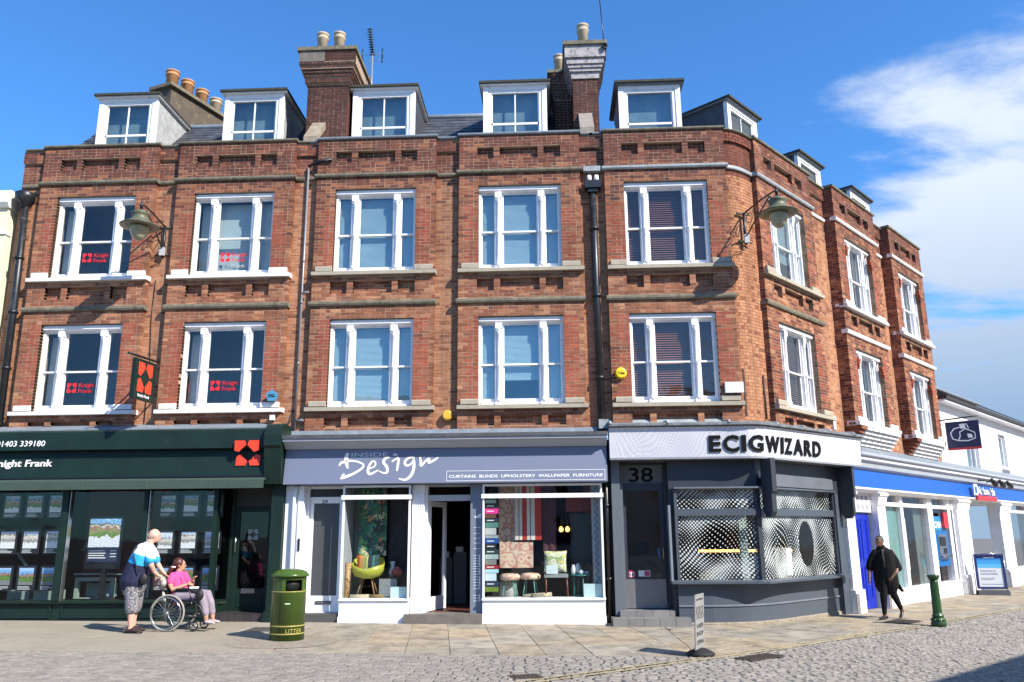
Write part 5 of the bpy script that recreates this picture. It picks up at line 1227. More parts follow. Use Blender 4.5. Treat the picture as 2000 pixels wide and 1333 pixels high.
# interior
part('display_floor', MB().box(F, -4.0, -2.72, -1.2, 0.19, 0.39, 0.419), mat('pale_display_floor', (0.45, 0.44, 0.42), 0.8), rt); part('display_floor', MB().box(F, -1.32, 0.93, -1.0, 0.19, 0.39, 0.419), mat('pale_display_floor'), rt)
for a, b in ((-4.01, -3.98),): part('window_side', MB().box(F, a, b, -0.9, 0.14, 0.42, 2.6), palegrey, rt)
part('window_side', MB().box(F, -2.75, -2.72, -0.9, 0.14, 0.42, 2.6), palegrey, rt); part('window_side', MB().box(F, -3.97, -3.80, -0.62, -0.60, 0.42, 2.6), mat('grey_green_board', (0.30, 0.35, 0.34), 0.7), rt)
part('window_side', MB().box(F, 0.90, 0.93, -0.5, 0.14, 0.42, 2.6), palegrey, rt)
part('shop_back_wall', MB().box(F, XAB + 0.23, 0.7, -4.2, -4.1, 0.1, 3.4), dark_in, rt); part('shop_ceiling', MB().box(F, XAB + 0.23, 0.9, -4.1, 0.1, 2.9, 2.95), dark_in, rt)
part('shop_floor', MB().box(F, -2.7, -1.34, -4.1, -0.13, 0.1, 0.186), mat('terracotta_floor', (0.16, 0.05, 0.03), 0.5), rt)
part('shop_side_wall', MB().box(F, XAB + 0.21, XAB + 0.23, -4.1, 0.1, 0.1, 3.4), dark_in, rt); part('shop_side_wall', MB().box(F, 0.94, 0.955, -4.1, 0.1, 0.1, 3.4), dark_in, rt)
# black rainwater strip between the shops
# ------------------------------------------------------------------ things in the interiors shop windows
def cloth(name, u0, u1, z0, z1, v, m_, label, cat='fabric', waves=2, amp=0.012, group=None, bot=None):
    m = MB(); n = 14; P = []
    for i in range(n + 1):
        u = u0 + (u1 - u0) * i / n; w = amp * math.sin(i * waves * 2 * math.pi / n)
        for j in range(5): P.append(F.p(u, v + w * (0.4 + 0.15 * j), z1 + (z0 - z1) * j / 4))
    k = 5; m.add(P, [(i * k + j + 1, (i + 1) * k + j + 1, (i + 1) * k + j, i * k + j) for i in range(n) for j in range(4)], 0, True)
    Q = [p + Vector((0, 0.006, 0)) for p in P]; m.add(Q, [(i * k + j, (i + 1) * k + j, (i + 1) * k + j + 1, i * k + j + 1) for i in range(n) for j in range(4)], 0, True)
    o = m.build(name, m_); return tag(o, label, cat, group)
cloth('fabric_length', -3.83, -3.28, 1.22, 2.60, -0.38, pm_bot, 'dark green jungle leaf fabric hanging in the small left window of the interiors shop')
cloth('fabric_length', -3.27, -2.90, 0.60, 2.60, -0.55, mat('charcoal_damask', (0.05, 0.05, 0.055), 0.8, var=0.35, vscale=14), 'charcoal damask fabric hanging beside the jungle leaf fabric')
cloth('fabric_length', -1.06, -0.74, 1.44, 2.60, -0.32, pm_ikat, 'narrow cream and red patterned fabric hanging left of the striped towel')
cloth('fabric_length', -1.04, -0.39, 0.98, 1.46, -0.26, pm_ikat, 'wide cream fabric with red medallions hanging below the striped cloth', amp=0.006)
stripe = bpy.data.materials.new('red_stripe_cloth'); stripe.use_nodes = True; t_ = stripe.node_tree; b_ = t_.nodes['Principled BSDF']; b_.inputs['Roughness'].default_value = 0.85
tc_ = N(t_, 'ShaderNodeTexCoord'); s_ = N(t_, 'ShaderNodeSeparateXYZ'); t_.links.new(tc_.outputs['Generated'], s_.inputs[0]); cr = N(t_, 'ShaderNodeValToRGB'); cr.color_ramp.interpolation = 'CONSTANT'
C_ = [(0, (0.62, 0.58, 0.52)), (0.14, (0.10, 0.10, 0.10)), (0.17, (0.62, 0.58, 0.52)), (0.27, (0.42, 0.03, 0.02)), (0.45, (0.62, 0.58, 0.52)), (0.56, (0.10, 0.10, 0.10)), (0.60, (0.62, 0.58, 0.52)), (0.75, (0.42, 0.03, 0.02))]
el = cr.color_ramp.elements
while len(el) < len(C_): el.new(0.5)
for e, (p, c) in zip(el, C_): e.position = p; e.color = (*c, 1)
t_.links.new(s_.outputs['X'], cr.inputs[0]); t_.links.new(cr.outputs[0], b_.inputs['Base Color'])
cloth('striped_cloth', -0.74, -0.22, 1.50, 2.60, -0.24, stripe, 'red, white and black striped cloth hanging in the large interiors shop window', amp=0.004)
cloth('fabric_length', -0.20, 0.06, 1.28, 2.60, -0.36, mat('plum_tweed', (0.10, 0.035, 0.045), 0.9, var=0.4, vscale=40), 'narrow plum tweed fabric hanging right of the striped cloth')
o = cloth('fabric_length', 0.26, 0.74, 2.03, 2.30, -0.30, mat('red_flower_print', (0.22, 0.03, 0.025), 0.8, var=0.5, vscale=16), 'small deep red flower print panel near the top right of the large window', amp=0.003)
bx('back_screen', bldB, F, -1.2, 0.9, -0.62, -0.60, 0.42, 1.3, dark_in); 
bx('glass_cabinet', bldB, F, 0.35, 0.75, -0.60, -0.55, 0.42, 2.0, mat('dim_green_glass', (0.035, 0.05, 0.045), 0.25))
# column of brand cards down the left side of the window
cols_ = [(0.35, 0.55, 0.47), (0.02, 0.02, 0.02), (0.70, 0.03, 0.25), (0.16, 0.06, 0.03), (0.02, 0.025, 0.05), (0.10, 0.28, 0.22), (0.60, 0.62, 0.60), (0.40, 0.45, 0.50), (0.01, 0.09, 0.38), (0.02, 0.02, 0.02), (0.02, 0.06, 0.045), (0.45, 0.58, 0.55), (0.25, 0.27, 0.24), (0.45, 0.01, 0.02), (0.35, 0.62, 0.70), (0.50, 0.62, 0.66), (0.015, 0.03, 0.09), (0.16, 0.26, 0.02)]
cn = ['pale mint', 'black', 'bright pink', 'brown', 'navy', 'sea green', 'white', 'pale blue grey', 'royal blue', 'black and white', 'dark green', 'pale aqua', 'olive grey', 'crimson', 'sky blue', 'light blue', 'dark navy', 'olive green']
hh = [0.07, 0.09, 0.10, 0.08, 0.07, 0.10, 0.13, 0.06, 0.09, 0.10, 0.09, 0.09, 0.10, 0.07, 0.07, 0.14, 0.10, 0.09]; z = 2.26
for i, (c, h, nme) in enumerate(zip(cols_, hh, cn)):
    o = MB().box(F, -1.285, -1.285 + (0.25 if i % 3 else 0.21), 0.16, 0.165, z - h, z - 0.005).build('brand_card', mat('card_%s' % nme.replace(' ', '_'), c, 0.6, var=0.05))
    tag(o, '%s brand card at the left edge of the large interiors window' % nme, 'sign', 'brand cards in the interiors window')
    if c[0] + c[1] < 0.2 or i in (2, 13):
        m = MB(); m.box(F, -1.25, -1.25 + 0.13, 0.1655, 0.167, z - h / 2 - 0.012, z - h / 2 + 0.004); m.build('card_text', paper, o)
    z -= h + 0.003
# yellow-green bucket chair with dowel legs
t = thing('bucket_chair', F.p(-3.57, -0.12, 0.42), 'lime green bucket armchair on wooden dowel legs in the small left window', 'chair')
lime = mat('lime_plastic', (0.50, 0.52, 0.06), 0.35, var=0.03)
m = MB(); n = 20; prof = []
for j, (rr_, h) in enumerate([(0.10, 0.84), (0.24, 0.86), (0.29, 0.92), (0.30, 1.00)]):
    for i in range(n):
        w = 2 * math.pi * i / n; back = max(0, math.cos(w)); side = abs(math.sin(w)); lift = (0.20 * back ** 0.7 + 0.09 * side) * (j / 3) ** 1.2 if j else 0
        prof.append(Vector((-3.57 + rr_ * math.sin(w), 0.12 + rr_ * 0.85 * math.cos(w), h + lift - 0.02)))
m.add(prof, [(j * n + i, j * n + (i + 1) % n, (j + 1) * n + (i + 1) % n, (j + 1) * n + i) for j in range(3) for i in range(n)] + [tuple(range(n - 1, -1, -1))], 0, True)
o = m.build('seat_shell', lime, t); md = o.modifiers.new('thick', 'SOLIDIFY'); md.thickness = 0.018
wd = mat('beech_dowel', (0.42, 0.24, 0.11), 0.5, var=0.15)
for sx_, sy_ in ((-1, -1), (1, -1), (-1, 1), (1, 1)): MB().tube([F.p(-3.57 + sx_ * 0.08, -0.12 + sy_ * 0.06, 0.83), F.p(-3.57 + sx_ * 0.19, -0.12 + sy_ * 0.16, 0.425)], [0.012, 0.009], 8).build('leg', wd, t)
m = MB(); m.tube([F.p(-3.64, -0.05, 0.66), F.p(-3.46, -0.2, 0.66)], 0.006, 6); m.build('brace', iron, t)
def cushion(loc, w, h, th, ang, m_, label, name='cushion', tilt=0.15):
    n = 10; m = MB(); P = []
    for s in (1, -1):
        for i in range(n + 1):
            for j in range(n + 1):
                a, b = i / n * 2 - 1, j / n * 2 - 1; k = max(0, (1 - a ** 4)) ** 0.5 * max(0, (1 - b ** 4)) ** 0.5; pin = 1 - 0.06 * (1 - abs(a)) * 1 - 0.0
                P.append(Vector((a * w / 2 * (1 - 0.07 * (1 - b * b)), -s * th / 2 * k, (b * (1 - 0.07 * (1 - a * a)) + 1) * h / 2)))
    q = (n + 1) ** 2; fs = []
    for i in range(n):
        for j in range(n):
            a = i * (n + 1) + j; fs.append((a, a + n + 1, a + n + 2, a + 1)); fs.append((q + a, q + a + 1, q + a + n + 2, q + a + n + 1))
    M_ = Matrix.Translation(Vector(loc)) @ Matrix.Rotation(ang, 4, 'Z') @ Matrix.Rotation(-tilt, 4, 'X'); m.add([M_ @ p for p in P], fs, 0, True)
    o = m.build(name, m_); return tag(o, label, 'cushion')
def grad_mat(name, C_, axis='X', rough=0.85):
    g = bpy.data.materials.new(name); g.use_nodes = True; t_ = g.node_tree; b_ = t_.nodes['Principled BSDF']; b_.inputs['Roughness'].default_value = rough
    tc_ = N(t_, 'ShaderNodeTexCoord'); s_ = N(t_, 'ShaderNodeSeparateXYZ'); t_.links.new(tc_.outputs['Generated'], s_.inputs[0]); cr = N(t_, 'ShaderNodeValToRGB'); cr.color_ramp.interpolation = 'CONSTANT'; el = cr.color_ramp.elements
    while len(el) < len(C_): el.new(0.5)
    for e, (p, c) in zip(el, C_): e.position = p; e.color = (*c, 1)
    t_.links.new(s_.outputs[axis], cr.inputs[0]); t_.links.new(cr.outputs[0], b_.inputs['Base Color']); return g
cushion((-3.57, 0.06, 0.87), 0.44, 0.38, 0.13, 0.05, grad_mat('rainbow_stripe', [(0, (0.45, 0.09, 0.03)), (0.16, (0.45, 0.20, 0.06)), (0.3, (0.30, 0.24, 0.08)), (0.4, (0.18, 0.26, 0.10)), (0.48, (0.5, 0.45, 0.1)), (0.53, (0.02, 0.03, 0.04)), (0.72, (0.03, 0.16, 0.14)), (0.82, (0.02, 0.05, 0.06))]), 'striped orange and teal cushion leaning in the lime green chair')
tag(MB().box(Fr(-3.50, -0.03, R(4)), -0.10, 0.10, -0.002, 0.002, 0.88, 0.99).build('price_card', paper), 'blank white card propped on the lime green chair seat', 'card')
# side table with vases
t = thing('side_table', F.p(-3.03, -0.35, 0.42), 'dark red round side table behind the lime green chair', 'table')
MB().lathe((-3.05, 0.35, 0.80), [(0.20, 0), (0.20, 0.02)], 20).build('table_top', mat('dark_red_lacquer', (0.10, 0.015, 0.02), 0.3), t)
for i in range(3):
    w = i * 2.1 + 0.4; MB().tube([Vector((-3.05 + 0.12 * math.cos(w), 0.35 + 0.12 * math.sin(w), 0.80)), Vector((-3.05 + 0.16 * math.cos(w), 0.35 + 0.16 * math.sin(w), 0.421))], 0.01, 6).build('leg', mat('blue_grey_leg', (0.15, 0.2, 0.28), 0.4), t)
tag(MB().lathe((-3.03, 0.30, 0.821), [(0.05, 0), (0.105, 0.06), (0.11, 0.11), (0.06, 0.17), (0.03, 0.19), (0.035, 0.20)], 18).build('vase', mat('coral_glaze', (0.62, 0.12, 0.09), 0.3, var=0.25, vscale=20)), 'round coral red vase on the dark red side table', 'vase')
tag(MB().lathe((-3.15, 0.42, 0.821), [(0.055, 0), (0.07, 0.08), (0.05, 0.17), (0.035, 0.19), (0.05, 0.27), (0.05, 0.29)], 18).build('vase', mat('white_glaze', (0.70, 0.70, 0.68), 0.25)), 'tall white vase behind the coral red one', 'vase')
tag(MB().box(Fr(-3.16, 0.05, R(-3)), -0.17, 0.17, -0.01, 0.01, 0.42, 0.80).build('framed_print', mat('silver_fleck', (0.30, 0.33, 0.33), 0.6, var=0.5, vscale=60)), 'silver flecked sample board on the floor of the small window', 'board')
tag(MB().box(Fr(-2.93, -0.10, R(2)), -0.15, 0.15, -0.01, 0.01, 0.46, 0.66).build('notice', mat('aqua_paper', (0.50, 0.66, 0.66), 0.6, var=0.03)), 'pale blue notice sheet in the bottom right corner of the small window', 'notice')
tag(MB().box(Fr(0.72, -0.12, R(-4)), -0.17, 0.17, -0.01, 0.01, 0.46, 0.70).build('notice', mat('aqua_paper')), 'pale blue notice sheet in the bottom right corner of the large window', 'notice')
tag(MB().tube([F.p(-3.94, 0.03, 0.43), F.p(-3.92, 0.0, 1.10)], 0.055, 12).build('fabric_roll', pm_leo), 'leopard patterned fabric roll standing at the left side of the small window', 'fabric roll')
tag(MB().tube([F.p(-3.85, 0.08, 0.475), F.p(-3.50, 0.02, 0.475)], 0.05, 12).build('fabric_roll', mat('cream_roll', (0.55, 0.47, 0.32), 0.8, var=0.2, vscale=20)), 'cream wallpaper roll lying in front of the lime green chair', 'fabric roll')
tag(MB().tube([F.p(-3.52, 0.0, 0.475), F.p(-3.22, 0.12, 0.48)], 0.045, 12).build('fabric_roll', mat('ochre_roll', (0.30, 0.20, 0.08), 0.8, var=0.4, vscale=25)), 'dark ochre roll lying beside the cream roll in the small window', 'fabric roll')
# stools
teal = mat('aqua_painted_wood', (0.12, 0.38, 0.32), 0.45, var=0.06)
def stool(x, y, label):
    t = thing('stool', Vector((x, y, 0.42)), label, 'stool', 'stools in the interiors window')
    MB().lathe((x, y, 0.77), [(0.17, 0), (0.195, 0.03), (0.195, 0.075), (0.15, 0.11), (0.05, 0.12)], 20).build('seat', pm_ikat, t)
    for i in range(4):
        w = i * math.pi / 2 + 0.6; MB().tube([Vector((x + 0.11 * math.cos(w), y + 0.11 * math.sin(w), 0.77)), Vector((x + 0.18 * math.cos(w), y + 0.18 * math.sin(w), 0.421))], 0.012, 6).build('leg', teal, t)
stool(-0.83, 0.02, 'aqua legged stool with cream patterned seat, the left one of the pair'); stool(-0.45, 0.22, 'aqua legged stool with cream patterned seat, the right one behind its neighbour')
# chair with cushion
t = thing('chair', F.p(0.04, -0.15, 0.42), 'brown wooden chair with grey seat under the floral cushion in the large window', 'chair')
brn = mat('dark_red_wood', (0.16, 0.045, 0.02), 0.4, var=0.15)
MB().box(F, -0.18, 0.27, -0.38, 0.02, 0.81, 0.87).build('seat', mat('grey_tweed_seat', (0.32, 0.36, 0.36), 0.9, var=0.25, vscale=30), t)
for a, b in ((-0.15, 0.0), (0.24, 0.0), (-0.15, -0.34), (0.24, -0.34)): MB().tube([F.p(a, b - 0.02, 0.81), F.p(a + (0.02 if a > 0 else -0.0), b, 0.421)], [0.02, 0.013], 6).build('leg', brn, t)
MB().box(F, -0.15, 0.25, -0.40, -0.37, 0.87, 1.30).build('backrest', brn, t)
cushion((0.03, 0.14, 0.90), 0.44, 0.40, 0.13, -0.12, pm_flor, 'white and lime floral cushion on the brown chair')
tag(MB().box(Fr(-0.03, -0.03, R(5)), -0.11, 0.11, -0.002, 0.002, 0.88, 1.03).build('price_card', mat('pale_blue_card', (0.50, 0.62, 0.66), 0.6)), 'pale blue card propped against the floral cushion', 'card')
# teal table with crockery
t = thing('side_table', F.p(0.52, -0.2, 0.42), 'teal painted side table on the right of the large window', 'table')
tt = mat('teal_painted_wood', (0.02, 0.22, 0.19), 0.4, var=0.08)
MB().lathe((0.51, 0.16, 0.835), [(0.20, 0), (0.20, 0.02)], 20).build('table_top', tt, t); MB().lathe((0.51, 0.16, 0.46), [(0.14, 0), (0.14, 0.015)], 16).build('lower_shelf', tt, t)
for i in range(4):
    w = i * math.pi / 2 + 0.3; MB().tube([Vector((0.51 + 0.13 * math.cos(w), 0.16 + 0.13 * math.sin(w), 0.835)), Vector((0.51 + 0.14 * math.cos(w), 0.16 + 0.14 * math.sin(w), 0.421))], 0.014, 6).build('leg', tt, t)
wg = mat('white_china', (0.68, 0.70, 0.70), 0.25, var=0.12, vscale=30)
for x, y, r_, h, l in ((0.37, 0.1, 0.04, 0.18, 'tall white china bottle at the left of the teal table'), (0.46, 0.2, 0.055, 0.20, 'white china jug at the back of the teal table'), (0.52, 0.08, 0.05, 0.09, 'white china cup with dark rim in the middle of the teal table'), (0.62, 0.16, 0.045, 0.06, 'low white china bowl at the right of the teal table')):
    tag(MB().lathe((x, y, 0.856), [(r_ * 0.7, 0), (r_, h * 0.3), (r_, h * 0.7), (r_ * 0.6, h * 0.9), (r_ * 0.7, h)], 14).build('china_pot', wg), l, 'china')
tag(MB().tube([F.p(-0.58, 0.05, 0.47), F.p(-0.05, -0.05, 0.50)], 0.045, 12).build('fabric_roll', mat('cream_roll')), 'cream roll lying under the brown chair', 'fabric roll')
tag(MB().tube([F.p(-0.42, 0.14, 0.475), F.p(-0.20, 0.02, 0.475)], 0.05, 12).build('fabric_roll', mat('grey_pattern_roll', (0.28, 0.25, 0.2), 0.8, var=0.5, vscale=30)), 'grey patterned roll end facing the street in the large window', 'fabric roll')
zeb = mat('zebra_stool', (0.35, 0.36, 0.34), 0.8, var=0.6, vscale=18)
tag(MB().lathe((-0.88, 0.22, 0.42), [(0.15, 0), (0.17, 0.1), (0.16, 0.3), (0.12, 0.34)], 16).build('drum_stool', zeb), 'grey and white zebra patterned drum behind the left aqua stool', 'stool')
# hanging scroll border at the right side of the large window
cloth('lace_panel', 0.74, 0.895, 0.62, 2.58, 0.05, mat('pale_scroll_paper', (0.42, 0.46, 0.50), 0.8, var=0.1), 'pale wallpaper strip with black scroll edge at the right of the large window', amp=0.002)
m = MB(); P = [(0.82 + 0.035 * math.sin(i * 1.15), 2.5 - i * 0.0235) for i in range(80)]; ribbon(m, P, 0.010, lambda a, b, c: F.p(a, 0.062 + b, c), 0.002); tag(m.build('scroll_border', textdk), 'black wavy scroll line on the pale strip in the large window', 'decoration')
# warm shop lamps seen inside
gl_ = mat('warm_bulb', (1, 0.6, 0.25), 0.5, var=0, emis=((1.0, 0.45, 0.12), 3.0))
for x, z_, l in ((0.17, 1.70, 'left warm lamp glowing inside the interiors shop'), (0.30, 1.70, 'right warm lamp glowing inside the interiors shop')):
    t = thing('shop_lamp', Vector((x, 1.45, z_)), l, 'lamp', 'glowing lamps inside the shop'); MB().lathe((x, 1.45, z_ - 0.05), [(0.02, 0), (0.045, 0.03), (0.04, 0.08), (0.015, 0.11)], 12).build('bulb', gl_, t); MB().tube([Vector((x, 1.45, z_ + 0.06)), Vector((x, 1.45, 2.9))], 0.005, 5).build('cord', blk, t)
# stacked boxes deep inside the open doorway
for x, z0, h, l in ((-2.3, 0.19, 0.95, 'dim white cabinet seen through the open shop door, left one'), (-2.0, 0.19, 1.05, 'dim white cabinet seen through the open shop door, right one')):
    t = thing('cabinet', Vector((x, 2.2, z0)), l, 'cabinet'); MB().box(F, x - 0.14, x + 0.13, -2.4, -2.0, z0, z0 + h).build('carcass', grey_in, t); MB().box(F, x - 0.11, x + 0.10, -1.999, -1.985, z0 + 0.1, z0 + h - 0.3).build('cabinet_door', grey_in, t); MB().box(F, x - 0.1, x + 0.05, -2.3, -2.05, z0 + h, z0 + h + 0.12).build('box_on_top', paper, t)
# ------------------------------------------------------------------ vape shop front (parts of the corner building)
rt = bldC
PF = [(1.10, 0.0), (3.85, 0.0), (6.45, 2.55)]            # plan line used for the corner shopfront, fascia is offset from it
fasc_path = [(1.10, -0.42), (3.86, -0.42), (6.66, 2.06)]
spath = [(1.10, -0.42)] + [tuple(q) for q in smooth_pts([(3.3, -0.42), (3.86, -0.40), (4.35, -0.02)], 4)] + [(6.66, 2.06)]
plas = mat('pale_panel', (0.66, 0.67, 0.72), 0.45, var=0.02)
# subtle print of pale dots on the fascia panel
def dot_print(name, base, dot, scale, warp, alpha=False, oval=None, rmin=0.12, rmax=0.40):
    m = bpy.data.materials.new(name); m.use_nodes = True; t = m.node_tree; L = t.links.new; b = t.nodes['Principled BSDF']; b.inputs['Roughness'].default_value = 0.45
    tc_ = N(t, 'ShaderNodeTexCoord'); n1 = N(t, 'ShaderNodeTexNoise'); n1.inputs['Scale'].default_value = 1.5; n1.inputs['Detail'].default_value = 0; L(tc_.outputs['Object'], n1.inputs[0])
    sb = N(t, 'ShaderNodeVectorMath', operation='SUBTRACT'); L(n1.outputs['Color'], sb.inputs[0]); sb.inputs[1].default_value = (0.5, 0.5, 0.5)
    sc = N(t, 'ShaderNodeVectorMath', operation='SCALE'); sc.inputs['Scale'].default_value = warp; L(sb.outputs[0], sc.inputs[0])
    ad = N(t, 'ShaderNodeVectorMath', operation='ADD'); L(tc_.outputs['Object'], ad.inputs[0]); L(sc.outputs[0], ad.inputs[1])
    mp_ = N(t, 'ShaderNodeMapping'); mp_.inputs['Rotation'].default_value = (0, R(45), 0); mp_.inputs['Scale'].default_value = (scale,) * 3; L(ad.outputs[0], mp_.inputs[0])
    sp = N(t, 'ShaderNodeSeparateXYZ'); L(mp_.outputs[0], sp.inputs[0])
    def MM(op, a, b_=None):
        n_ = N(t, 'ShaderNodeMath', operation=op)
        for i, v in enumerate((a, b_)):
            if v is None: continue
            if isinstance(v, (int, float)): n_.inputs[i].default_value = v
            else: L(v, n_.inputs[i])
        return n_.outputs[0]
    fx = MM('SUBTRACT', MM('FRACT', sp.outputs[0]), 0.5); fz = MM('SUBTRACT', MM('FRACT', sp.outputs[2]), 0.5)
    d2 = MM('SQRT', MM('ADD', MM('MULTIPLY', fx, fx), MM('MULTIPLY', fz, fz)))
    n2 = N(t, 'ShaderNodeTexNoise'); n2.inputs['Scale'].default_value = 2.2; n2.inputs['Detail'].default_value = 0; L(ad.outputs[0], n2.inputs[0])
    r = N(t, 'ShaderNodeMapRange'); r.inputs[1].default_value = 0.3; r.inputs[2].default_value = 0.7; r.inputs[3].default_value = rmin; r.inputs[4].default_value = rmax; L(n2.outputs['Fac'], r.inputs[0])
    inside = MM('LESS_THAN', d2, r.outputs[0])
    if oval:
        so = N(t, 'ShaderNodeSeparateXYZ'); L(tc_.outputs['Object'], so.inputs[0]); a = MM('DIVIDE', MM('SUBTRACT', so.outputs[0], oval[0]), oval[2]); c = MM('DIVIDE', MM('SUBTRACT', so.outputs[2], oval[1]), oval[3])
        out = MM('GREATER_THAN', MM('ADD', MM('MULTIPLY', a, a), MM('MULTIPLY', c, c)), 1.0); inside = MM('MULTIPLY', inside, out)
    if alpha:
        b.inputs['Base Color'].default_value = (*dot, 1); L(inside, b.inputs['Alpha'])
    else:
        mm = N(t, 'ShaderNodeMixRGB'); L(inside, mm.inputs[0]); mm.inputs[1].default_value = (*base, 1); mm.inputs[2].default_value = (*dot, 1); L(mm.outputs[0], b.inputs['Base Color'])
    MATS[name] = m; return m
fpanel = dot_print('dotted_pale_panel', (0.50, 0.51, 0.56), (0.62, 0.63, 0.67), 17, 0.5, rmin=0.2, rmax=0.45)
m = MB(); strip(m, spath, [(-0.30, 3.56), (0.08, 3.56), (0.04, 3.54), (0.0, 3.0), (-0.30, 3.0)]); o = part('fascia', m, fpanel, rt)
m = MB(); strip(m, spath, [(-0.30, 2.995), (0.015, 2.995), (0.015, 2.965), (-0.30, 2.965)]); part('fascia_edge', m, mat('aluminium_edge', (0.45, 0.46, 0.5), 0.35, metal=0.3), rt)
MB().add([Vector((6.66, 2.06, 3.0)), Vector((6.74, 2.12, 3.56)), Vector((6.35, 2.36, 3.56)), Vector((6.35, 2.36, 3.0))], [(0, 1, 2, 3)]).build('fascia_end', blk, rt)
roofp = mat('grey_felt_roof', (0.20, 0.22, 0.24), 0.7, var=0.35, vscale=6, bump=0.6, bscale=14, dirt=((0.48, 0.5, 0.5), 7, 0.6, 0.7))
m = MB(); strip(m, spath, [(-0.62, 3.72), (0.07, 3.655), (0.12, 3.63), (0.12, 3.59), (0.05, 3.565), (-0.62, 3.565)]); part('lead_roof', m, roofp, rt)
for x in (1.12, 2.2, 3.35): m = MB(); m.tube([Vector((x, 0.02, 3.72)), Vector((x, -0.50, 3.67)), Vector((x, -0.55, 3.62))], 0.025, 8); m.build('lead_roll', leadpale, rt)
for t_ in (0.15, 0.4, 0.65, 0.9):
    a = Vector((3.86 + 2.8 * t_, -0.42 + 2.48 * t_)); n = Vector((0.66, -0.75)); m = MB(); m.tube([Vector((a.x - n.x * 0.5, a.y - n.y * 0.5, 3.72)), Vector((a.x + n.x * 0.1, a.y + n.y * 0.1, 3.66)), Vector((a.x + n.x * 0.14, a.y + n.y * 0.14, 3.61))], 0.025, 8); m.build('lead_roll', leadpale, rt)
m = MB(); m.add([Vector((1.14, 0.10, 3.80)), Vector((3.7, 0.1, 3.80)), Vector((3.7, -0.02, 3.70)), Vector((1.14, -0.02, 3.70))], [(0, 3, 2, 1)]); part('lead_apron', m, leadpale, rt)
# lettering that follows the bend of the fascia
def along(path):
    L_ = [0]; 
    for i in range(1, len(path)): L_.append(L_[-1] + (Vector(path[i]) - Vector(path[i - 1])).length)
    def q(s, v, z):
        i = 0
        while i < len(path) - 2 and s > L_[i + 1]: i += 1
        a, b = Vector(path[i]), Vector(path[i + 1]); d = (b - a).normalized(); n = Vector((d.y, -d.x)); p = a + d * (s - L_[i])
        k = v + (z - 3.0) * 0.074
        return Vector((p.x + n.x * k, p.y + n.y * k, z))
    return q, L_
q, L_ = along(spath)
m = MB(); adv = 2.95 - 1.10; 
s0 = 1.84; s1 = s0 + 3.05
widths = {'E': .62, 'C': .80, 'I': .30, 'G': .84, 'W': 1.18, 'Z': .70, 'A': .90, 'R': .72, 'D': .80}
word = 'ECIGWIZARD'; tot = sum(widths[c] for c in word); s_ = s0
for c in word:
    w = widths[c] * (s1 - s0) / tot; m = MB(); 
    z0, h = 3.10, 0.30
    k = 0.13 if c != 'I' else 0.28
    add_text(m, c, F, s_ + w * k / 2, s_ + w * (1 - k / 2), 0.012, z0, h, bold=0.035, depth=0.012, path=q); part('fascia_letter', m, textdk, rt); s_ += w
# soffit, awning recess, dark frieze
m = MB(); strip(m, [(2.202, -0.10), (3.84, -0.10), (6.05, 2.05)], [(-0.25, 2.96), (0.05, 2.96), (0.05, 2.42), (-0.25, 2.42)]); part('frieze', m, greydk, rt)
gp_path = [(2.28, -0.22), (3.84, -0.22), (5.93, 1.96)]
wa = math.atan2(2.18, 2.09); W2 = Fr(3.84, -0.22, wa)
m = MB(); strip(m, gp_path, [(-0.12, 2.45), (0.10, 2.45), (0.11, 2.42), (0.02, 2.40), (-0.12, 2.40)]); part('hood_mould', m, grey, rt)
m = MB(); strip(m, gp_path, [(-0.08, 2.05), (0.03, 2.05), (0.03, 1.92), (-0.08, 1.92)]); part('transom', m, grey, rt)
ledge_path = [(2.16, -0.24), (3.86, -0.26), (6.10, 2.02)]
m = MB(); strip(m, ledge_path, [(-0.2, 0.75), (0.02, 0.765), (0.14, 0.74), (0.14, 0.70), (-0.2, 0.70)]); part('window_ledge', m, grey, rt)
rpath = [(2.28, -0.22)] + [tuple(p) for p in smooth_pts([(2.9, -0.23), (3.5, -0.12), (4.0, 0.16), (4.6, 0.70), (5.3, 1.42)], 5)] + [(5.93, 2.03)]
m = MB(); strip(m, rpath, [(-0.25, 0.699), (0.0, 0.699), (0.0, -0.12), (-0.25, -0.12)]); part('stall_riser', m, grey, rt)
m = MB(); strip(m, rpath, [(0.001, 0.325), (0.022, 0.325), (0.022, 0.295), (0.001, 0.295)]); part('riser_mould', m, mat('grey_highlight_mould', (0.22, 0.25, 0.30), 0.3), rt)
m = MB(); strip(m, rpath, [(0.002, 0.02), (0.03, 0.0), (0.03, -0.10), (0.002, -0.10)]); part('base_mortar', m, mat('rough_bedding_mortar'), rt)
# glass with dotted vinyl film
def vinyl(fr, u0, u1, z0, z1, v, mat_):
    me = MB().box(Fr(0, 0, 0), 0, u1 - u0, -0.001, 0.0, 0, z1 - z0).mesh('dotted_film', [mat_]); return shared('dotted_film', me, fr.p(u0, v, z0), fr.a, rt)
dv = dot_print('dot_film', (0, 0, 0), (0.70, 0.72, 0.72), 18, 0.30, alpha=True, rmin=0.17, rmax=0.40)
dv2 = dot_print('dot_film_oval', (0, 0, 0), (0.70, 0.72, 0.72), 18, 0.42, alpha=True, oval=(1.74, 0.62, 0.30, 0.44), rmin=0.2, rmax=0.44)
FL = Fr(0, -0.19, 0)
for z0, z1 in ((0.765, 1.92), (2.05, 2.40)):
    part('shop_pane', MB().box(Fr(0, -0.19, 0), 2.34, 3.78, 0.0, 0.006, z0, z1), glass_dk, rt); vinyl(FL, 2.34, 3.78, z0, z1, -0.004, dv)
    part('shop_pane', MB().box(W2, 0.07, 2.98, -0.03, -0.024, z0, z1), glass_dk, rt); vinyl(W2, 0.07, 2.98, z0, z1, -0.034, dv2 if z1 < 2 else dv)
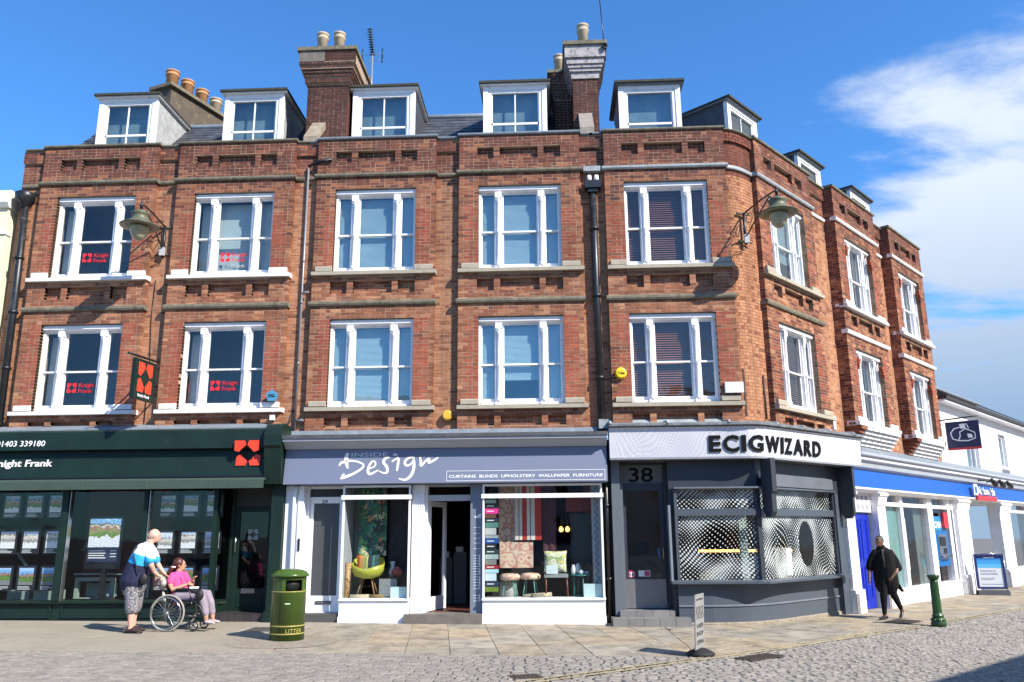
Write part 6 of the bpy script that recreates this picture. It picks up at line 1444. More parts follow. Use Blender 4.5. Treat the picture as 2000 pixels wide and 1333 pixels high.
for u, w in ((2.28, 0.055),): bx('window_post', rt, F, u, u + w, 0.14, 0.27, 0.76, 2.40, grey)
part('window_post', MB().box(Fr(3.84, -0.22, R(23)), -0.045, 0.045, -0.06, 0.03, 0.76, 2.40), greydk, rt); bx('window_post', rt, W2, 2.98, 3.04, -0.06, 0.03, 0.76, 2.40, greydk)
bx('edge_board', rt, F, 2.16, 2.20, 0.10, 0.30, 0.74, 2.12, mat('pale_grey_board', (0.26, 0.30, 0.34), 0.5)); bx('edge_board', rt, F, 2.201, 2.279, -0.2, 0.12, 0.0, 2.96, greydk)
bx('frieze_panel', rt, W2, 0.12, 2.95, 0.06, 0.085, 2.47, 2.70, mat('mid_grey_panel', (0.16, 0.18, 0.21), 0.5))
# folded awning arms that stand out at the corner and the far end
def fin(x, y, a, label=None):
    fr = Fr(x, y, a); m = MB(); m.poly(Fr(*fr.p(0, 0, 0).xy, a + math.pi / 2), [(-0.02, 2.96), (-0.02, 2.0), (-0.10, 1.88), (-0.22, 1.88), (-0.30, 1.98), (-0.30, 2.3), (-0.34, 2.35), (-0.34, 2.96)], -0.05, 0.05); return m.build('awning_arm', greydk, rt)
fin(3.98, -0.16, R(23)); fin(6.15, 2.10, wa)
pier = bx('end_pier', rt, W2, 3.045, 3.40, -0.20, 0.06, -0.12, 2.99, grey); bx('pier_edge', rt, W2, 3.401, 3.43, -0.25, 0.02, -0.12, 2.99, blk)
# door 38
d0 = -0.16
bx('pier', rt, F, 1.13, 1.29, -0.25, 0.12, 0.13, 2.96, mat('speckled_grey_paint', (0.15, 0.17, 0.20), 0.4, var=0.2, vscale=25, dirt=((0.55, 0.56, 0.57), 40, 0.64, 0.9)))
bx('pier_moulding', rt, F, 1.291, 1.345, -0.25, 0.04, 0.22, 2.55, mat('mid_grey_panel'))
part('door_frame', frame_mb(F, 1.27, 2.20, 0.22, 2.96, d0 - 0.10, d0 - 0.02, 0.05, 0.02), greydk, rt)
d = part('door', frame_mb(F, 1.33, 2.14, 0.225, 2.50, d0 - 0.09, d0 - 0.03, 0.085, 0.56), greydk, rt)
bx('door_glass', d, F, 1.416, 2.054, d0 - 0.065, d0 - 0.059, 0.786, 2.414, glass_dk)
bx('kick_plate', d, F, 1.35, 2.12, d0 - 0.029, d0 - 0.02, 0.235, 0.76, mat('brushed_kick_plate', (0.30, 0.30, 0.31), 0.42, metal=0.55, var=0.12, vscale=2))
part('letter_plate', frame_mb(F, 1.56, 1.86, 0.635, 0.715, d0 - 0.0195, d0 - 0.008, 0.015), mat('brass_dull', (0.42, 0.40, 0.34), 0.35, metal=0.6), d)
m = MB(); m.tube([F.p(2.10, d0 - 0.03, 1.10), F.p(2.09, d0 + 0.03, 1.14), F.p(2.09, d0 + 0.03, 1.33), F.p(2.10, d0 - 0.03, 1.37)], 0.012, 8); part('door_handle', m, mat('brass', (0.65, 0.45, 0.15), 0.25, metal=0.9), d)
pk = mat('magenta_sticker', (0.62, 0.05, 0.16), 0.5, var=0)
bx('age_sticker', d, F, 1.425, 1.545, d0 - 0.0585, d0 - 0.0575, 0.79, 0.92, pk); m = MB(); m.box(F, 1.445, 1.525, d0 - 0.057, d0 - 0.0565, 0.805, 0.89); part('sticker_face', m, paper, d); m = MB(); add_text(m, '18', F, 1.452, 1.518, d0 - 0.0562, 0.817, 0.058, bold=0.03, depth=0.0006); part('sticker_text', m, textdk, d)
bx('pay_sticker', d, F, 1.61, 1.83, d0 - 0.0585, d0 - 0.0575, 0.81, 0.92, paper); bx('sticker_corner', d, F, 1.72, 1.82, d0 - 0.057, d0 - 0.0565, 0.82, 0.91, pk); bx('hours_notice', d, F, 1.99, 2.04, d0 - 0.0585, d0 - 0.0575, 1.15, 1.33, mat('blue_notice', (0.10, 0.14, 0.32), 0.6))
bx('transom_light', rt, F, 1.325, 2.145, d0 - 0.075, d0 - 0.07, 2.56, 2.905, mat('grey_transom_glass', (0.20, 0.21, 0.19), 0.25, var=0.05)); bx('transom_bar', rt, F, 1.325, 2.145, d0 - 0.09, d0 - 0.03, 2.501, 2.559, greydk)
m = MB(); add_text(m, '38', F, 1.50, 1.97, d0 - 0.069, 2.59, 0.28, bold=0.012, depth=0.004); part('door_number', m, textdk, rt)
st_t = mat('grey_step_tile', (0.26, 0.25, 0.24), 0.5, var=0.12, vscale=5, island=0.1)
# two tiled steps
bx('doorstep', rt, F, 1.20, 2.20, -0.2, 0.24, 0.0, 0.215, mat('step_core')); bx('doorstep', rt, F, 1.04, 2.44, -0.0, 0.60, -0.12, 0.115, mat('step_core'))
x = 1.20
while x < 2.15: MB().box(F, x + 0.003, min(x + 0.297, 2.20), 0.2405, 0.252, 0.12, 0.222).build('step_tile', st_t, rt); MB().box(F, x + 0.003, min(x + 0.297, 2.20), -0.18, 0.24, 0.2155, 0.223).build('step_tile', st_t, rt); x += 0.3
x = 1.04
while x < 2.40: MB().box(F, x + 0.003, min(x + 0.277, 2.44), 0.6005, 0.613, -0.03, 0.118).build('step_tile', st_t, rt); MB().box(F, x + 0.003, min(x + 0.277, 2.44), 0.254, 0.600, 0.1155, 0.123).build('step_tile', st_t, rt); x += 0.28
# inside
def slabpoly(name, z0, z1, m_):
    pts = [(1.2, 0.30), (3.75, 0.0), (5.75, 2.1), (6.2, 3.0), (3.9, 5.5), (1.2, 5.5)]; n = 6
    MB().add([Vector((x, y, z)) for z in (z0, z1) for x, y in pts], [(i, (i + 1) % n, n + (i + 1) % n, n + i) for i in range(n)] + [tuple(range(5, -1, -1)), tuple(range(6, 12))]).build(name, m_, rt)
slabpoly('shop_floor', 0.14, 0.20, mat('pale_display_floor'))
bx('shop_back_wall', rt, F, 1.2, 3.9, -5.6, -5.5, 0.1, 3.4, mat('warm_grey_wall', (0.40, 0.36, 0.31), 0.9)); bx('shop_side_wall', rt, F, 1.165, 1.19, -5.5, -0.26, 0.1, 3.4, grey_in)
slabpoly('shop_ceiling', 3.0, 3.05, mat('warm_grey_wall')); part('shop_side_wall', MB().quad(Vector((6.2, 2.95, 0.1)), Vector((3.9, 5.5, 0.1)), Vector((3.9, 5.5, 3.2)), Vector((6.2, 2.95, 3.2))), mat('warm_grey_wall'), rt)
bx('column', rt, F, 3.60, 3.74, -0.50, -0.36, 0.20, 3.0, mat('pale_green_column', (0.42, 0.52, 0.48), 0.6))
strip_l = mat('amber_light', (1, 0.6, 0.2), 0.5, var=0, emis=((1.0, 0.50, 0.12), 2.2))
t = thing('shop_counter', Vector((3.9, 1.9, 0.2)), 'vape shop counter lit by an amber strip, seen through the dotted window', 'counter')
bx('counter_body', t, F, 3.0, 4.9, -2.2, -1.6, 0.2, 1.05, mat('warm_grey_wall')); bx('light_strip', t, F, 3.0, 4.9, -1.59, -1.56, 1.22, 1.27, strip_l); bx('counter_top', t, F, 2.95, 4.95, -2.25, -1.55, 1.051, 1.09, grey_in)
t = thing('display_box', Vector((4.9, 0.9, 0.76)), 'plain white display boxes inside the right pane of the dotted window', 'box'); bx('box', t, W2, 1.20, 1.62, -0.75, -0.40, 0.77, 1.30, mat('off_white_board', (0.42, 0.42, 0.40), 0.7)); bx('box', t, W2, 1.64, 1.86, -0.70, -0.40, 0.77, 1.30, paper)
for i, (x, y, z) in enumerate(((2.45, 1.2, 2.50), (3.45, 1.4, 2.62), (1.72, 1.6, 2.62))):
    t = thing('spotlight', Vector((x, y, z)), ['small amber ceiling spot at the left end of the dotted window', 'small amber ceiling spot over the middle of the dotted window', 'small amber ceiling spot seen through the number 38 door'][i], 'lamp', 'ceiling spots in the vape shop')
    MB().lathe((x, y, z - 0.04), [(0.028, 0), (0.03, 0.05)], 10).build('lens', strip_l, t); MB().tube([Vector((x, y, z + 0.02)), Vector((x, y, 3.0))], 0.012, 6).build('stem', blk, t)
t = thing('reception_desk', Vector((1.8, 2.4, 0.2)), 'dim pale desk seen through the glass of the number 38 door', 'desk'); bx('desk_front', t, F, 1.35, 2.3, -2.5, -1.9, 0.2, 1.15, mat('dim_pale_desk', (0.20, 0.20, 0.18), 0.8)); bx('monitor', t, F, 1.75, 2.05, -2.1, -2.05, 1.2, 1.45, blk)

# ------------------------------------------------------------------ bank front on the side street (parts of its building)
rt = bldD; U1 = 17.5
part('lead_slope', MB().prism(B, [(-0.275, 3.62), (0.0, 3.50), (0.30, 3.36), (0.30, 3.33), (-0.275, 3.33)], 0.25, U1), lead, rt)
part('cornice', MB().prism(B, [(-0.27, 3.328), (0.38, 3.328), (0.38, 3.27), (0.30, 3.24), (0.30, 3.16), (0.24, 3.13), (0.22, 3.02), (0.14, 2.98), (-0.27, 2.98)], -0.05, U1), palegrey, rt)
part('cornice_fillet', MB().box(B, -0.06, U1, 0.301, 0.312, 3.175, 3.235), white, rt)
part('fascia', MB().prism(B, [(-0.27, 2.978), (0.13, 2.978), (0.17, 2.57), (-0.27, 2.57)], -0.12, U1), blue, rt)
part('architrave', MB().prism(B, [(-0.27, 2.568), (0.22, 2.568), (0.22, 2.53), (0.15, 2.47), (-0.27, 2.47)], -0.14, U1), white, rt)
def pil(u0, u1, v=0.10):
    p = bx('pilaster', rt, B, u0, u1, -0.25, v, 0.42, 2.20, white); bx('pilaster_base', p, B, u0 - 0.03, u1 + 0.03, -0.25, v + 0.05, -0.14, 0.42, white); bx('pilaster_foot', p, B, u0 - 0.04, u0 + 0.12, v + 0.0505, v + 0.06, -0.12, 0.35, mat('weathered_foot', (0.25, 0.23, 0.22), 0.8, var=0.3, vscale=9))
    part('capital', MB().prism(B, [(-0.25, 2.469), (v + 0.10, 2.469), (v + 0.10, 2.42), (v + 0.06, 2.38), (v + 0.04, 2.30), (v + 0.02, 2.20), (-0.25, 2.20)], u0 - 0.02, u1 + 0.02), white, p)
    for k in range(2): bx('flute', p, B, u0 + (u1 - u0) * (0.3 + 0.4 * k) - 0.03, u0 + (u1 - u0) * (0.3 + 0.4 * k) + 0.03, v + 0.001, v + 0.012, 0.55, 2.1, white)
pil(-0.34, 0.12); pil(1.50, 2.0); pil(7.56, 8.70); pil(12.15, 13.45)
d = bx('door', rt, B, 0.30, 1.42, -0.16, -0.11, -0.05, 2.03, bluedoor)
for z0, z1 in ((0.15, 0.85), (1.0, 1.9)):
    for a, b in ((0.45, 0.80), (0.92, 1.27)): part('door_panel', frame_mb(B, a, b, z0, z1, -0.109, -0.095, 0.03), bluedoor, d)
part('door_lattice', MB().box(B, 0.14, 1.479, -0.20, -0.04, 2.04, 2.469), white, rt)
for i in range(4):
    for j in range(2): bx('lattice_shade', rt, B, 0.40 + i * 0.25, 0.57 + i * 0.25, -0.039, -0.035, 2.10 + j * 0.18, 2.22 + j * 0.18, mat('shadow_grey', (0.45, 0.45, 0.50), 0.8))  # grey plates on the solid panel paint the shade in the lattice openings
bx('stall_riser', rt, B, 2.03, 7.55, -0.2, 0.02, -0.14, 0.24, white)
for i in range(9): part('riser_panel', frame_mb(B, 2.15 + i * 0.6, 2.65 + i * 0.6, 0.0, 0.18, 0.021, 0.035, 0.03), white, rt)
bx('shop_sill', rt, B, 2.03, 7.55, -0.2, 0.05, 0.241, 0.29, white)
for a, b in ((2.03, 2.13), (3.30, 3.50), (5.35, 5.75), (7.05, 7.30), (7.46, 7.55)): bx('mullion', rt, B, a, b, -0.18, 0.0, 0.291, 2.469, white)
bx('transom_bar', rt, B, 2.03, 7.55, -0.17, 0.012, 2.20, 2.29, white)
teal_f = mat('frosted_teal_film', (0.22, 0.42, 0.38), 0.25, var=0.08, vscale=1.5)
for a, b in ((2.13, 3.30), (3.50, 5.35), (5.75, 7.05)):
    part('shop_pane', MB().box(B, a, b, -0.10, -0.094, 0.291, 2.199), glass_dk, rt); part('shop_pane', MB().box(B, a, b, -0.10, -0.094, 2.291, 2.468), glass_dk, rt)
bx('frosted_film', rt, B, 2.135, 3.295, -0.12, -0.115, 0.295, 2.195, teal_f); bx('frosted_film', rt, B, 4.75, 5.34, -0.20, -0.19, 0.295, 2.195, mat('frosted_grey_film', (0.16, 0.20, 0.18), 0.3))
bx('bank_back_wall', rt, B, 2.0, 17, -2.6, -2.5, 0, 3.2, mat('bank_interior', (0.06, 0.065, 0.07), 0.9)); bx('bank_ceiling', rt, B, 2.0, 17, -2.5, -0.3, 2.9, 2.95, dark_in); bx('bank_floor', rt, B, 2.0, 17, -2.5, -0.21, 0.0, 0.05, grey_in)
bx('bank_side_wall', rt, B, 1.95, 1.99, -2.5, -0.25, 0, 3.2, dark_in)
# entrance
bx('entrance_side', rt, B, 8.76, 8.80, -1.1, -0.1, -0.1, 2.47, white); part('entrance_frame', frame_mb(B, 10.8, 12.1, -0.1, 2.45, -0.95, -0.85, 0.14, 0.05), white, rt); bx('entrance_glass', rt, B, 10.95, 11.96, -0.91, -0.90, 0.0, 2.3, glass_dk)
bx('entrance_glass', rt, B, 8.85, 10.78, -0.91, -0.90, 0.0, 2.3, glass_dk); bx('entrance_head', rt, B, 8.8, 12.15, -1.0, -0.2, 2.40, 2.468, white); bx('entrance_step', rt, B, 8.76, 12.15, -1.2, 0.05, -0.14, -0.06, grey_in)
bx('notice', rt, B, 11.15, 11.75, -0.898, -0.893, 0.95, 1.75, mat('aqua_paper')); bx('notice', rt, B, 11.2, 11.7, -0.8925, -0.889, 1.40, 1.68, mat('purple_print', (0.12, 0.08, 0.28), 0.6))
bx('notice', rt, B, 10.0, 10.35, -0.898, -0.893, 1.05, 1.2, paper)
bx('stall_riser', rt, B, 13.46, U1, -0.2, 0.02, -0.16, 0.42, white); bx('shop_pane', rt, B, 13.6, U1, -0.10, -0.094, 0.42, 2.20, glass_dk); bx('transom_bar', rt, B, 13.45, U1, -0.17, 0.012, 2.20, 2.29, white); bx('mullion', rt, B, 13.45, 13.6, -0.17, 0.0, 0.42, 2.47, white)
# fascia sign
sgn = mat('sign_red', (0.68, 0.03, 0.04), 0.4, var=0)
o = bx('logo_roundel', rt, B, 8.85, 9.22, 0.26, 0.29, 2.64, 2.96, textwh); part('logo_mark', MB().box(B, 8.93, 9.12, 0.2905, 0.30, 2.70, 2.88), blue, o)
m = MB(); add_text(m, 'Nationwide', B, 9.27, 11.15, 0.26, 2.68, 0.24, bold=0.012, depth=0.02); part('sign_lettering', m, textwh, rt); bx('sign_underline', rt, B, 9.15, 11.25, 0.24, 0.29, 2.50, 2.64, sgn)
for u in (9.6, 10.5, 11.4):
    t = thing('sign_spotlight', B.p(u, 0.5, 3.0), ['black spotlight on a stalk above the blue bank fascia, nearest the lettering start', 'black spotlight on a stalk above the blue bank fascia, middle of three', 'black spotlight on a stalk above the blue bank fascia, farthest of three'][int((u - 9.6) / 0.9 + 0.1)], 'spotlight', 'spotlights over the bank sign')
    MB().tube([B.p(u, 0.1, 3.10), B.p(u + 0.1, 0.55, 3.08)], 0.02, 6).build('stalk', blk, t); MB().tube([B.p(u + 0.02, 0.6, 3.10), B.p(u + 0.30, 0.62, 2.96)], [0.05, 0.085], 10).build('lamp_head', blk, t)
# posters and cash machine
t = thing('poster', B.p(4.1, -0.35, 0.6), 'tall framed poster with a face on it in the second bank window', 'poster'); bx('poster_frame', t, B, 4.0, 4.52, -0.36, -0.32, 0.65, 1.98, white); bx('poster_photo', t, B, 4.06, 4.46, -0.319, -0.315, 1.30, 1.90, mat('skin_photo', (0.30, 0.14, 0.11), 0.6, var=0.5, vscale=5)); bx('poster_text', t, B, 4.06, 4.46, -0.319, -0.315, 0.72, 1.28, mat('aqua_paper'))
t = thing('cash_machine', B.p(6.4, -0.05, 0.7), 'blue surround cash machine marked CASH in the third bank window', 'cash machine')
cblue = mat('cash_blue', (0.01, 0.16, 0.48), 0.35, var=0.03)
bx('surround', t, B, 5.80, 6.85, -0.16, -0.02, 0.70, 1.62, cblue); bx('top_panel', t, B, 5.80, 6.72, -0.15, -0.03, 1.63, 2.0, mat('light_cash_blue', (0.03, 0.30, 0.62), 0.4)); bx('machine_face', t, B, 5.98, 6.66, -0.02, 0.0, 0.86, 1.52, steel); bx('machine_screen', t, B, 6.06, 6.55, 0.0005, 0.01, 1.22, 1.46, blk); bx('keypad_shelf', t, B, 6.02, 6.62, -0.0, 0.10, 0.92, 0.98, steel); bx('card_slot', t, B, 6.35, 6.58, 0.0005, 0.012, 1.02, 1.16, blk); bx('red_flag', t, B, 6.45, 6.80, -0.02, 0.06, 1.70, 2.10, sgn)
m = MB(); add_text(m, 'CASH', B, 5.88, 6.42, -0.029, 1.70, 0.17, bold=0.02, depth=0.003); part('cash_lettering', m, textwh, t)
t = thing('poster', B.p(14.4, -0.3, 0.6), 'tall poster with a portrait in the farthest bank window at the right edge', 'poster'); bx('poster_frame', t, B, 14.0, 14.9, -0.36, -0.32, 0.6, 1.8, white); bx('poster_photo', t, B, 14.1, 14.8, -0.319, -0.315, 1.15, 1.72, mat('skin_photo')); bx('poster_text', t, B, 14.1, 14.8, -0.319, -0.315, 0.66, 1.12, mat('aqua_paper'))

# ------------------------------------------------------------------ neighbouring buildings
wr = mat('white_render', (0.76, 0.75, 0.76), 0.85, var=0.04, vscale=1.2, bump=0.15)
bldE = mk_building('white_building', B.p(14, -1, 0), 'low white rendered building with slate eaves beyond the brick terrace')
W5 = -0.30
m = MB(); rt = bldE
hs_ = [(10.85, 12.35, 3.55, 4.78), (15.1, 16.05, 3.80, 5.0)]
us = [8.17, 10.85, 12.35, 15.1, 16.05, 24]
for i in range(5):
    a, b = us[i], us[i + 1]
    if i in (1, 3): h = hs_[i // 2]; m.box(B, a, b, W5 - 0.3, W5, 3.3, h[2]); m.box(B, a, b, W5 - 0.3, W5, h[3], 5.45)
    else: m.box(B, a, b, W5 - 0.3, W5, 3.3, 5.45)
m.box(B, 8.17, 8.4, W5 - 6, W5 - 0.31, 3.3, 5.45); m.box(B, 17.6, 24, W5 - 0.3, W5, -0.2, 3.29)
m.build('wall', wr, rt)
for (a, b, z0, z1), nn in zip(hs_, (3, 1)):
    w = part('window', frame_mb(B, a + 0.02, b - 0.02, z0 + 0.02, z1 - 0.02, W5 - 0.2, W5 - 0.1, 0.07), white, rt)
    part('pane', MB().box(B, a + 0.09, b - 0.09, W5 - 0.16, W5 - 0.155, z0 + 0.09, z1 - 0.09), glass_bl, w); part('window_back', MB().box(B, a, b, W5 - 0.29, W5 - 0.25, z0, z1), room_lite, w)
    for k in range(1, nn): bx('glazing_bar', w, B, a + (b - a) * k / nn - 0.02, a + (b - a) * k / nn + 0.02, W5 - 0.2, W5 - 0.12, z0 + 0.09, z1 - 0.09, white)
    bx('sill', rt, B, a - 0.08, b + 0.08, W5 - 0.1, W5 + 0.12, z0 - 0.08, z0, white)
part('eaves', MB().prism(B, [(W5 - 0.3, 5.451), (W5 + 0.30, 5.451), (W5 + 0.36, 5.47), (W5 + 0.36, 5.56), (W5 - 0.3, 5.56)], 8.17, 24), mat('dark_gutter', (0.05, 0.045, 0.045), 0.6), rt)
part('soffit', MB().box(B, 8.17, 24, W5 - 0.05, W5 + 0.30, 5.40, 5.449), white, rt)
slate_roof(rt, B, 8.17, 24, W5 + 0.38, 5.57, W5 - 2.6, 7.3)
# cream building at the left edge
cr_ = mat('cream_render', (0.72, 0.70, 0.50), 0.85, var=0.05, vscale=1.5)
bldL = mk_building('cream_building', (-13.5, 0.2, 0), 'pale cream rendered building at the left edge beside the black drainpipe')
m = MB(); m.box(F, -16, -11.62, -6, 0.06, 2.6, 8.55); m.box(F, -16, -11.62, -6, -0.25, -0.1, 2.599); m.build('wall', cr_, bldL)
part('cornice', MB().prism(F, [(-0.5, 8.551), (0.12, 8.551), (0.18, 8.65), (0.18, 8.75), (0.10, 8.95), (-0.5, 8.95)], -16, -11.58), mat('pale_cornice', (0.70, 0.70, 0.62), 0.7), bldL); part('band', MB().box(F, -16, -11.60, -0.1, 0.09, 7.95, 8.0), mat('pale_cornice'), bldL)
part('shopfront', MB().box(F, -16, -11.66, -0.24, 0.15, -0.1, 2.59), green, bldL)

# ------------------------------------------------------------------ the far side of the street, behind the viewer: it darkens the shop glass and throws the shade at the lower right
far_b = brick_mat('far_brick', [(0.25, 0.11, 0.07), (0.33, 0.15, 0.10)], 0.3)
def opposite(x0, x1, y0, y1, h, label, wallm):
    t = thing('opposite_house', ((x0 + x1) / 2, (y0 + y1) / 2, 0), label, 'building', 'houses across the street behind the viewer')
    MB().box(Fr(0, 0, 0), x0, x1, -y1, -y0, -0.2, h).build('wall', wallm, t)
    m = MB(); a, b = y0 - 0.2, y1 + 0.2; c = (y0 + y1) / 2
    V = [Vector((x, y, z)) for x in (x0, x1) for y, z in ((a, h + 0.002), (c, h + 2.0), (b, h + 0.002))]; m.add(V, [(0, 1, 4, 3), (1, 2, 5, 4), (0, 2, 1), (3, 4, 5), (0, 3, 5, 2)]); m.build('roof', slate, t)
    n = max(2, int((x1 - x0) / 2.6))
    for i in range(n):
        u = x0 + (x1 - x0) * (i + 0.5) / n
        for z in ((1.0, 2.4), (4.0, 5.4), (6.6, 7.8)):
            if z[1] < h - 0.3: w = MB().box(Fr(0, 0, 0), u - 0.5, u + 0.5, -y1 - 0.03, -y1 - 0.002, z[0], z[1]).build('window', blk, t)
opposite(-16, -4, -42, -34, 8.6, 'plain brick house across the street, left of the three behind the viewer', far_b); opposite(-3.9, 8, -42, -34.3, 7.8, 'white rendered house across the street in the middle behind the viewer', wr); opposite(8.1, 22, -42, -34.1, 9.2, 'plain brick house across the street, right of the three behind the viewer', far_b)

t = thing('opposite_house', (11.5, -12.5, 0), 'brick house beside the viewer whose eaves shade the lower right of the street', 'building')
HF = Fr(8.9, -11.7, R(45)); MB().box(HF, -2.0, 5.1, 0, 5.0, -0.2, 6.0).build('wall', far_b, t)
m = MB(); V = [HF.p(u, v, z) for u in (-2.1, 5.15) for v, z in ((-0.12, 6.002), (2.5, 7.4), (5.12, 6.002))]; m.add(V, [(0, 1, 4, 3), (1, 2, 5, 4), (0, 2, 1), (3, 4, 5), (0, 3, 5, 2)]); m.build('roof', slate, t)
for u in (-1.0, 1.2, 3.4):
    for z in (0.9, 3.8): MB().box(HF, u, u + 0.9, -0.03, -0.002, z, z + 1.3).build('window', blk, t)
# ------------------------------------------------------------------ lamps, signs, bells, pipes
lampg = mat('weathered_lamp_green', (0.13, 0.14, 0.085), 0.5, var=0.2, vscale=9, dirt=((0.25, 0.20, 0.12), 12, 0.56, 0.6))
underg = mat('pale_shade_underside', (0.30, 0.27, 0.19), 0.5, var=0.15, vscale=8)
bowl = mat('milky_glass_bowl', (0.46, 0.42, 0.27), 0.18, var=0.15, vscale=6)
def street_lamp(base, ang, zc_, reach, label):
    """swan bracket lamp fixed to a wall: base = wall point, ang = direction of the arm in plan"""
    bx_, by_ = base; d = Vector((math.cos(ang), math.sin(ang), 0)); s_ = Vector((-d.y, d.x, 0)); B0 = Vector((bx_, by_, 0))
    t = thing('wall_lamp', (bx_, by_, zc_ - 0.25), label, 'street lamp', 'bracket lamps on the brick terrace')
    P = lambda r, w, z: B0 + d * r + s_ * w + Vector((0, 0, z))
    zt = zc_ + 0.42; zb = zc_ - 0.28; H = P(reach, 0, 0)
    m = MB(); m.tube([P(0.03, 0, zb), P(0.03, 0, zt)], 0.03, 6); m.build('wall_post', iron, t)
    for z in (zt - 0.03, zb + 0.06): m = MB(); m.tube([P(0.01, -0.17, z), P(0.01, 0.17, z)], 0.022, 5); m.build('fixing_bar', lampg, t)
    m = MB(); m.tube([P(0.04, 0, zt - 0.02), P(reach * 0.55, 0, zt + 0.06), P(reach * 0.9, 0, zt + 0.08), P(reach, 0, zt + 0.06)], 0.018, 6); m.build('upper_arm', iron, t)
    m = MB(); m.tube([P(0.04, 0, zb + 0.14), P(reach * 0.45, 0, zc_ + 0.20), P(reach * 0.8, 0, zt + 0.02)], 0.015, 6); m.build('lower_arm', iron, t)
    for r0, rr_, z0 in ((0.20, 0.10, zc_ + 0.24), (0.38, 0.055, zc_ + 0.33)):
        m = MB(); m.tube([P(r0 + rr_ * math.cos(i * 0.42), 0, z0 + rr_ * math.sin(i * 0.42)) for i in range(16)], 0.009, 5); m.build('scroll', iron, t)
    m = MB(); m.box(Fr(*P(0.07, 0, 0).xy, 0), -0.05, 0.05, -0.03, 0.03, zb + 0.02, zb + 0.2); m.build('control_box', mat('pale_box', (0.6, 0.6, 0.62), 0.5), t)
    hz = zc_
    m = MB(); m.lathe((H.x, H.y, hz), [(0.37, 0.0), (0.375, 0.012), (0.30, 0.055), (0.20, 0.11), (0.17, 0.15), (0.155, 0.23), (0.175, 0.25), (0.18, 0.28), (0.14, 0.30), (0.10, 0.335), (0.05, 0.36)], 28); m.build('shade', lampg, t)
    m = MB(); m.lathe((H.x, H.y, hz), [(0.19, 0.02), (0.365, -0.002), (0.366, -0.006), (0.19, 0.005)], 28); m.build('shade_underside', underg, t)
    m = MB(); m.lathe((H.x, H.y, hz - 0.30), [(0.02, 0.0), (0.07, 0.02), (0.125, 0.08), (0.165, 0.17), (0.185, 0.26), (0.185, 0.31)], 24); m.build('bowl', bowl, t)
    m = MB(); m.lathe((H.x, H.y, hz + 0.34), [(0.03, 0), (0.03, 0.10), (0.045, 0.12), (0.02, 0.15), (0.012, 0.24)], 10); m.build('finial', iron, t)
    m = MB(); m.tube([P(0.03, 0, zb), P(0.03, -0.03, zb - 0.12), P(0.01, -0.30, zb - 0.22)], 0.008, 5); m.build('cable', blk, t)
street_lamp((-8.19, 0.11), R(-90), 7.68, 1.08, 'weathered green bracket lamp between the two estate agent bays, its shade before the upper window')
street_lamp((4.08, 0.18), R(-66), 7.68, 1.08, 'weathered green bracket lamp on the curved brick corner over the vape shop')
# hanging estate agent sign (plane perpendicular to the wall)
S = Fr(-7.99, 0.11, R(90))                                  # u runs into the wall (+y); street side is negative u
t = thing('hanging_sign', (-7.99, -0.6, 4.2), 'dark green hanging sign with red four petal emblem by the lower estate agent windows', 'hanging sign')
MB().tube([Vector((-7.99, 0.11, 5.09)), Vector((-7.99, -1.25, 5.02))], 0.022, 6).build('bracket', blk, t)
MB().tube([Vector((-7.99, 0.11, 4.42)), Vector((-7.99, -0.36, 4.42))], 0.018, 6).build('lower_stay', blk, t)
MB().tube([Vector((-7.99, 0.11, 4.95)), Vector((-7.99, -0.4, 4.95))], 0.018, 6).build('upper_stay', blk, t)
sg = Fr(-7.985, -1.02, R(85))                               # panel frame: u from street edge towards the wall, normal to the east? front face to the left
o = MB().box(sg, 0.0, 0.68, -0.04, 0.04, 4.20, 4.98).build('panel', green, t)
def sgq(a, b, c): return sg.p(a, 0.042 + b, c)
m = MB(); 
for sx_ in (-1, 1):
    for sz in (-1, 1):
        pts = [(0.20, 1), (1, 1), (1, 0.20), (0.64, 0.06), (0.06, 0.64)]
        for side in (0.042, -0.042):
            V = [sg.p(0.34 + sx_ * a * 0.24, side, 4.63 + sz * b * 0.29) for a, b in pts]
            if (sx_ * sz < 0) ^ (side < 0): V = V[::-1]
            MB().add(V, [tuple(range(5))]).build('emblem_petal', ored, o)
m = MB(); add_text(m, 'Knight Frank', sg, 0.14, 0.54, 0.041, 4.25, 0.055, bold=0.02, depth=0.002); m.build('sign_lettering', textwh, o)
# the same lettering on the face turned to the viewer
sb_ = Fr(*sg.p(0.68, 0, 0).xy, sg.a + math.pi); m = MB(); add_text(m, 'Knight Frank', sb_, 0.14, 0.54, 0.041, 4.25, 0.055, bold=0.02, depth=0.002); m.build('sign_lettering', textwh, o)
# bank hanging sign, perpendicular to the side facade
n = Vector((B.s, -B.c)); w0 = B.p(7.35, -0.27, 0)
t = thing('hanging_sign', B.p(7.35, 0.6, 3.9), 'navy hanging sign with a white house and hand emblem over the bank', 'hanging sign')
MB().tube([B.p(7.35, -0.27, 4.70), B.p(7.35, 1.02, 4.76)], 0.022, 6).build('bracket', blk, t); MB().box(B, 7.32, 7.38, -0.27, -0.20, 4.1, 4.8).build('wall_plate', blk, t)
pf = Fr(*B.p(7.35, 0.15, 0).xy, B.a - math.pi / 2)           # u runs outwards from the wall, faces the viewer
navy = mat('navy_sign', (0.008, 0.02, 0.10), 0.35, var=0.05)
o = MB().box(pf, 0, 0.86, -0.03, 0.03, 3.90, 4.64).build('panel', navy, t)
MB().box(pf, 0.0, 0.86, -0.032, 0.032, 3.84, 3.899).build('red_strip', sgn, o)
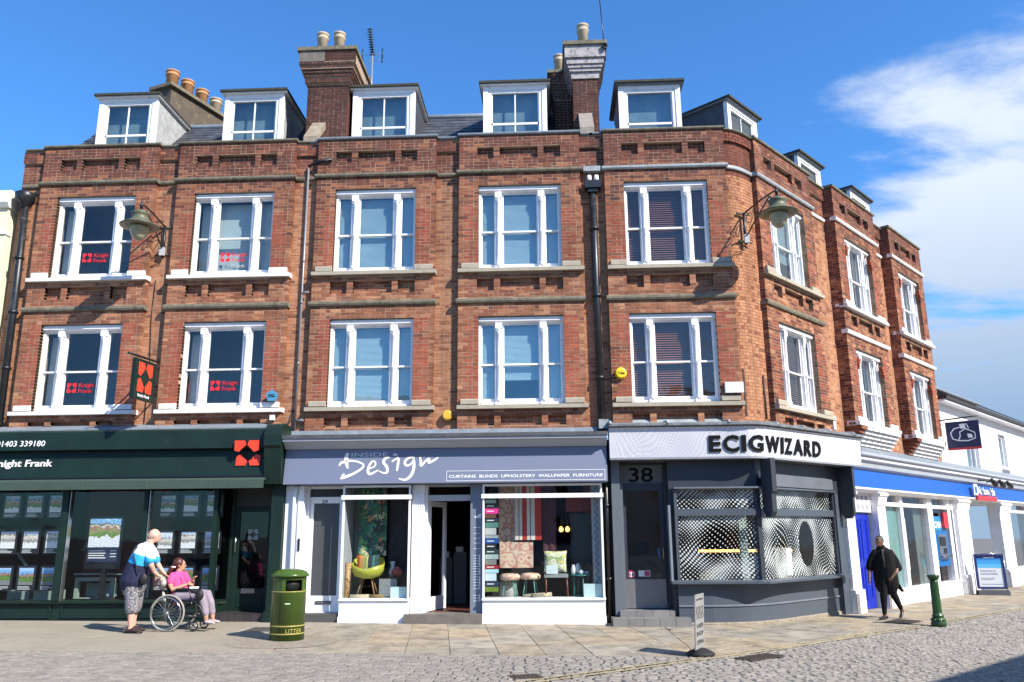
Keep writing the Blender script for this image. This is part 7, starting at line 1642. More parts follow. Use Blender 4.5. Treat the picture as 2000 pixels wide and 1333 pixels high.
for side in (1,):
    q = lambda a, b, c: pf.p(a, 0.031 + b, c)
    for pts, w in (([(0.30, 4.10), (0.55, 4.08), (0.74, 4.14), (0.74, 4.30), (0.52, 4.42), (0.36, 4.34), (0.36, 4.22), (0.30, 4.10)], 0.03), ([(0.30, 4.10), (0.16, 4.16), (0.12, 4.32), (0.22, 4.44), (0.40, 4.48), (0.55, 4.56), (0.60, 4.42)], 0.03)):
        m = MB(); ribbon(m, pts, w, q, 0.004); m.build('emblem_line', textwh, o)
    m = MB(); m.add([q(a, 0.003, c) for a, c in ((0.40, 4.42), (0.53, 4.44), (0.50, 4.57), (0.36, 4.56))], [(0, 1, 2, 3)]); m.build('emblem_fill', textwh, o); m = MB(); m.add([q(a, 0.003, c) for a, c in ((0.56, 4.16), (0.68, 4.16), (0.66, 4.26), (0.54, 4.28))], [(0, 1, 2, 3)]); m.build('emblem_fill', textwh, o)
# alarm bells
def bell(x, v, z, m_, label, r_=0.105, pent=False, txt=None, dep=0.09):
    rotm = Matrix.Rotation(math.pi / 2, 3, 'X')
    if pent:
        pts = [(x + r_ * math.sin(i * 2 * math.pi / 5), z + r_ * math.cos(i * 2 * math.pi / 5)) for i in range(5)]
        o = MB().poly(F, pts[::-1], v, v + dep).build('alarm_box', m_)
    else: o = MB().lathe((x, -v, z), [(r_, 0), (r_, dep * 0.6), (r_ * 0.92, dep * 0.9), (r_ * 0.7, dep)], 24, axis=rotm).build('alarm_box', m_)
    tag(o, label, 'alarm box')
    if txt: m = MB(); add_text(m, txt, F, x - r_ * 0.62, x + r_ * 0.62, v + dep + 0.001, z - 0.03, 0.06, bold=0.02, depth=0.002); m.build('alarm_lettering', textdk, o)
    return o
yl = mat('yellow_plastic', (0.72, 0.42, 0.05), 0.4, var=0.05)
bell(-2.06, -0.115, 3.92, yl, 'plain round orange alarm box low on the brickwork between two bays', dep=0.12)
bell(1.40, 0.0, 4.70, mat('bright_yellow_plastic', (0.85, 0.60, 0.02), 0.4, var=0.03), 'round yellow alarm box lettered Yale beside the lower corner window', 0.115, txt='Yale')
o = bell(-5.57, 0.06, 4.34, mat('pale_blue_plastic', (0.10, 0.36, 0.60), 0.4, var=0.04), 'pale blue five sided alarm box on the white sill', 0.125, pent=True, txt='S')
tag(MB().box(F, 3.42, 3.77, 0.0, 0.10, 4.27, 4.48).build('junction_box', white), 'blank white box on the brickwork right of the lower corner window', 'box')
tag(MB().box(F, -5.60, -5.51, 0.02, 0.10, 3.86, 3.96).build('sensor', white), 'small white sensor just above the green fascia', 'sensor')
for x in (3.79, ): tag(MB().box(F, x, x + 0.03, -0.02, 0.03, 3.82, 4.75).build('metal_strip', mat('rusty_strip', (0.10, 0.06, 0.05), 0.6, var=0.3)), 'thin rusty strip left side of the curved brick corner', 'strip')
tag(MB().tube([Vector((4.30, 0.40, 3.80)), Vector((4.30, 0.40, 4.70))], 0.017, 6).build('metal_strip', mat('rusty_strip')), 'thin rusty strip right side of the curved brick corner', 'strip')
tag(MB().box(A, 2.78, 2.90, -0.10, 0.0, 3.85, 4.15).build('junction_box', white), 'small white box at the right end of the side street sill', 'box')
# pipes
def pipe(name, pts, r_, m_, label, collars=(), n=10, cat='drainpipe'):
    t = thing(name, pts[-1] if pts[-1][2] < pts[0][2] else pts[0], label, cat)
    MB().tube(pts, r_, n).build('pipe', m_, t)
    for c in collars:
        a, b = Vector(pts[0]), Vector(pts[-1])
        MB().lathe((c[0], c[1], c[2]), [(r_ * 1.35, 0), (r_ * 1.35, 0.05), (r_ * 1.1, 0.06)], n).build('collar', m_, t)
    return t
t = pipe('drainpipe', [(0.965, 0.03, 8.62), (0.975, 0.03, 6.5), (1.0, 0.03, 3.66)], 0.072, iron, 'black cast iron drainpipe between the interiors and vape shops, with hopper on top', [(0.970, 0.03, 7.75), (0.98, 0.03, 6.3), (0.99, 0.03, 4.6)])
MB().box(F, 0.80, 1.13, -0.11, 0.10, 8.66, 8.82).build('hopper', iron, t); MB().box(F, 0.86, 1.07, -0.11, 0.06, 8.58, 8.659).build('hopper_neck', iron, t)
m = MB(); m.tube([F.p(0.90, -0.05, 8.83), F.p(0.90, -0.05, 8.98)], 0.05, 8); m.build('inlet', white, t); m = MB(); m.tube([F.p(1.05, -0.05, 8.83), F.p(1.05, -0.05, 8.98)], 0.05, 8); m.build('inlet', white, t)
MB().box(F, 0.78, 1.14, -0.11, 0.03, 9.06, 9.17).build('hopper_shelf', leadpale, t)
bx('lead_shoe', t, F, 0.93, 1.12, -0.05, 0.12, 3.60, 3.78, leadpale)
t = pipe('drainpipe', [(1.03, -0.02, 3.42), (1.03, -0.02, 0.0)], 0.055, blk, 'black painted pipe in the narrow slot between the lavender and grey shopfronts', [(1.03, -0.02, 0.75), (1.03, -0.02, 2.1)]); bx('slot_board', t, F, 0.951, 1.125, -0.2, -0.09, -0.05, 3.4, blk)
t = pipe('drainpipe', [(-11.30, 0.0, 8.62), (-11.25, 0.0, 6.6), (-11.22, 0.0, 3.84)], 0.075, iron, 'black cast iron drainpipe at the left end of the terrace with a flared hopper', [(-11.28, 0.0, 7.4), (-11.25, 0.0, 6.2), (-11.23, 0.0, 5.0)])
MB().lathe((-11.31, -0.02, 8.55), [(0.07, 0), (0.10, 0.10), (0.20, 0.20), (0.21, 0.34), (0.19, 0.35)], 8).build('hopper', iron, t)
t = pipe('waste_pipe', [(-5.13, 0.06, 9.38), (-5.13, 0.06, 3.62)], 0.022, galv, 'thin grey pipe down the brickwork between the estate agent and interiors bays', [(-5.13, 0.06, 7.2), (-5.13, 0.06, 6.3), (-5.13, 0.06, 5.0)], 8, 'pipe')
m = MB(); m.tube([(-5.13, 0.06, 9.38), (-5.0, 0.0, 9.42), (-4.86, -0.03, 9.46), (-4.6, -0.04, 9.48)], 0.03, 8); m.build('elbow', iron, t)
m = MB(); m.tube([F.p(-5.13, -0.06, 6.53), F.p(-4.98, 0.0, 6.53)], 0.025, 6); m.build('branch', galv, t); m = MB(); m.tube([F.p(-5.13, -0.06, 3.86), F.p(-4.95, 0.0, 3.86)], 0.025, 6); m.build('branch', galv, t)
# cable beside the sign
tag(MB().tube([F.p(-8.30, -0.10, 6.9), F.p(-8.31, -0.10, 6.0), F.p(-8.26, -0.10, 5.2), F.p(-8.25, -0.10, 3.8)], 0.008, 5).build('cable', blk), 'thin black cable running down beside the hanging estate agent sign', 'cable')
tag(MB().tube([F.p(-5.7, 0.28, 3.78), F.p(-5.45, 0.1, 3.74), F.p(-5.25, -0.08, 3.82), F.p(-5.20, -0.10, 4.1)], 0.010, 5).build('cable', blk), 'looped black cable above the green console bracket', 'cable')
# television aerial on the mid roof
t = thing('television_aerial', (-4.2, 1.5, 11.6), 'television aerial on a pole above the interiors shop roof', 'aerial')
AX, AY = -4.17, 1.5
MB().tube([(AX, AY, 11.0), (AX, AY, 13.0)], 0.022, 8).build('pole', galv, t)
m = MB(); m.tube([(AX, AY + 0.1, 12.95), (AX + 0.05, AY - 0.55, 13.30)], 0.014, 6); m.build('boom', galv, t)
for i in range(11):
    k = i / 10; x, y, z = AX + 0.05 * k, AY - 0.55 * k, 12.98 + 0.32 * k
    MB().tube([(x - 0.075, y, z), (x + 0.075, y, z)], 0.010, 4).build('director', iron, t); MB().box(Fr(x, y, 0), -0.035, 0.035, -0.01, 0.01, z - 0.02, z + 0.02).build('director_cross', iron, t)
for z in (12.96, 12.80):
    for s_ in (-1, 1):
        MB().tube([(AX, AY, z), (AX + s_ * 0.24, AY, z + 0.02)], 0.007, 4).build('reflector_arm', galv, t)
        h = 0.17 if z > 12.9 else 0.08
        MB().tube([(AX + s_ * 0.24, AY, z - h * 0.6), (AX + s_ * 0.25, AY - 0.03, z), (AX + s_ * 0.24, AY, z + h)], 0.016, 6).build('reflector', iron, t)
t = thing('radio_mast', (1.4, 1.0, 12.5), 'thin leaning black aerial rod on the corner chimney', 'aerial'); MB().tube([(1.42, 1.0, 12.30), (1.33, 1.0, 13.95)], 0.013, 6).build('rod', blk, t); MB().tube([(1.2, 1.0, 13.97), (1.45, 1.0, 13.93)], 0.012, 6).build('top_bar', blk, t)
m = MB(); m.tube([(1.36 + 0.06 * math.sin(i * 0.9), 0.42 - 0.01 * i % 0.05, 12.28 + 0.06 * math.cos(i * 0.9)) for i in range(16)], 0.016, 5); m.build('bracket_coil', iron, t)

# ------------------------------------------------------------------ litter bin
binG = mat('bin_green', (0.07, 0.135, 0.018), 0.28, var=0.14, vscale=5, dirt=((0.09, 0.10, 0.05), 6, 0.56, 0.5)); gold = mat('bin_gold', (0.50, 0.43, 0.12), 0.35, var=0.08)
bX, bY = -4.17, -2.78; z0 = gz(bX)
t = thing('litter_bin', (bX, bY, z0), 'round green litter bin with gold bands and domed lid on the pavement', 'litter bin')
def cyl_open(r_, za, zb, a0, a1, n=36):
    """cylinder wall with an opening between angles a0..a1"""
    m = MB(); V = []; k = int(n * (a1 - a0) / (2 * math.pi)); 
    for rr_ in (r_, r_ - 0.012):
        for i in range(k + 1):
            w = a0 + (a1 - a0) * i / k
            for z in (za, zb): V.append(Vector((bX + rr_ * math.cos(w), bY + rr_ * math.sin(w), z)))
    o_ = 2 * (k + 1); fs = []
    for i in range(k): fs += [(2 * i, 2 * i + 2, 2 * i + 3, 2 * i + 1), (o_ + 2 * i, o_ + 2 * i + 1, o_ + 2 * i + 3, o_ + 2 * i + 2), (2 * i + 1, 2 * i + 3, o_ + 2 * i + 3, o_ + 2 * i + 1), (2 * i, o_ + 2 * i, o_ + 2 * i + 2, 2 * i + 2)]
    fs += [(0, 1, o_ + 1, o_), (2 * k, o_ + 2 * k, o_ + 2 * k + 1, 2 * k + 1)]
    return m.add(V, fs, 0, False)
m = MB(); m.lathe((bX, bY, z0), [(0.262, 0), (0.262, 0.70), (0.268, 0.705), (0.268, 0.73), (0.256, 0.735)], 40); body = m.build('body', binG, t)
# upper ring with two openings: front-right and back-left
a_open = R(-55)
o = cyl_open(0.256, z0 + 0.735, z0 + 0.93, a_open + R(31), a_open + R(149 + 0)); o.build('upper_wall', binG, t)
o = cyl_open(0.256, z0 + 0.735, z0 + 0.93, a_open + R(211), a_open + R(329)); o.build('upper_wall', binG, t)
MB().lathe((bX, bY, z0 + 0.736), [(0.20, 0), (0.20, 0.18)], 24).build('liner', blk, t)
m = MB(); m.lathe((bX, bY, z0 + 0.90), [(0.256, 0.0), (0.256, 0.045)], 40); m.build('collar', binG, t)
m = MB(); m.lathe((bX, bY, z0 + 0.945), [(0.27, 0), (0.292, 0.004), (0.294, 0.035), (0.28, 0.045), (0.265, 0.05), (0.25, 0.078), (0.18, 0.105), (0.09, 0.118), (0.01, 0.122)], 40); m.build('lid', binG, t)
for z, h in ((0.21, 0.018), (0.095, 0.018), (0.742, 0.012)):
    rr_ = 0.2635 if z < 0.7 else 0.2695; m = MB(); m.lathe((bX, bY, z0 + z - (0.02 if z > 0.7 else 0)), [(rr_, 0), (rr_ + 0.003, 0.002), (rr_ + 0.003, h - 0.002), (rr_, h)], 40); m.build('gold_band', gold, t)
vs_, fs_ = text_mesh('LITTER', 1, 0.01, 0.5, 0, 1.15); x0 = min(q.x for q in vs_); x1 = max(q.x for q in vs_)
V = []
for q in vs_:
    w = R(-78) + (q.x - x0) / (x1 - x0) * 0.26 / 0.265 ; rr_ = 0.263 + (0.003 if q.z > 0 else 0); V.append(Vector((bX + rr_ * math.cos(w), bY + rr_ * math.sin(w), z0 + 0.122 + q.y * 0.085)))
MB().add(V, fs_).build('bin_lettering', gold, t)
MB().box(Fr(bX, bY, R(-12)), -0.001, 0.003, 0.262, 0.2645, z0 + 0.0, z0 + 0.9).build('door_seam', blk, t)
MB().box(Fr(bX, bY, R(12)), -0.03, 0.05, 0.2625, 0.2665, z0 + 0.545, z0 + 0.56).build('scratch', mat('bare_scratch', (0.6, 0.7, 0.5), 0.5), t)
# ------------------------------------------------------------------ bollard
gX, gY = 6.92, -0.16; zb = gz(gX)
t = thing('bollard', (gX, gY, zb), 'dark green cast iron bollard at the pavement edge before the bank', 'bollard')
bg_ = mat('bollard_green', (0.028, 0.085, 0.022), 0.35, var=0.12, vscale=8)
m = MB(); m.lathe((gX, gY, zb), [(0.125, 0), (0.13, 0.05), (0.12, 0.08), (0.115, 0.12), (0.09, 0.16)], 24); m.build('base', bg_, t)
for i in range(10): w = i * math.pi / 5; MB().lathe((gX + 0.112 * math.cos(w), gY + 0.112 * math.sin(w), zb + 0.085), [(0.004, 0), (0.022, 0.015), (0.018, 0.04), (0.004, 0.05)], 8).build('acanthus_leaf', bg_, t)
m = MB(); m.lathe((gX, gY, zb + 0.16), [(0.088, 0), (0.10, 0.012), (0.10, 0.03), (0.082, 0.045), (0.078, 0.10), (0.072, 0.60), (0.07, 0.65)], 24); m.build('shaft', bg_, t)
m = MB(); m.lathe((gX, gY, zb + 0.81), [(0.07, 0), (0.095, 0.01), (0.085, 0.03), (0.105, 0.045), (0.11, 0.07), (0.09, 0.085), (0.03, 0.09)], 24); m.build('cap', bg_, t)
# ------------------------------------------------------------------ leaning pavement sign on a rubber foot
sX, sY = 1.98, -4.10; zs = gz(sX)
t = thing('pavement_sign', (sX, sY, zs), 'narrow white swing sign on a black rubber foot, seen almost edge on at the kerb', 'pavement sign')
m = MB(); m.lathe((0, 0, 0), [(0.20, 0), (0.215, 0.02), (0.17, 0.05), (0.08, 0.085), (0.05, 0.09)], 28)
M_ = Matrix.Translation((sX, sY, zs + 0.004)) @ Matrix.Rotation(R(70), 4, 'Z') @ Matrix.Diagonal((1.0, 0.92, 1, 1)); m.v = [M_ @ v for v in m.v]; m.build('rubber_foot', mat('black_rubber', (0.015, 0.015, 0.016), 0.75, var=0.1), t)
sa = R(65); sf = Fr(sX - 0.01, sY, sa)   # board frame, nearly edge-on to the viewer
tilt = lambda u, v, z: sf.p(u, v, z) + Vector((0.045 * (z - zs - 0.1), 0, 0))
def tb(u0, u1, v0, v1, z0_, z1_):
    P = [tilt(u, v, z) for z in (z0_, z1_) for v in (v0, v1) for u in (u0, u1)]
    return MB().add(P, [(0, 4, 5, 1), (2, 3, 7, 6), (0, 2, 6, 4), (1, 5, 7, 3), (4, 6, 7, 5), (0, 1, 3, 2)])
o = tb(-0.22, 0.22, -0.008, 0.008, zs + 0.09, zs + 0.80).build('board', mat('off_white_board', (0.42, 0.42, 0.40), 0.7) if False else mat('pale_sign_board', (0.36, 0.355, 0.35), 0.6, var=0.1, vscale=8, dirt=((0.3, 0.28, 0.26), 9, 0.55, 0.5)), t)
tb(-0.03, 0.03, -0.02, 0.02, zs + 0.05, zs + 0.089).build('spring_post', steel, t)
def tq(a, b, c): return tilt(a, (0.0085 + b), c)
m = MB(); 
for k in range(5): ribbon(m, [(-0.15 + 0.075 * k + 0.02 * math.sin(i * 0.8), zs + 0.48 + i * 0.018) for i in range(10)], 0.022, tq, 0.001)
m.v = m.v; o2 = m.build('printed_waves', textdk, o)
for txt, z_, h in (('ECIGWIZARD', 0.72, 0.035), ('VAPE', 0.36, 0.075), ('SHOP', 0.26, 0.075), ('OPEN', 0.15, 0.075)):
    vs_, fs_ = text_mesh(txt, 1, 0.02, 0.5); x0 = min(q.x for q in vs_); x1 = max(q.x for q in vs_)
    MB().add([tilt(-0.17 + (q.x - x0) / (x1 - x0) * 0.34, 0.0085 + (0.001 if q.z > 0 else 0), zs + z_ + q.y * h) for q in vs_], fs_).build('board_lettering', textdk, o)
# ------------------------------------------------------------------ bank's framed pavement board
bf = Fr(11.66, 8.05, R(-11)); zc_ = -0.105
t = thing('pavement_board', bf.p(0.38, 0, zc_), 'navy framed poster board with blue and white sheet, standing outside the bank', 'pavement sign')
nb = mat('navy_frame', (0.02, 0.035, 0.16), 0.35, var=0.03)
o = frame_mb(bf, 0.0, 0.74, zc_ + 0.16, zc_ + 1.08, -0.03, 0.03, 0.055); o.build('frame', nb, t); 
for a in (-0.035, 0.745): MB().tube([bf.p(a, 0, zc_ + 0.03), bf.p(a, 0, zc_ + 1.09)], 0.014, 6).build('side_rail', steel, t)
MB().tube([bf.p(-0.035, 0, zc_ + 1.10), bf.p(0.745, 0, zc_ + 1.10)], 0.014, 6).build('top_rail', steel, t)
s_ = MB().box(bf, 0.056, 0.684, -0.01, 0.01, zc_ + 0.216, zc_ + 1.024).build('sheet', mat('pale_poster', (0.60, 0.63, 0.66), 0.4, var=0.02), t)
MB().box(bf, 0.058, 0.682, 0.0105, 0.014, zc_ + 0.72, zc_ + 0.97).build('sky_band', grad_mat('sky_print', [(0, (0.10, 0.42, 0.68)), (0.4, (0.05, 0.30, 0.62)), (0.8, (0.03, 0.20, 0.52))], 'Z', 0.4), s_); MB().box(bf, 0.058, 0.682, 0.0105, 0.014, zc_ + 0.971, zc_ + 1.022).build('header_band', nb, s_)
m = MB(); add_text(m, 'Nationwide', bf, 0.24, 0.50, 0.0145, zc_ + 0.985, 0.026, bold=0.01, depth=0.001); m.build('board_lettering', textwh, s_)
m = MB(); add_text(m, 'Listening to', bf, 0.12, 0.50, 0.011, zc_ + 0.62, 0.05, bold=0.005, depth=0.001); m.build('board_lettering', mat('blue_ink', (0.03, 0.05, 0.2), 0.6, var=0), s_)
m = MB(); add_text(m, 'communities', bf, 0.12, 0.55, 0.011, zc_ + 0.54, 0.05, bold=0.005, depth=0.001); m.build('board_lettering', mat('blue_ink'), s_)
for k, (z, w) in enumerate(((0.44, 0.35), (0.40, 0.30), (0.28, 0.52))): MB().box(bf, 0.12, 0.12 + w, 0.011, 0.012, zc_ + z, zc_ + z + 0.012).build('small_print', mat('blue_ink'), s_)
MB().prism(bf, [(-0.16, zc_), (0.16, zc_), (0.14, zc_ + 0.10), (0.05, zc_ + 0.13), (-0.05, zc_ + 0.13), (-0.14, zc_ + 0.10)], -0.02, 0.76).build('weighted_base', mat('grey_base', (0.07, 0.07, 0.08), 0.5), t)
# ------------------------------------------------------------------ people
skin = mat('light_skin', (0.62, 0.33, 0.22), 0.55, var=0.06, vscale=8)
skin_p = mat('pink_skin', (0.66, 0.36, 0.27), 0.55, var=0.06, vscale=8)
skin_b = mat('brown_skin', (0.20, 0.095, 0.055), 0.5, var=0.08, vscale=8)
def organic(name, chains, m_, parent, vox=0.010, blobs=(), smooth=3, label=None, matfn=None):
    """one continuous surface: tapered tubes and ellipsoids fused by a voxel remesh. chains: list of [(x,y,z,r or (ra,rb)), ...]"""
    mb = MB()
    for ch in chains:
        pts = [Vector(c[:3]) for c in ch]; rs_ = [c[3] for c in ch]
        # rounded caps
        def r0(r_): return r_ if isinstance(r_, (tuple, list)) else (r_, r_)
        d0 = (pts[0] - pts[1]).normalized(); d1 = (pts[-1] - pts[-2]).normalized(); a, b = r0(rs_[0]), r0(rs_[-1])
        P = [pts[0] + d0 * min(a) * 0.9, pts[0] + d0 * min(a) * 0.6] + pts + [pts[-1] + d1 * min(b) * 0.6, pts[-1] + d1 * min(b) * 0.9]
        Q = [(a[0] * 0.35, a[1] * 0.35), (a[0] * 0.8, a[1] * 0.8)] + [r0(r_) for r_ in rs_] + [(b[0] * 0.8, b[1] * 0.8), (b[0] * 0.35, b[1] * 0.35)]
        mb.tube(P, Q, 14)
    for (c, r_, rot) in blobs:
        M_ = Matrix.Translation(Vector(c)) @ (Matrix.Rotation(rot[0], 4, 'Z') @ Matrix.Rotation(rot[1], 4, 'Y') if rot else Matrix.Identity(4))
        n = 14; V = []; 
        for i in range(n + 1):
            th = math.pi * i / n
            for j in range(n): ph = 2 * math.pi * j / n; V.append(M_ @ Vector((r_[0] * math.sin(th) * math.cos(ph), r_[1] * math.sin(th) * math.sin(ph), r_[2] * math.cos(th))))
        mb.add(V, [(i * n + j, (i + 1) * n + j, (i + 1) * n + (j + 1) % n, i * n + (j + 1) % n) for i in range(n) for j in range(n)])
    org = worg(parent) if parent is not None else centre(mb.v)
    me = mb.mesh(name, [], org); o = bpy.data.objects.new(name, me); scene.collection.objects.link(o)
    md = o.modifiers.new('r', 'REMESH'); md.mode = 'VOXEL'; md.voxel_size = vox; md.use_smooth_shade = True
    ms = o.modifiers.new('s', 'SMOOTH'); ms.iterations = smooth; ms.factor = 0.5
    dg = bpy.context.evaluated_depsgraph_get(); me2 = bpy.data.meshes.new_from_object(o.evaluated_get(dg)); me2.name = name
    o.modifiers.clear(); o.data = me2; bpy.data.meshes.remove(me)
    mats = m_ if isinstance(m_, (list, tuple)) else [m_]
    me2.materials.clear()
    for x in mats: me2.materials.append(x)
    if matfn:
        for p in me2.polygons: p.material_index = matfn(Vector(p.center) + org)
    me2.polygons.foreach_set('use_smooth', [True] * len(me2.polygons))
    if parent is not None: o.parent = parent; o.location = (0, 0, 0)
    else: o.location = org
    o['_w'] = tuple(org)
    if label: o['label'] = label
    return o
def hand(chains, w, d, up, s=1.0, curl=0.5):
    """palm + five fingers as extra chains; w wrist, d direction of the hand, up = back of the hand"""
    w, d, up = Vector(w), Vector(d).normalized(), Vector(up); up = (up - d * up.dot(d)).normalized(); r_ = d.cross(up)
    k = w + d * 0.075 * s
    chains.append([(*w, (0.026 * s, 0.020 * s)), (*(w + d * 0.035 * s), (0.036 * s, 0.018 * s)), (*k, (0.038 * s, 0.015 * s))])
    for i, (o_, L_) in enumerate(((-0.030, 0.062), (-0.010, 0.072), (0.010, 0.068), (0.029, 0.052))):
        b0 = k + r_ * o_ * s; m1 = b0 + (d * 0.8 - up * curl * 0.6).normalized() * L_ * 0.5 * s; e = m1 + (d * 0.5 - up * curl * 1.4).normalized() * L_ * 0.5 * s
        chains.append([(*b0, 0.0095 * s), (*m1, 0.0085 * s), (*e, 0.007 * s)])
    b0 = w + d * 0.03 * s - r_ * 0.03 * s; m1 = b0 + (d * 0.6 - r_ * 0.7).normalized() * 0.035 * s; e = m1 + (d * 0.9 - r_ * 0.2 - up * 0.3).normalized() * 0.03 * s
    chains.append([(*b0, 0.012 * s), (*m1, 0.010 * s), (*e, 0.008 * s)])
def head(blobs, chains, c, face, s=1.0):
    """skull, jaw, nose, ears; face = yaw of the look direction in plan"""
    c = Vector(c); d = Vector((math.cos(face), math.sin(face), 0)); l_ = Vector((-d.y, d.x, 0))
    blobs += [(c, (0.098 * s, 0.076 * s, 0.108 * s), (face, 0)), (c + d * 0.025 * s + Vector((0, 0, -0.055 * s)), (0.068 * s, 0.060 * s, 0.068 * s), (face, 0)), (c + d * 0.098 * s + Vector((0, 0, -0.022 * s)), (0.02 * s, 0.014 * s, 0.024 * s), (face, 0)),
              (c + d * 0.086 * s + Vector((0, 0, -0.075 * s)), (0.016 * s, 0.022 * s, 0.012 * s), (face, 0)), (c + d * 0.088 * s + Vector((0, 0, 0.022 * s)), (0.012 * s, 0.05 * s, 0.012 * s), (face, 0))]
    for sg_ in (-1, 1): blobs.append((c + l_ * sg_ * 0.080 * s - d * 0.005 * s + Vector((0, 0, -0.012 * s)), (0.018 * s, 0.010 * s, 0.032 * s), (face, 0)))
def eyes(root, c, face, s=1.0):
    c = Vector(c); d = Vector((math.cos(face), math.sin(face), 0)); l_ = Vector((-d.y, d.x, 0))
    for sg_ in (-1, 1):
        q = c + d * 0.086 * s + l_ * sg_ * 0.033 * s + Vector((0, 0, 0.002)); MB().lathe(q - Vector((0, 0, 0.009)), [(0.002, 0), (0.011 * s, 0.005), (0.011 * s, 0.013), (0.002, 0.018)], 10).build('eye', mat('eye_dark', (0.03, 0.02, 0.018), 0.2), root)
    q = c + d * 0.094 * s + Vector((0, 0, -0.077 * s)); MB().tube([q - l_ * 0.024 * s, q + d * 0.006, q + l_ * 0.024 * s], 0.005 * s, 6).build('mouth', mat('lip', (0.35, 0.10, 0.09), 0.5), root)

# ---- man behind the wheelchair, seen from behind left
mx_, my_ = -7.03, -1.98; g = gz(mx_)
t = thing('person', (mx_, my_, g), 'bald man in a white, blue and navy polo shirt pushing the wheelchair', 'person')
HX = -0.02
ch = []; bl = []
hc = Vector((-6.84, -1.93, 1.635)); head(bl, ch, hc, R(38), 1.0)
ch += [[(-6.87, -1.95, 1.57, 0.062), (-6.90, -1.96, 1.50, 0.066), (-6.93, -1.97, 1.44, 0.07)]]
ch += [[(-6.96, -1.98, 1.40, (0.17, 0.11)), (-7.03, -1.98, 1.22, (0.19, 0.14)), (-7.06, -1.98, 1.02, (0.19, 0.16)), (-7.07, -1.98, 0.86, (0.18, 0.14))]]
# legs
for (hx, hy, kx, ky, fx, fy) in ((-7.10, -2.06, -7.03, -2.08, -7.02, -2.10), (-7.06, -1.86, -7.08, -1.84, -7.13, -1.80)):
    ch.append([(hx, hy, 0.82, 0.10), (kx, ky, 0.52, 0.072), (kx, ky, 0.46, 0.066), (fx - 0.005, fy, 0.34, 0.058), (fx, fy, g + 0.10, 0.038), (fx, fy, g + 0.06, 0.042)])
# near arm (right side as seen): shoulder to elbow to wheelchair handle; far arm likewise
ch.append([(-6.82, -2.04, 1.38, 0.062), (-6.78, -2.10, 1.22, 0.050), (-6.76, -2.10, 1.14, 0.043), (-6.74, -2.03, 1.04, 0.036), (-6.70, -1.98, 0.985, 0.028)])
hand(ch, (-6.70, -1.98, 0.985), (0.9, 0.25, -0.45), (0.3, -0.2, 1), 1.0, 0.6)
ch.append([(-6.92, -1.78, 1.38, 0.06), (-6.88, -1.70, 1.20, 0.048), (-6.80, -1.68, 1.08, 0.04), (-6.72, -1.68, 0.99, 0.03)])
hand(ch, (-6.72, -1.68, 0.99), (0.9, 0.0, -0.45), (0.3, 0, 1), 1.0, 0.6)
organic('body', ch, skin_p, t, 0.0085, bl, 3)
eyes(t, hc, R(38))
# thin hair ring at the back
organic('hair', [], mat('grey_stubble', (0.42, 0.30, 0.24), 0.8, var=0.1), t, 0.008, [(hc + Vector((-0.022, -0.016, -0.02)), (0.088, 0.078, 0.062), (R(38), 0))], 2)
shirt_m = [mat('white_cotton', (0.78, 0.77, 0.80), 0.85, bump=0.7, bscale=13, var=0.04), mat('cyan_cotton', (0.03, 0.38, 0.75), 0.85, bump=0.7, bscale=13, var=0.05), mat('navy_cotton', (0.015, 0.02, 0.065), 0.85, bump=0.7, bscale=13, var=0.1)]
def bands(p):
    z = p.z + (p.x + 7.0) * 0.30
    return 0 if z > 1.335 else (1 if z > 1.165 else 2)
ch = [[(-6.93, -1.97, 1.455, 0.085), (-6.96, -1.98, 1.40, (0.205, 0.125)), (-7.00, -1.98, 1.30, (0.225, 0.165)), (-7.05, -1.98, 1.12, (0.225, 0.19)), (-7.08, -1.98, 0.98, (0.235, 0.21)), (-7.10, -1.98, 0.88, (0.235, 0.225))],
      [(-6.86, -2.03, 1.42, 0.09), (-6.81, -2.08, 1.30, 0.088), (-6.79, -2.10, 1.235, 0.085)], [(-6.95, -1.80, 1.42, 0.085), (-6.90, -1.73, 1.28, 0.08), (-6.88, -1.71, 1.22, 0.078)]]
organic('polo_shirt', ch, shirt_m, t, 0.0095, [((-6.98, -1.98, 1.44), (0.10, 0.15, 0.07), None)], 4, matfn=bands)
sh_m = bpy.data.materials.new('patterned_shorts'); sh_m.use_nodes = True; t_ = sh_m.node_tree; b_ = t_.nodes['Principled BSDF']; b_.inputs['Roughness'].default_value = 0.9
ve = N(t_, 'ShaderNodeTexVoronoi'); ve.feature = 'DISTANCE_TO_EDGE'; ve.inputs['Scale'].default_value = 28; gg = N(t_, 'ShaderNodeNewGeometry'); t_.links.new(gg.outputs['Position'], ve.inputs[0]); cr = N(t_, 'ShaderNodeValToRGB'); cr.color_ramp.elements[0].position = 0.03; cr.color_ramp.elements[0].color = (0.03, 0.03, 0.035, 1); cr.color_ramp.elements[1].position = 0.12; cr.color_ramp.elements[1].color = (0.27, 0.26, 0.28, 1); t_.links.new(ve.outputs['Distance'], cr.inputs[0]); t_.links.new(cr.outputs[0], b_.inputs['Base Color'])
ch = [[(-7.09, -1.98, 0.90, (0.21, 0.19)), (-7.09, -1.98, 0.78, (0.20, 0.18))], [(-7.08, -2.06, 0.80, 0.125), (-7.05, -2.08, 0.60, 0.115), (-7.03, -2.09, 0.44, 0.108)], [(-7.08, -1.88, 0.80, 0.12), (-7.09, -1.85, 0.60, 0.112), (-7.10, -1.84, 0.45, 0.105)]]
organic('shorts', ch, sh_m, t, 0.010, (), 3)
sand = mat('brown_sandal', (0.06, 0.035, 0.03), 0.6, var=0.3, vscale=20)
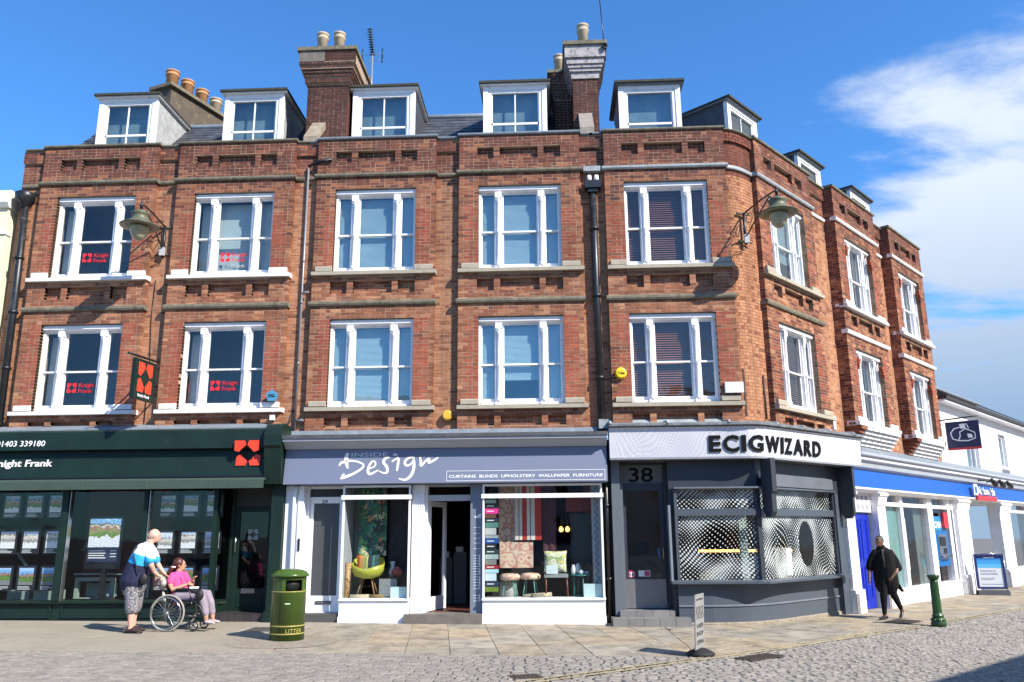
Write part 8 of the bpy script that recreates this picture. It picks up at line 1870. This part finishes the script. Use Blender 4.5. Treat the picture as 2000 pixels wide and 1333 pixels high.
for fx, fy in ((-7.02, -2.10), (-7.13, -1.80)):
    ch = [[(fx - 0.06, fy, g + 0.045, (0.042, 0.038)), (fx + 0.03, fy - 0.005, g + 0.05, (0.045, 0.042)), (fx + 0.12, fy - 0.015, g + 0.04, (0.048, 0.030)), (fx + 0.19, fy - 0.02, g + 0.030, (0.042, 0.022))]]
    organic('sandal', ch, sand, t, 0.008, (), 2)
    MB().tube([(fx - 0.09, fy, g + 0.012), (fx + 0.03, fy - 0.005, g + 0.012), (fx + 0.20, fy - 0.02, g + 0.012)], [(0.042, 0.012), (0.045, 0.012), (0.048, 0.012)], 10).build('sole', blk, t)
bagm = mat('black_strap', (0.012, 0.012, 0.014), 0.6)
t2 = thing('shoulder_bag', (-6.86, -2.16, 0.86), 'small black shoulder bag hanging on a strap across the back of the bald man', 'bag')
MB().tube([(-6.985, -1.90, 1.535), (-7.07, -2.08, 1.46), (-7.06, -2.185, 1.36), (-7.0, -2.22, 1.25), (-6.95, -2.225, 1.12), (-6.90, -2.22, 1.04)], 0.011, 6).build('strap', bagm, t2)
organic('bag_body', [], bagm, t2, 0.009, [((-6.85, -2.15, 0.93), (0.065, 0.03, 0.085), (R(20), 0))], 3)

# ---- wheelchair
WX, WY = -6.53, -1.86; wg_ = gz(WX); wc = wg_ + 0.30
t = thing('wheelchair', (WX, -1.62, wg_), 'black self propelled wheelchair with grey tyres and white bags on its back', 'wheelchair')
rotx = Matrix.Rotation(math.pi / 2, 3, 'X')
def ring(c, R_, r_, n=40, k=8):
    m = MB(); V = []
    for i in range(n):
        a = 2 * math.pi * i / n
        for j in range(k): b = 2 * math.pi * j / k; q = (R_ + r_ * math.cos(b)); V.append(Vector(c) + Vector((q * math.cos(a), r_ * math.sin(b), q * math.sin(a))))
    m.add(V, [(i * k + j, ((i + 1) % n) * k + j, ((i + 1) % n) * k + (j + 1) % k, i * k + (j + 1) % k) for i in range(n) for j in range(k)], 0, True); return m
tyre = mat('pale_grey_tyre', (0.40, 0.39, 0.34), 0.7, var=0.1); chrome = mat('chrome', (0.7, 0.7, 0.7), 0.15, metal=1, var=0)
for y in (WY, -1.36):
    w_ = ring((WX, y, wc), 0.285, 0.017).build('rear_wheel', tyre, t)
    ring((WX, y, wc), 0.262, 0.008).build('rim', blk, w_); ring((WX, y - (0.045 if y == WY else -0.045), wc), 0.250, 0.008).build('push_rim', chrome, w_)
    m = MB(); m.lathe((WX, y + 0.03, wc), [(0.022, 0), (0.03, 0.01), (0.03, 0.05), (0.02, 0.06)], 12, axis=rotx); m.build('hub', chrome, w_)
    m = MB()
    for i in range(24):
        a = 2 * math.pi * i / 24; b = a + (0.35 if i % 2 else -0.35)
        m.tube([(WX + 0.02 * math.cos(b), y + (0.02 if i % 4 < 2 else -0.02), wc + 0.02 * math.sin(b)), (WX + 0.26 * math.cos(a), y, wc + 0.26 * math.sin(a))], 0.0022, 4, cap=False)
    sp_ = m.build('spokes', chrome, w_); sp_['kind'] = 'stuff'
for y in (-1.84, -1.40):
    w_ = ring((-6.07, y, wg_ + 0.085), 0.070, 0.014, 24).build('caster', blk, t)
    MB().lathe((-6.07, y + 0.012, wg_ + 0.085), [(0.02, 0), (0.02, 0.024)], 10, axis=rotx).build('caster_hub', chrome, w_)
    m = MB()
    for i in range(5): a = 2 * math.pi * i / 5; m.tube([(-6.07, y, wg_ + 0.085), (-6.07 + 0.062 * math.cos(a), y, wg_ + 0.085 + 0.062 * math.sin(a))], 0.008, 5)
    m.build('caster_spokes', chrome, w_)
    m = MB(); m.tube([(-6.07, y - 0.025, wg_ + 0.085), (-6.06, y - 0.025, wg_ + 0.20), (-6.05, y, wg_ + 0.24)], 0.011, 6); m.build('fork', iron, t)
fr_m = mat('wheelchair_black', (0.015, 0.015, 0.018), 0.3)
for y in (-1.80, -1.42):
    m = MB(); m.tube([(-6.62, y, wg_ + 0.90), (-6.60, y, wg_ + 0.80), (-6.56, y, wg_ + 0.47), (-6.56, y, wg_ + 0.30)], 0.012, 8); m.build('back_tube', fr_m, t)
    m = MB(); m.tube([(-6.62, y, wg_ + 0.89), (-6.74, y, wg_ + 0.90)], 0.017, 8); m.build('push_handle', fr_m, t)
    m = MB(); m.tube([(-6.56, y, wg_ + 0.47), (-6.10, y, wg_ + 0.49), (-5.99, y, wg_ + 0.38), (-5.90, y, wg_ + 0.12)], 0.012, 8); m.build('seat_tube', fr_m, t)
    m = MB(); m.tube([(-6.54, y, wg_ + 0.26), (-6.08, y, wg_ + 0.24)], 0.011, 8); m.build('lower_tube', fr_m, t)
    m = MB(); m.tube([(-6.57, y, wg_ + 0.64), (-6.20, y, wg_ + 0.66), (-6.16, y, wg_ + 0.50)], 0.011, 8); m.build('arm_tube', fr_m, t)
    m = MB(); m.box(Fr(0, y, 0), -6.52, -6.20, -0.028, 0.028, wg_ + 0.665, wg_ + 0.695); m.build('armrest', blk, t)
    m = MB(); m.add([Vector((x, y - 0.06, z)) + Vector((0, 0.12 * k, 0)) for k in (0, 1) for x, z in ((-5.94, wg_ + 0.115), (-5.78, wg_ + 0.115), (-5.78, wg_ + 0.125), (-5.94, wg_ + 0.125))], [(3, 2, 1, 0), (4, 5, 6, 7), (0, 1, 5, 4), (1, 2, 6, 5), (2, 3, 7, 6), (3, 0, 4, 7)]); m.build('footplate', blk, t)
m = MB(); m.tube([(-6.50, -1.80, wg_ + 0.26), (-6.15, -1.42, wg_ + 0.46)], 0.01, 6); m.build('cross_brace', fr_m, t); m = MB(); m.tube([(-6.50, -1.42, wg_ + 0.26), (-6.15, -1.80, wg_ + 0.46)], 0.01, 6); m.build('cross_brace', fr_m, t)
organic('seat_cushion', [[(-6.50, -1.61, wg_ + 0.50, (0.19, 0.035)), (-6.12, -1.61, wg_ + 0.51, (0.19, 0.035))]], mat('indigo_cushion', (0.03, 0.02, 0.13), 0.8, var=0.1), t, 0.009)
m = MB(); m.tube([(-6.565, -1.61, wg_ + 0.50), (-6.60, -1.61, wg_ + 0.84)], [(0.18, 0.012)] * 2, 12); m.build('back_canvas', blk, t)
t2 = thing('carrier_bags', (-6.72, -1.75, 0.75), 'white and pink carrier bags hung on the wheelchair handles', 'bag')
wb = mat('white_plastic_bag', (0.62, 0.57, 0.53), 0.45, var=0.15, vscale=25, bump=0.6, bscale=30)
organic('bag', [], wb, t2, 0.008, [((-6.70, -1.82, 0.90), (0.075, 0.07, 0.06), (0.4, 0.5)), ((-6.66, -1.80, 0.84), (0.06, 0.06, 0.06), None), ((-6.70, -1.74, 0.78), (0.07, 0.07, 0.05), (0.2, -0.4)), ((-6.62, -1.84, 0.62), (0.03, 0.03, 0.09), (0, -0.3))], 1)
organic('bag', [], mat('striped_cloth_bag', (0.45, 0.20, 0.22), 0.8, var=0.5, vscale=40), t2, 0.008, [((-6.78, -1.85, 0.86), (0.035, 0.03, 0.09), None)], 1)

# ---- woman in the wheelchair, looking away to the right
t = thing('person', (-6.35, -1.61, wg_ + 0.1), 'woman with a brown ponytail in a pink top, seated in the wheelchair', 'person')
ch = []; bl = []; hc = Vector((-6.50, -1.60, 1.135)); head(bl, ch, hc, R(22), 0.95)
ch += [[(-6.50, -1.61, 1.06, 0.048), (-6.50, -1.61, 0.98, 0.050)], [(-6.50, -1.61, 0.93, (0.15, 0.09)), (-6.48, -1.61, 0.78, (0.14, 0.11)), (-6.46, -1.61, 0.62, (0.16, 0.12))]]
for y, k in ((-1.72, 0), (-1.50, 0.02)):
    ch.append([(-6.42, y, 0.62, 0.09), (-6.22, y, 0.63, 0.082), (-6.02 + k, y, 0.63, 0.066), (-5.97 + k, y, 0.50, 0.055), (-5.92 + k, y, 0.30, 0.045), (-5.91 + k, y, 0.23, 0.036)])
ch.append([(-6.55, -1.78, 0.93, 0.050), (-6.53, -1.82, 0.80, 0.044), (-6.50, -1.81, 0.735, 0.040), (-6.38, -1.78, 0.77, 0.034), (-6.29, -1.74, 0.81, 0.026)])
hand(ch, (-6.29, -1.74, 0.81), (0.95, 0.15, 0.1), (0, -0.5, 0.8), 0.85, 0.5)
ch.append([(-6.45, -1.46, 0.93, 0.048), (-6.38, -1.42, 0.80, 0.042), (-6.30, -1.48, 0.80, 0.036), (-6.25, -1.58, 0.87, 0.027)])
hand(ch, (-6.25, -1.58, 0.87), (0.35, -0.3, 0.7), (-0.6, 0, 0.4), 0.85, 0.7)
organic('body', ch, skin, t, 0.008, bl, 3); eyes(t, hc, R(22), 0.95)
hm = mat('auburn_hair', (0.09, 0.022, 0.014), 0.45, var=0.3, vscale=18)
organic('hair', [[(-6.56, -1.64, 1.13, 0.045), (-6.61, -1.68, 1.07, 0.045), (-6.64, -1.69, 1.00, 0.033), (-6.66, -1.69, 0.95, 0.014)]], hm, t, 0.0075, [(hc + Vector((-0.022, -0.01, 0.018)), (0.098, 0.088, 0.106), (R(22), 0))], 2)
MB().lathe((-6.575, -1.665, 1.09), [(0.05, 0), (0.05, 0.02)], 12).build('hair_tie', white, t)
organic('pink_top', [[(-6.50, -1.61, 0.945, (0.175, 0.095)), (-6.49, -1.61, 0.84, (0.165, 0.12)), (-6.47, -1.61, 0.70, (0.175, 0.14)), (-6.45, -1.61, 0.62, (0.185, 0.15))], [(-6.53, -1.75, 0.95, 0.072), (-6.54, -1.80, 0.86, 0.066)], [(-6.46, -1.47, 0.95, 0.068), (-6.42, -1.43, 0.86, 0.062)]], mat('pink_jersey', (0.68, 0.07, 0.25), 0.85, bump=0.7, bscale=13, var=0.06), t, 0.009, [((-6.50, -1.61, 0.97), (0.07, 0.12, 0.05), None)], 3)
ch = []
for y, k in ((-1.72, 0), (-1.50, 0.02)): ch.append([(-6.42, y, 0.62, 0.105), (-6.22, y, 0.635, 0.092), (-6.02 + k, y, 0.635, 0.078), (-5.97 + k, y, 0.50, 0.070), (-5.93 + k, y, 0.34, 0.062)])
organic('trousers', ch, mat('lilac_grey_trousers', (0.36, 0.30, 0.36), 0.9, bump=0.7, bscale=13, var=0.15, vscale=12), t, 0.009, (), 3)
for y in (-1.72, -1.50): organic('shoe', [[(-5.93, y, 0.205, (0.034, 0.032)), (-5.84, y, 0.19, (0.038, 0.026)), (-5.77, y, 0.18, (0.034, 0.02))]], mat('white_pink_shoe', (0.62, 0.50, 0.52), 0.6), t, 0.007, (), 2)
MB().tube([(-6.46, -1.70, 0.98), (-6.36, -1.74, 0.84), (-6.34, -1.72, 0.78)], 0.005, 5).build('lanyard', blk, t)
t2 = tag(MB().box(Fr(-6.16, -1.72, 0.2), -0.07, 0.07, -0.05, 0.05, 0.745, 0.775).build('paper_napkin', paper), 'white folded paper in the lap of the seated woman', 'paper')
o = organic('handbag', [], bagm, None, 0.009, [((-6.12, -1.74, 0.70), (0.13, 0.08, 0.05), (0, 0.1)), ((-6.02, -1.80, 0.64), (0.07, 0.05, 0.09), None)], 2); tag(o, 'black handbag on the knees of the seated woman', 'bag')

# ---- walking woman in black
px_, py_ = 6.53, 1.15; g = gz(px_)
t = thing('person', (px_, py_, g), 'woman in a loose black dress walking left past the blue bank door', 'person')
fa = R(215); ch = []; bl = []; hc = Vector((6.49, 1.08, 1.415)); head(bl, ch, hc, R(228), 0.93)
ch += [[(6.51, 1.10, 1.34, 0.052), (6.53, 1.12, 1.26, 0.055)], [(6.54, 1.12, 1.20, (0.16, 0.10)), (6.55, 1.12, 1.02, (0.17, 0.13)), (6.56, 1.12, 0.84, (0.18, 0.14)), (6.56, 1.12, 0.72, (0.18, 0.14))]]
legs = [[(6.50, 1.05, 0.70, 0.095), (6.45, 1.0, 0.48, 0.066), (6.43, 0.99, 0.36, 0.06), (6.41, 0.98, g + 0.12, 0.034), (6.41, 0.98, g + 0.06, 0.036)],
        [(6.60, 1.18, 0.70, 0.095), (6.68, 1.18, 0.46, 0.066), (6.73, 1.19, 0.34, 0.06), (6.83, 1.24, 0.14, 0.036), (6.855, 1.26, 0.06, 0.034)]]
arms = [[(6.37, 1.15, 1.19, 0.055), (6.31, 1.18, 1.0, 0.048), (6.29, 1.18, 0.92, 0.042), (6.25, 1.13, 0.78, 0.036), (6.23, 1.10, 0.70, 0.028)], [(6.71, 1.07, 1.19, 0.055), (6.76, 1.02, 1.0, 0.048), (6.76, 0.98, 0.92, 0.043), (6.68, 0.91, 0.82, 0.036), (6.61, 0.90, 0.76, 0.028)]]
ch += legs + arms
hand(ch, arms[0][-1][:3], (-0.1, -0.05, -1), (-0.8, 0.3, 0), 0.9, 0.35); hand(ch, arms[1][-1][:3], (-0.6, -0.15, -0.75), (0.2, -1, 0), 0.9, 0.4)
organic('body', ch, skin_b, t, 0.0085, bl, 3); eyes(t, hc, R(228), 0.93)
bk = mat('black_jersey', (0.010, 0.010, 0.011), 0.85, bump=0.7, bscale=13, var=0.15, spec=0.2)
organic('dress', [[(6.525, 1.105, 1.285, (0.10, 0.085)), (6.54, 1.115, 1.235, (0.205, 0.135)), (6.54, 1.115, 1.15, (0.215, 0.15)), (6.55, 1.12, 1.02, (0.235, 0.16)), (6.555, 1.12, 0.84, (0.25, 0.18)), (6.56, 1.12, 0.66, (0.25, 0.19)), (6.56, 1.12, 0.56, (0.235, 0.18))],
                  [(6.40, 1.14, 1.19, 0.075), (6.32, 1.17, 1.04, 0.070), (6.29, 1.18, 0.91, 0.078)], [(6.68, 1.08, 1.19, 0.075), (6.75, 1.03, 1.04, 0.070), (6.765, 0.99, 0.91, 0.078)],
                  [(6.66, 1.16, 0.78, (0.12, 0.05)), (6.78, 1.20, 0.60, (0.09, 0.03)), (6.90, 1.24, 0.46, (0.05, 0.018))]], bk, t, 0.010, (), 3)
organic('leggings', [[(*c[:3], c[3] + 0.008) for c in l_[:-1]] for l_ in legs], bk, t, 0.009, (), 2)
organic('hair', [], mat('black_hair', (0.012, 0.010, 0.010), 0.5), t, 0.008, [(hc + Vector((0.02, 0.024, 0.022)), (0.092, 0.08, 0.10), (R(228), 0))], 2)
MB().tube([(6.50, 0.985, 1.27), (6.485, 0.955, 1.12), (6.49, 0.945, 0.92)], [(0.022, 0.008)] * 3, 6).build('scarf_edge', mat('charcoal_scarf', (0.05, 0.05, 0.055), 0.9), t)
MB().tube([hc + Vector((-0.075, -0.02, 0.055)), hc + Vector((-0.03, -0.085, 0.062)), hc + Vector((0.05, -0.07, 0.055))], 0.008, 6).build('hair_band', mat('grey_band', (0.3, 0.3, 0.32), 0.5), t)
organic('shoe', [[(6.45, 1.0, g + 0.045, (0.036, 0.034)), (6.36, 0.95, g + 0.04, (0.038, 0.028)), (6.29, 0.90, g + 0.03, (0.032, 0.02))]], blk, t, 0.008, (), 2)
organic('shoe', [[(6.87, 1.28, 0.085, (0.034, 0.034)), (6.83, 1.23, 0.01, (0.036, 0.028)), (6.79, 1.19, -0.03, (0.034, 0.02))]], blk, t, 0.008, (), 2)
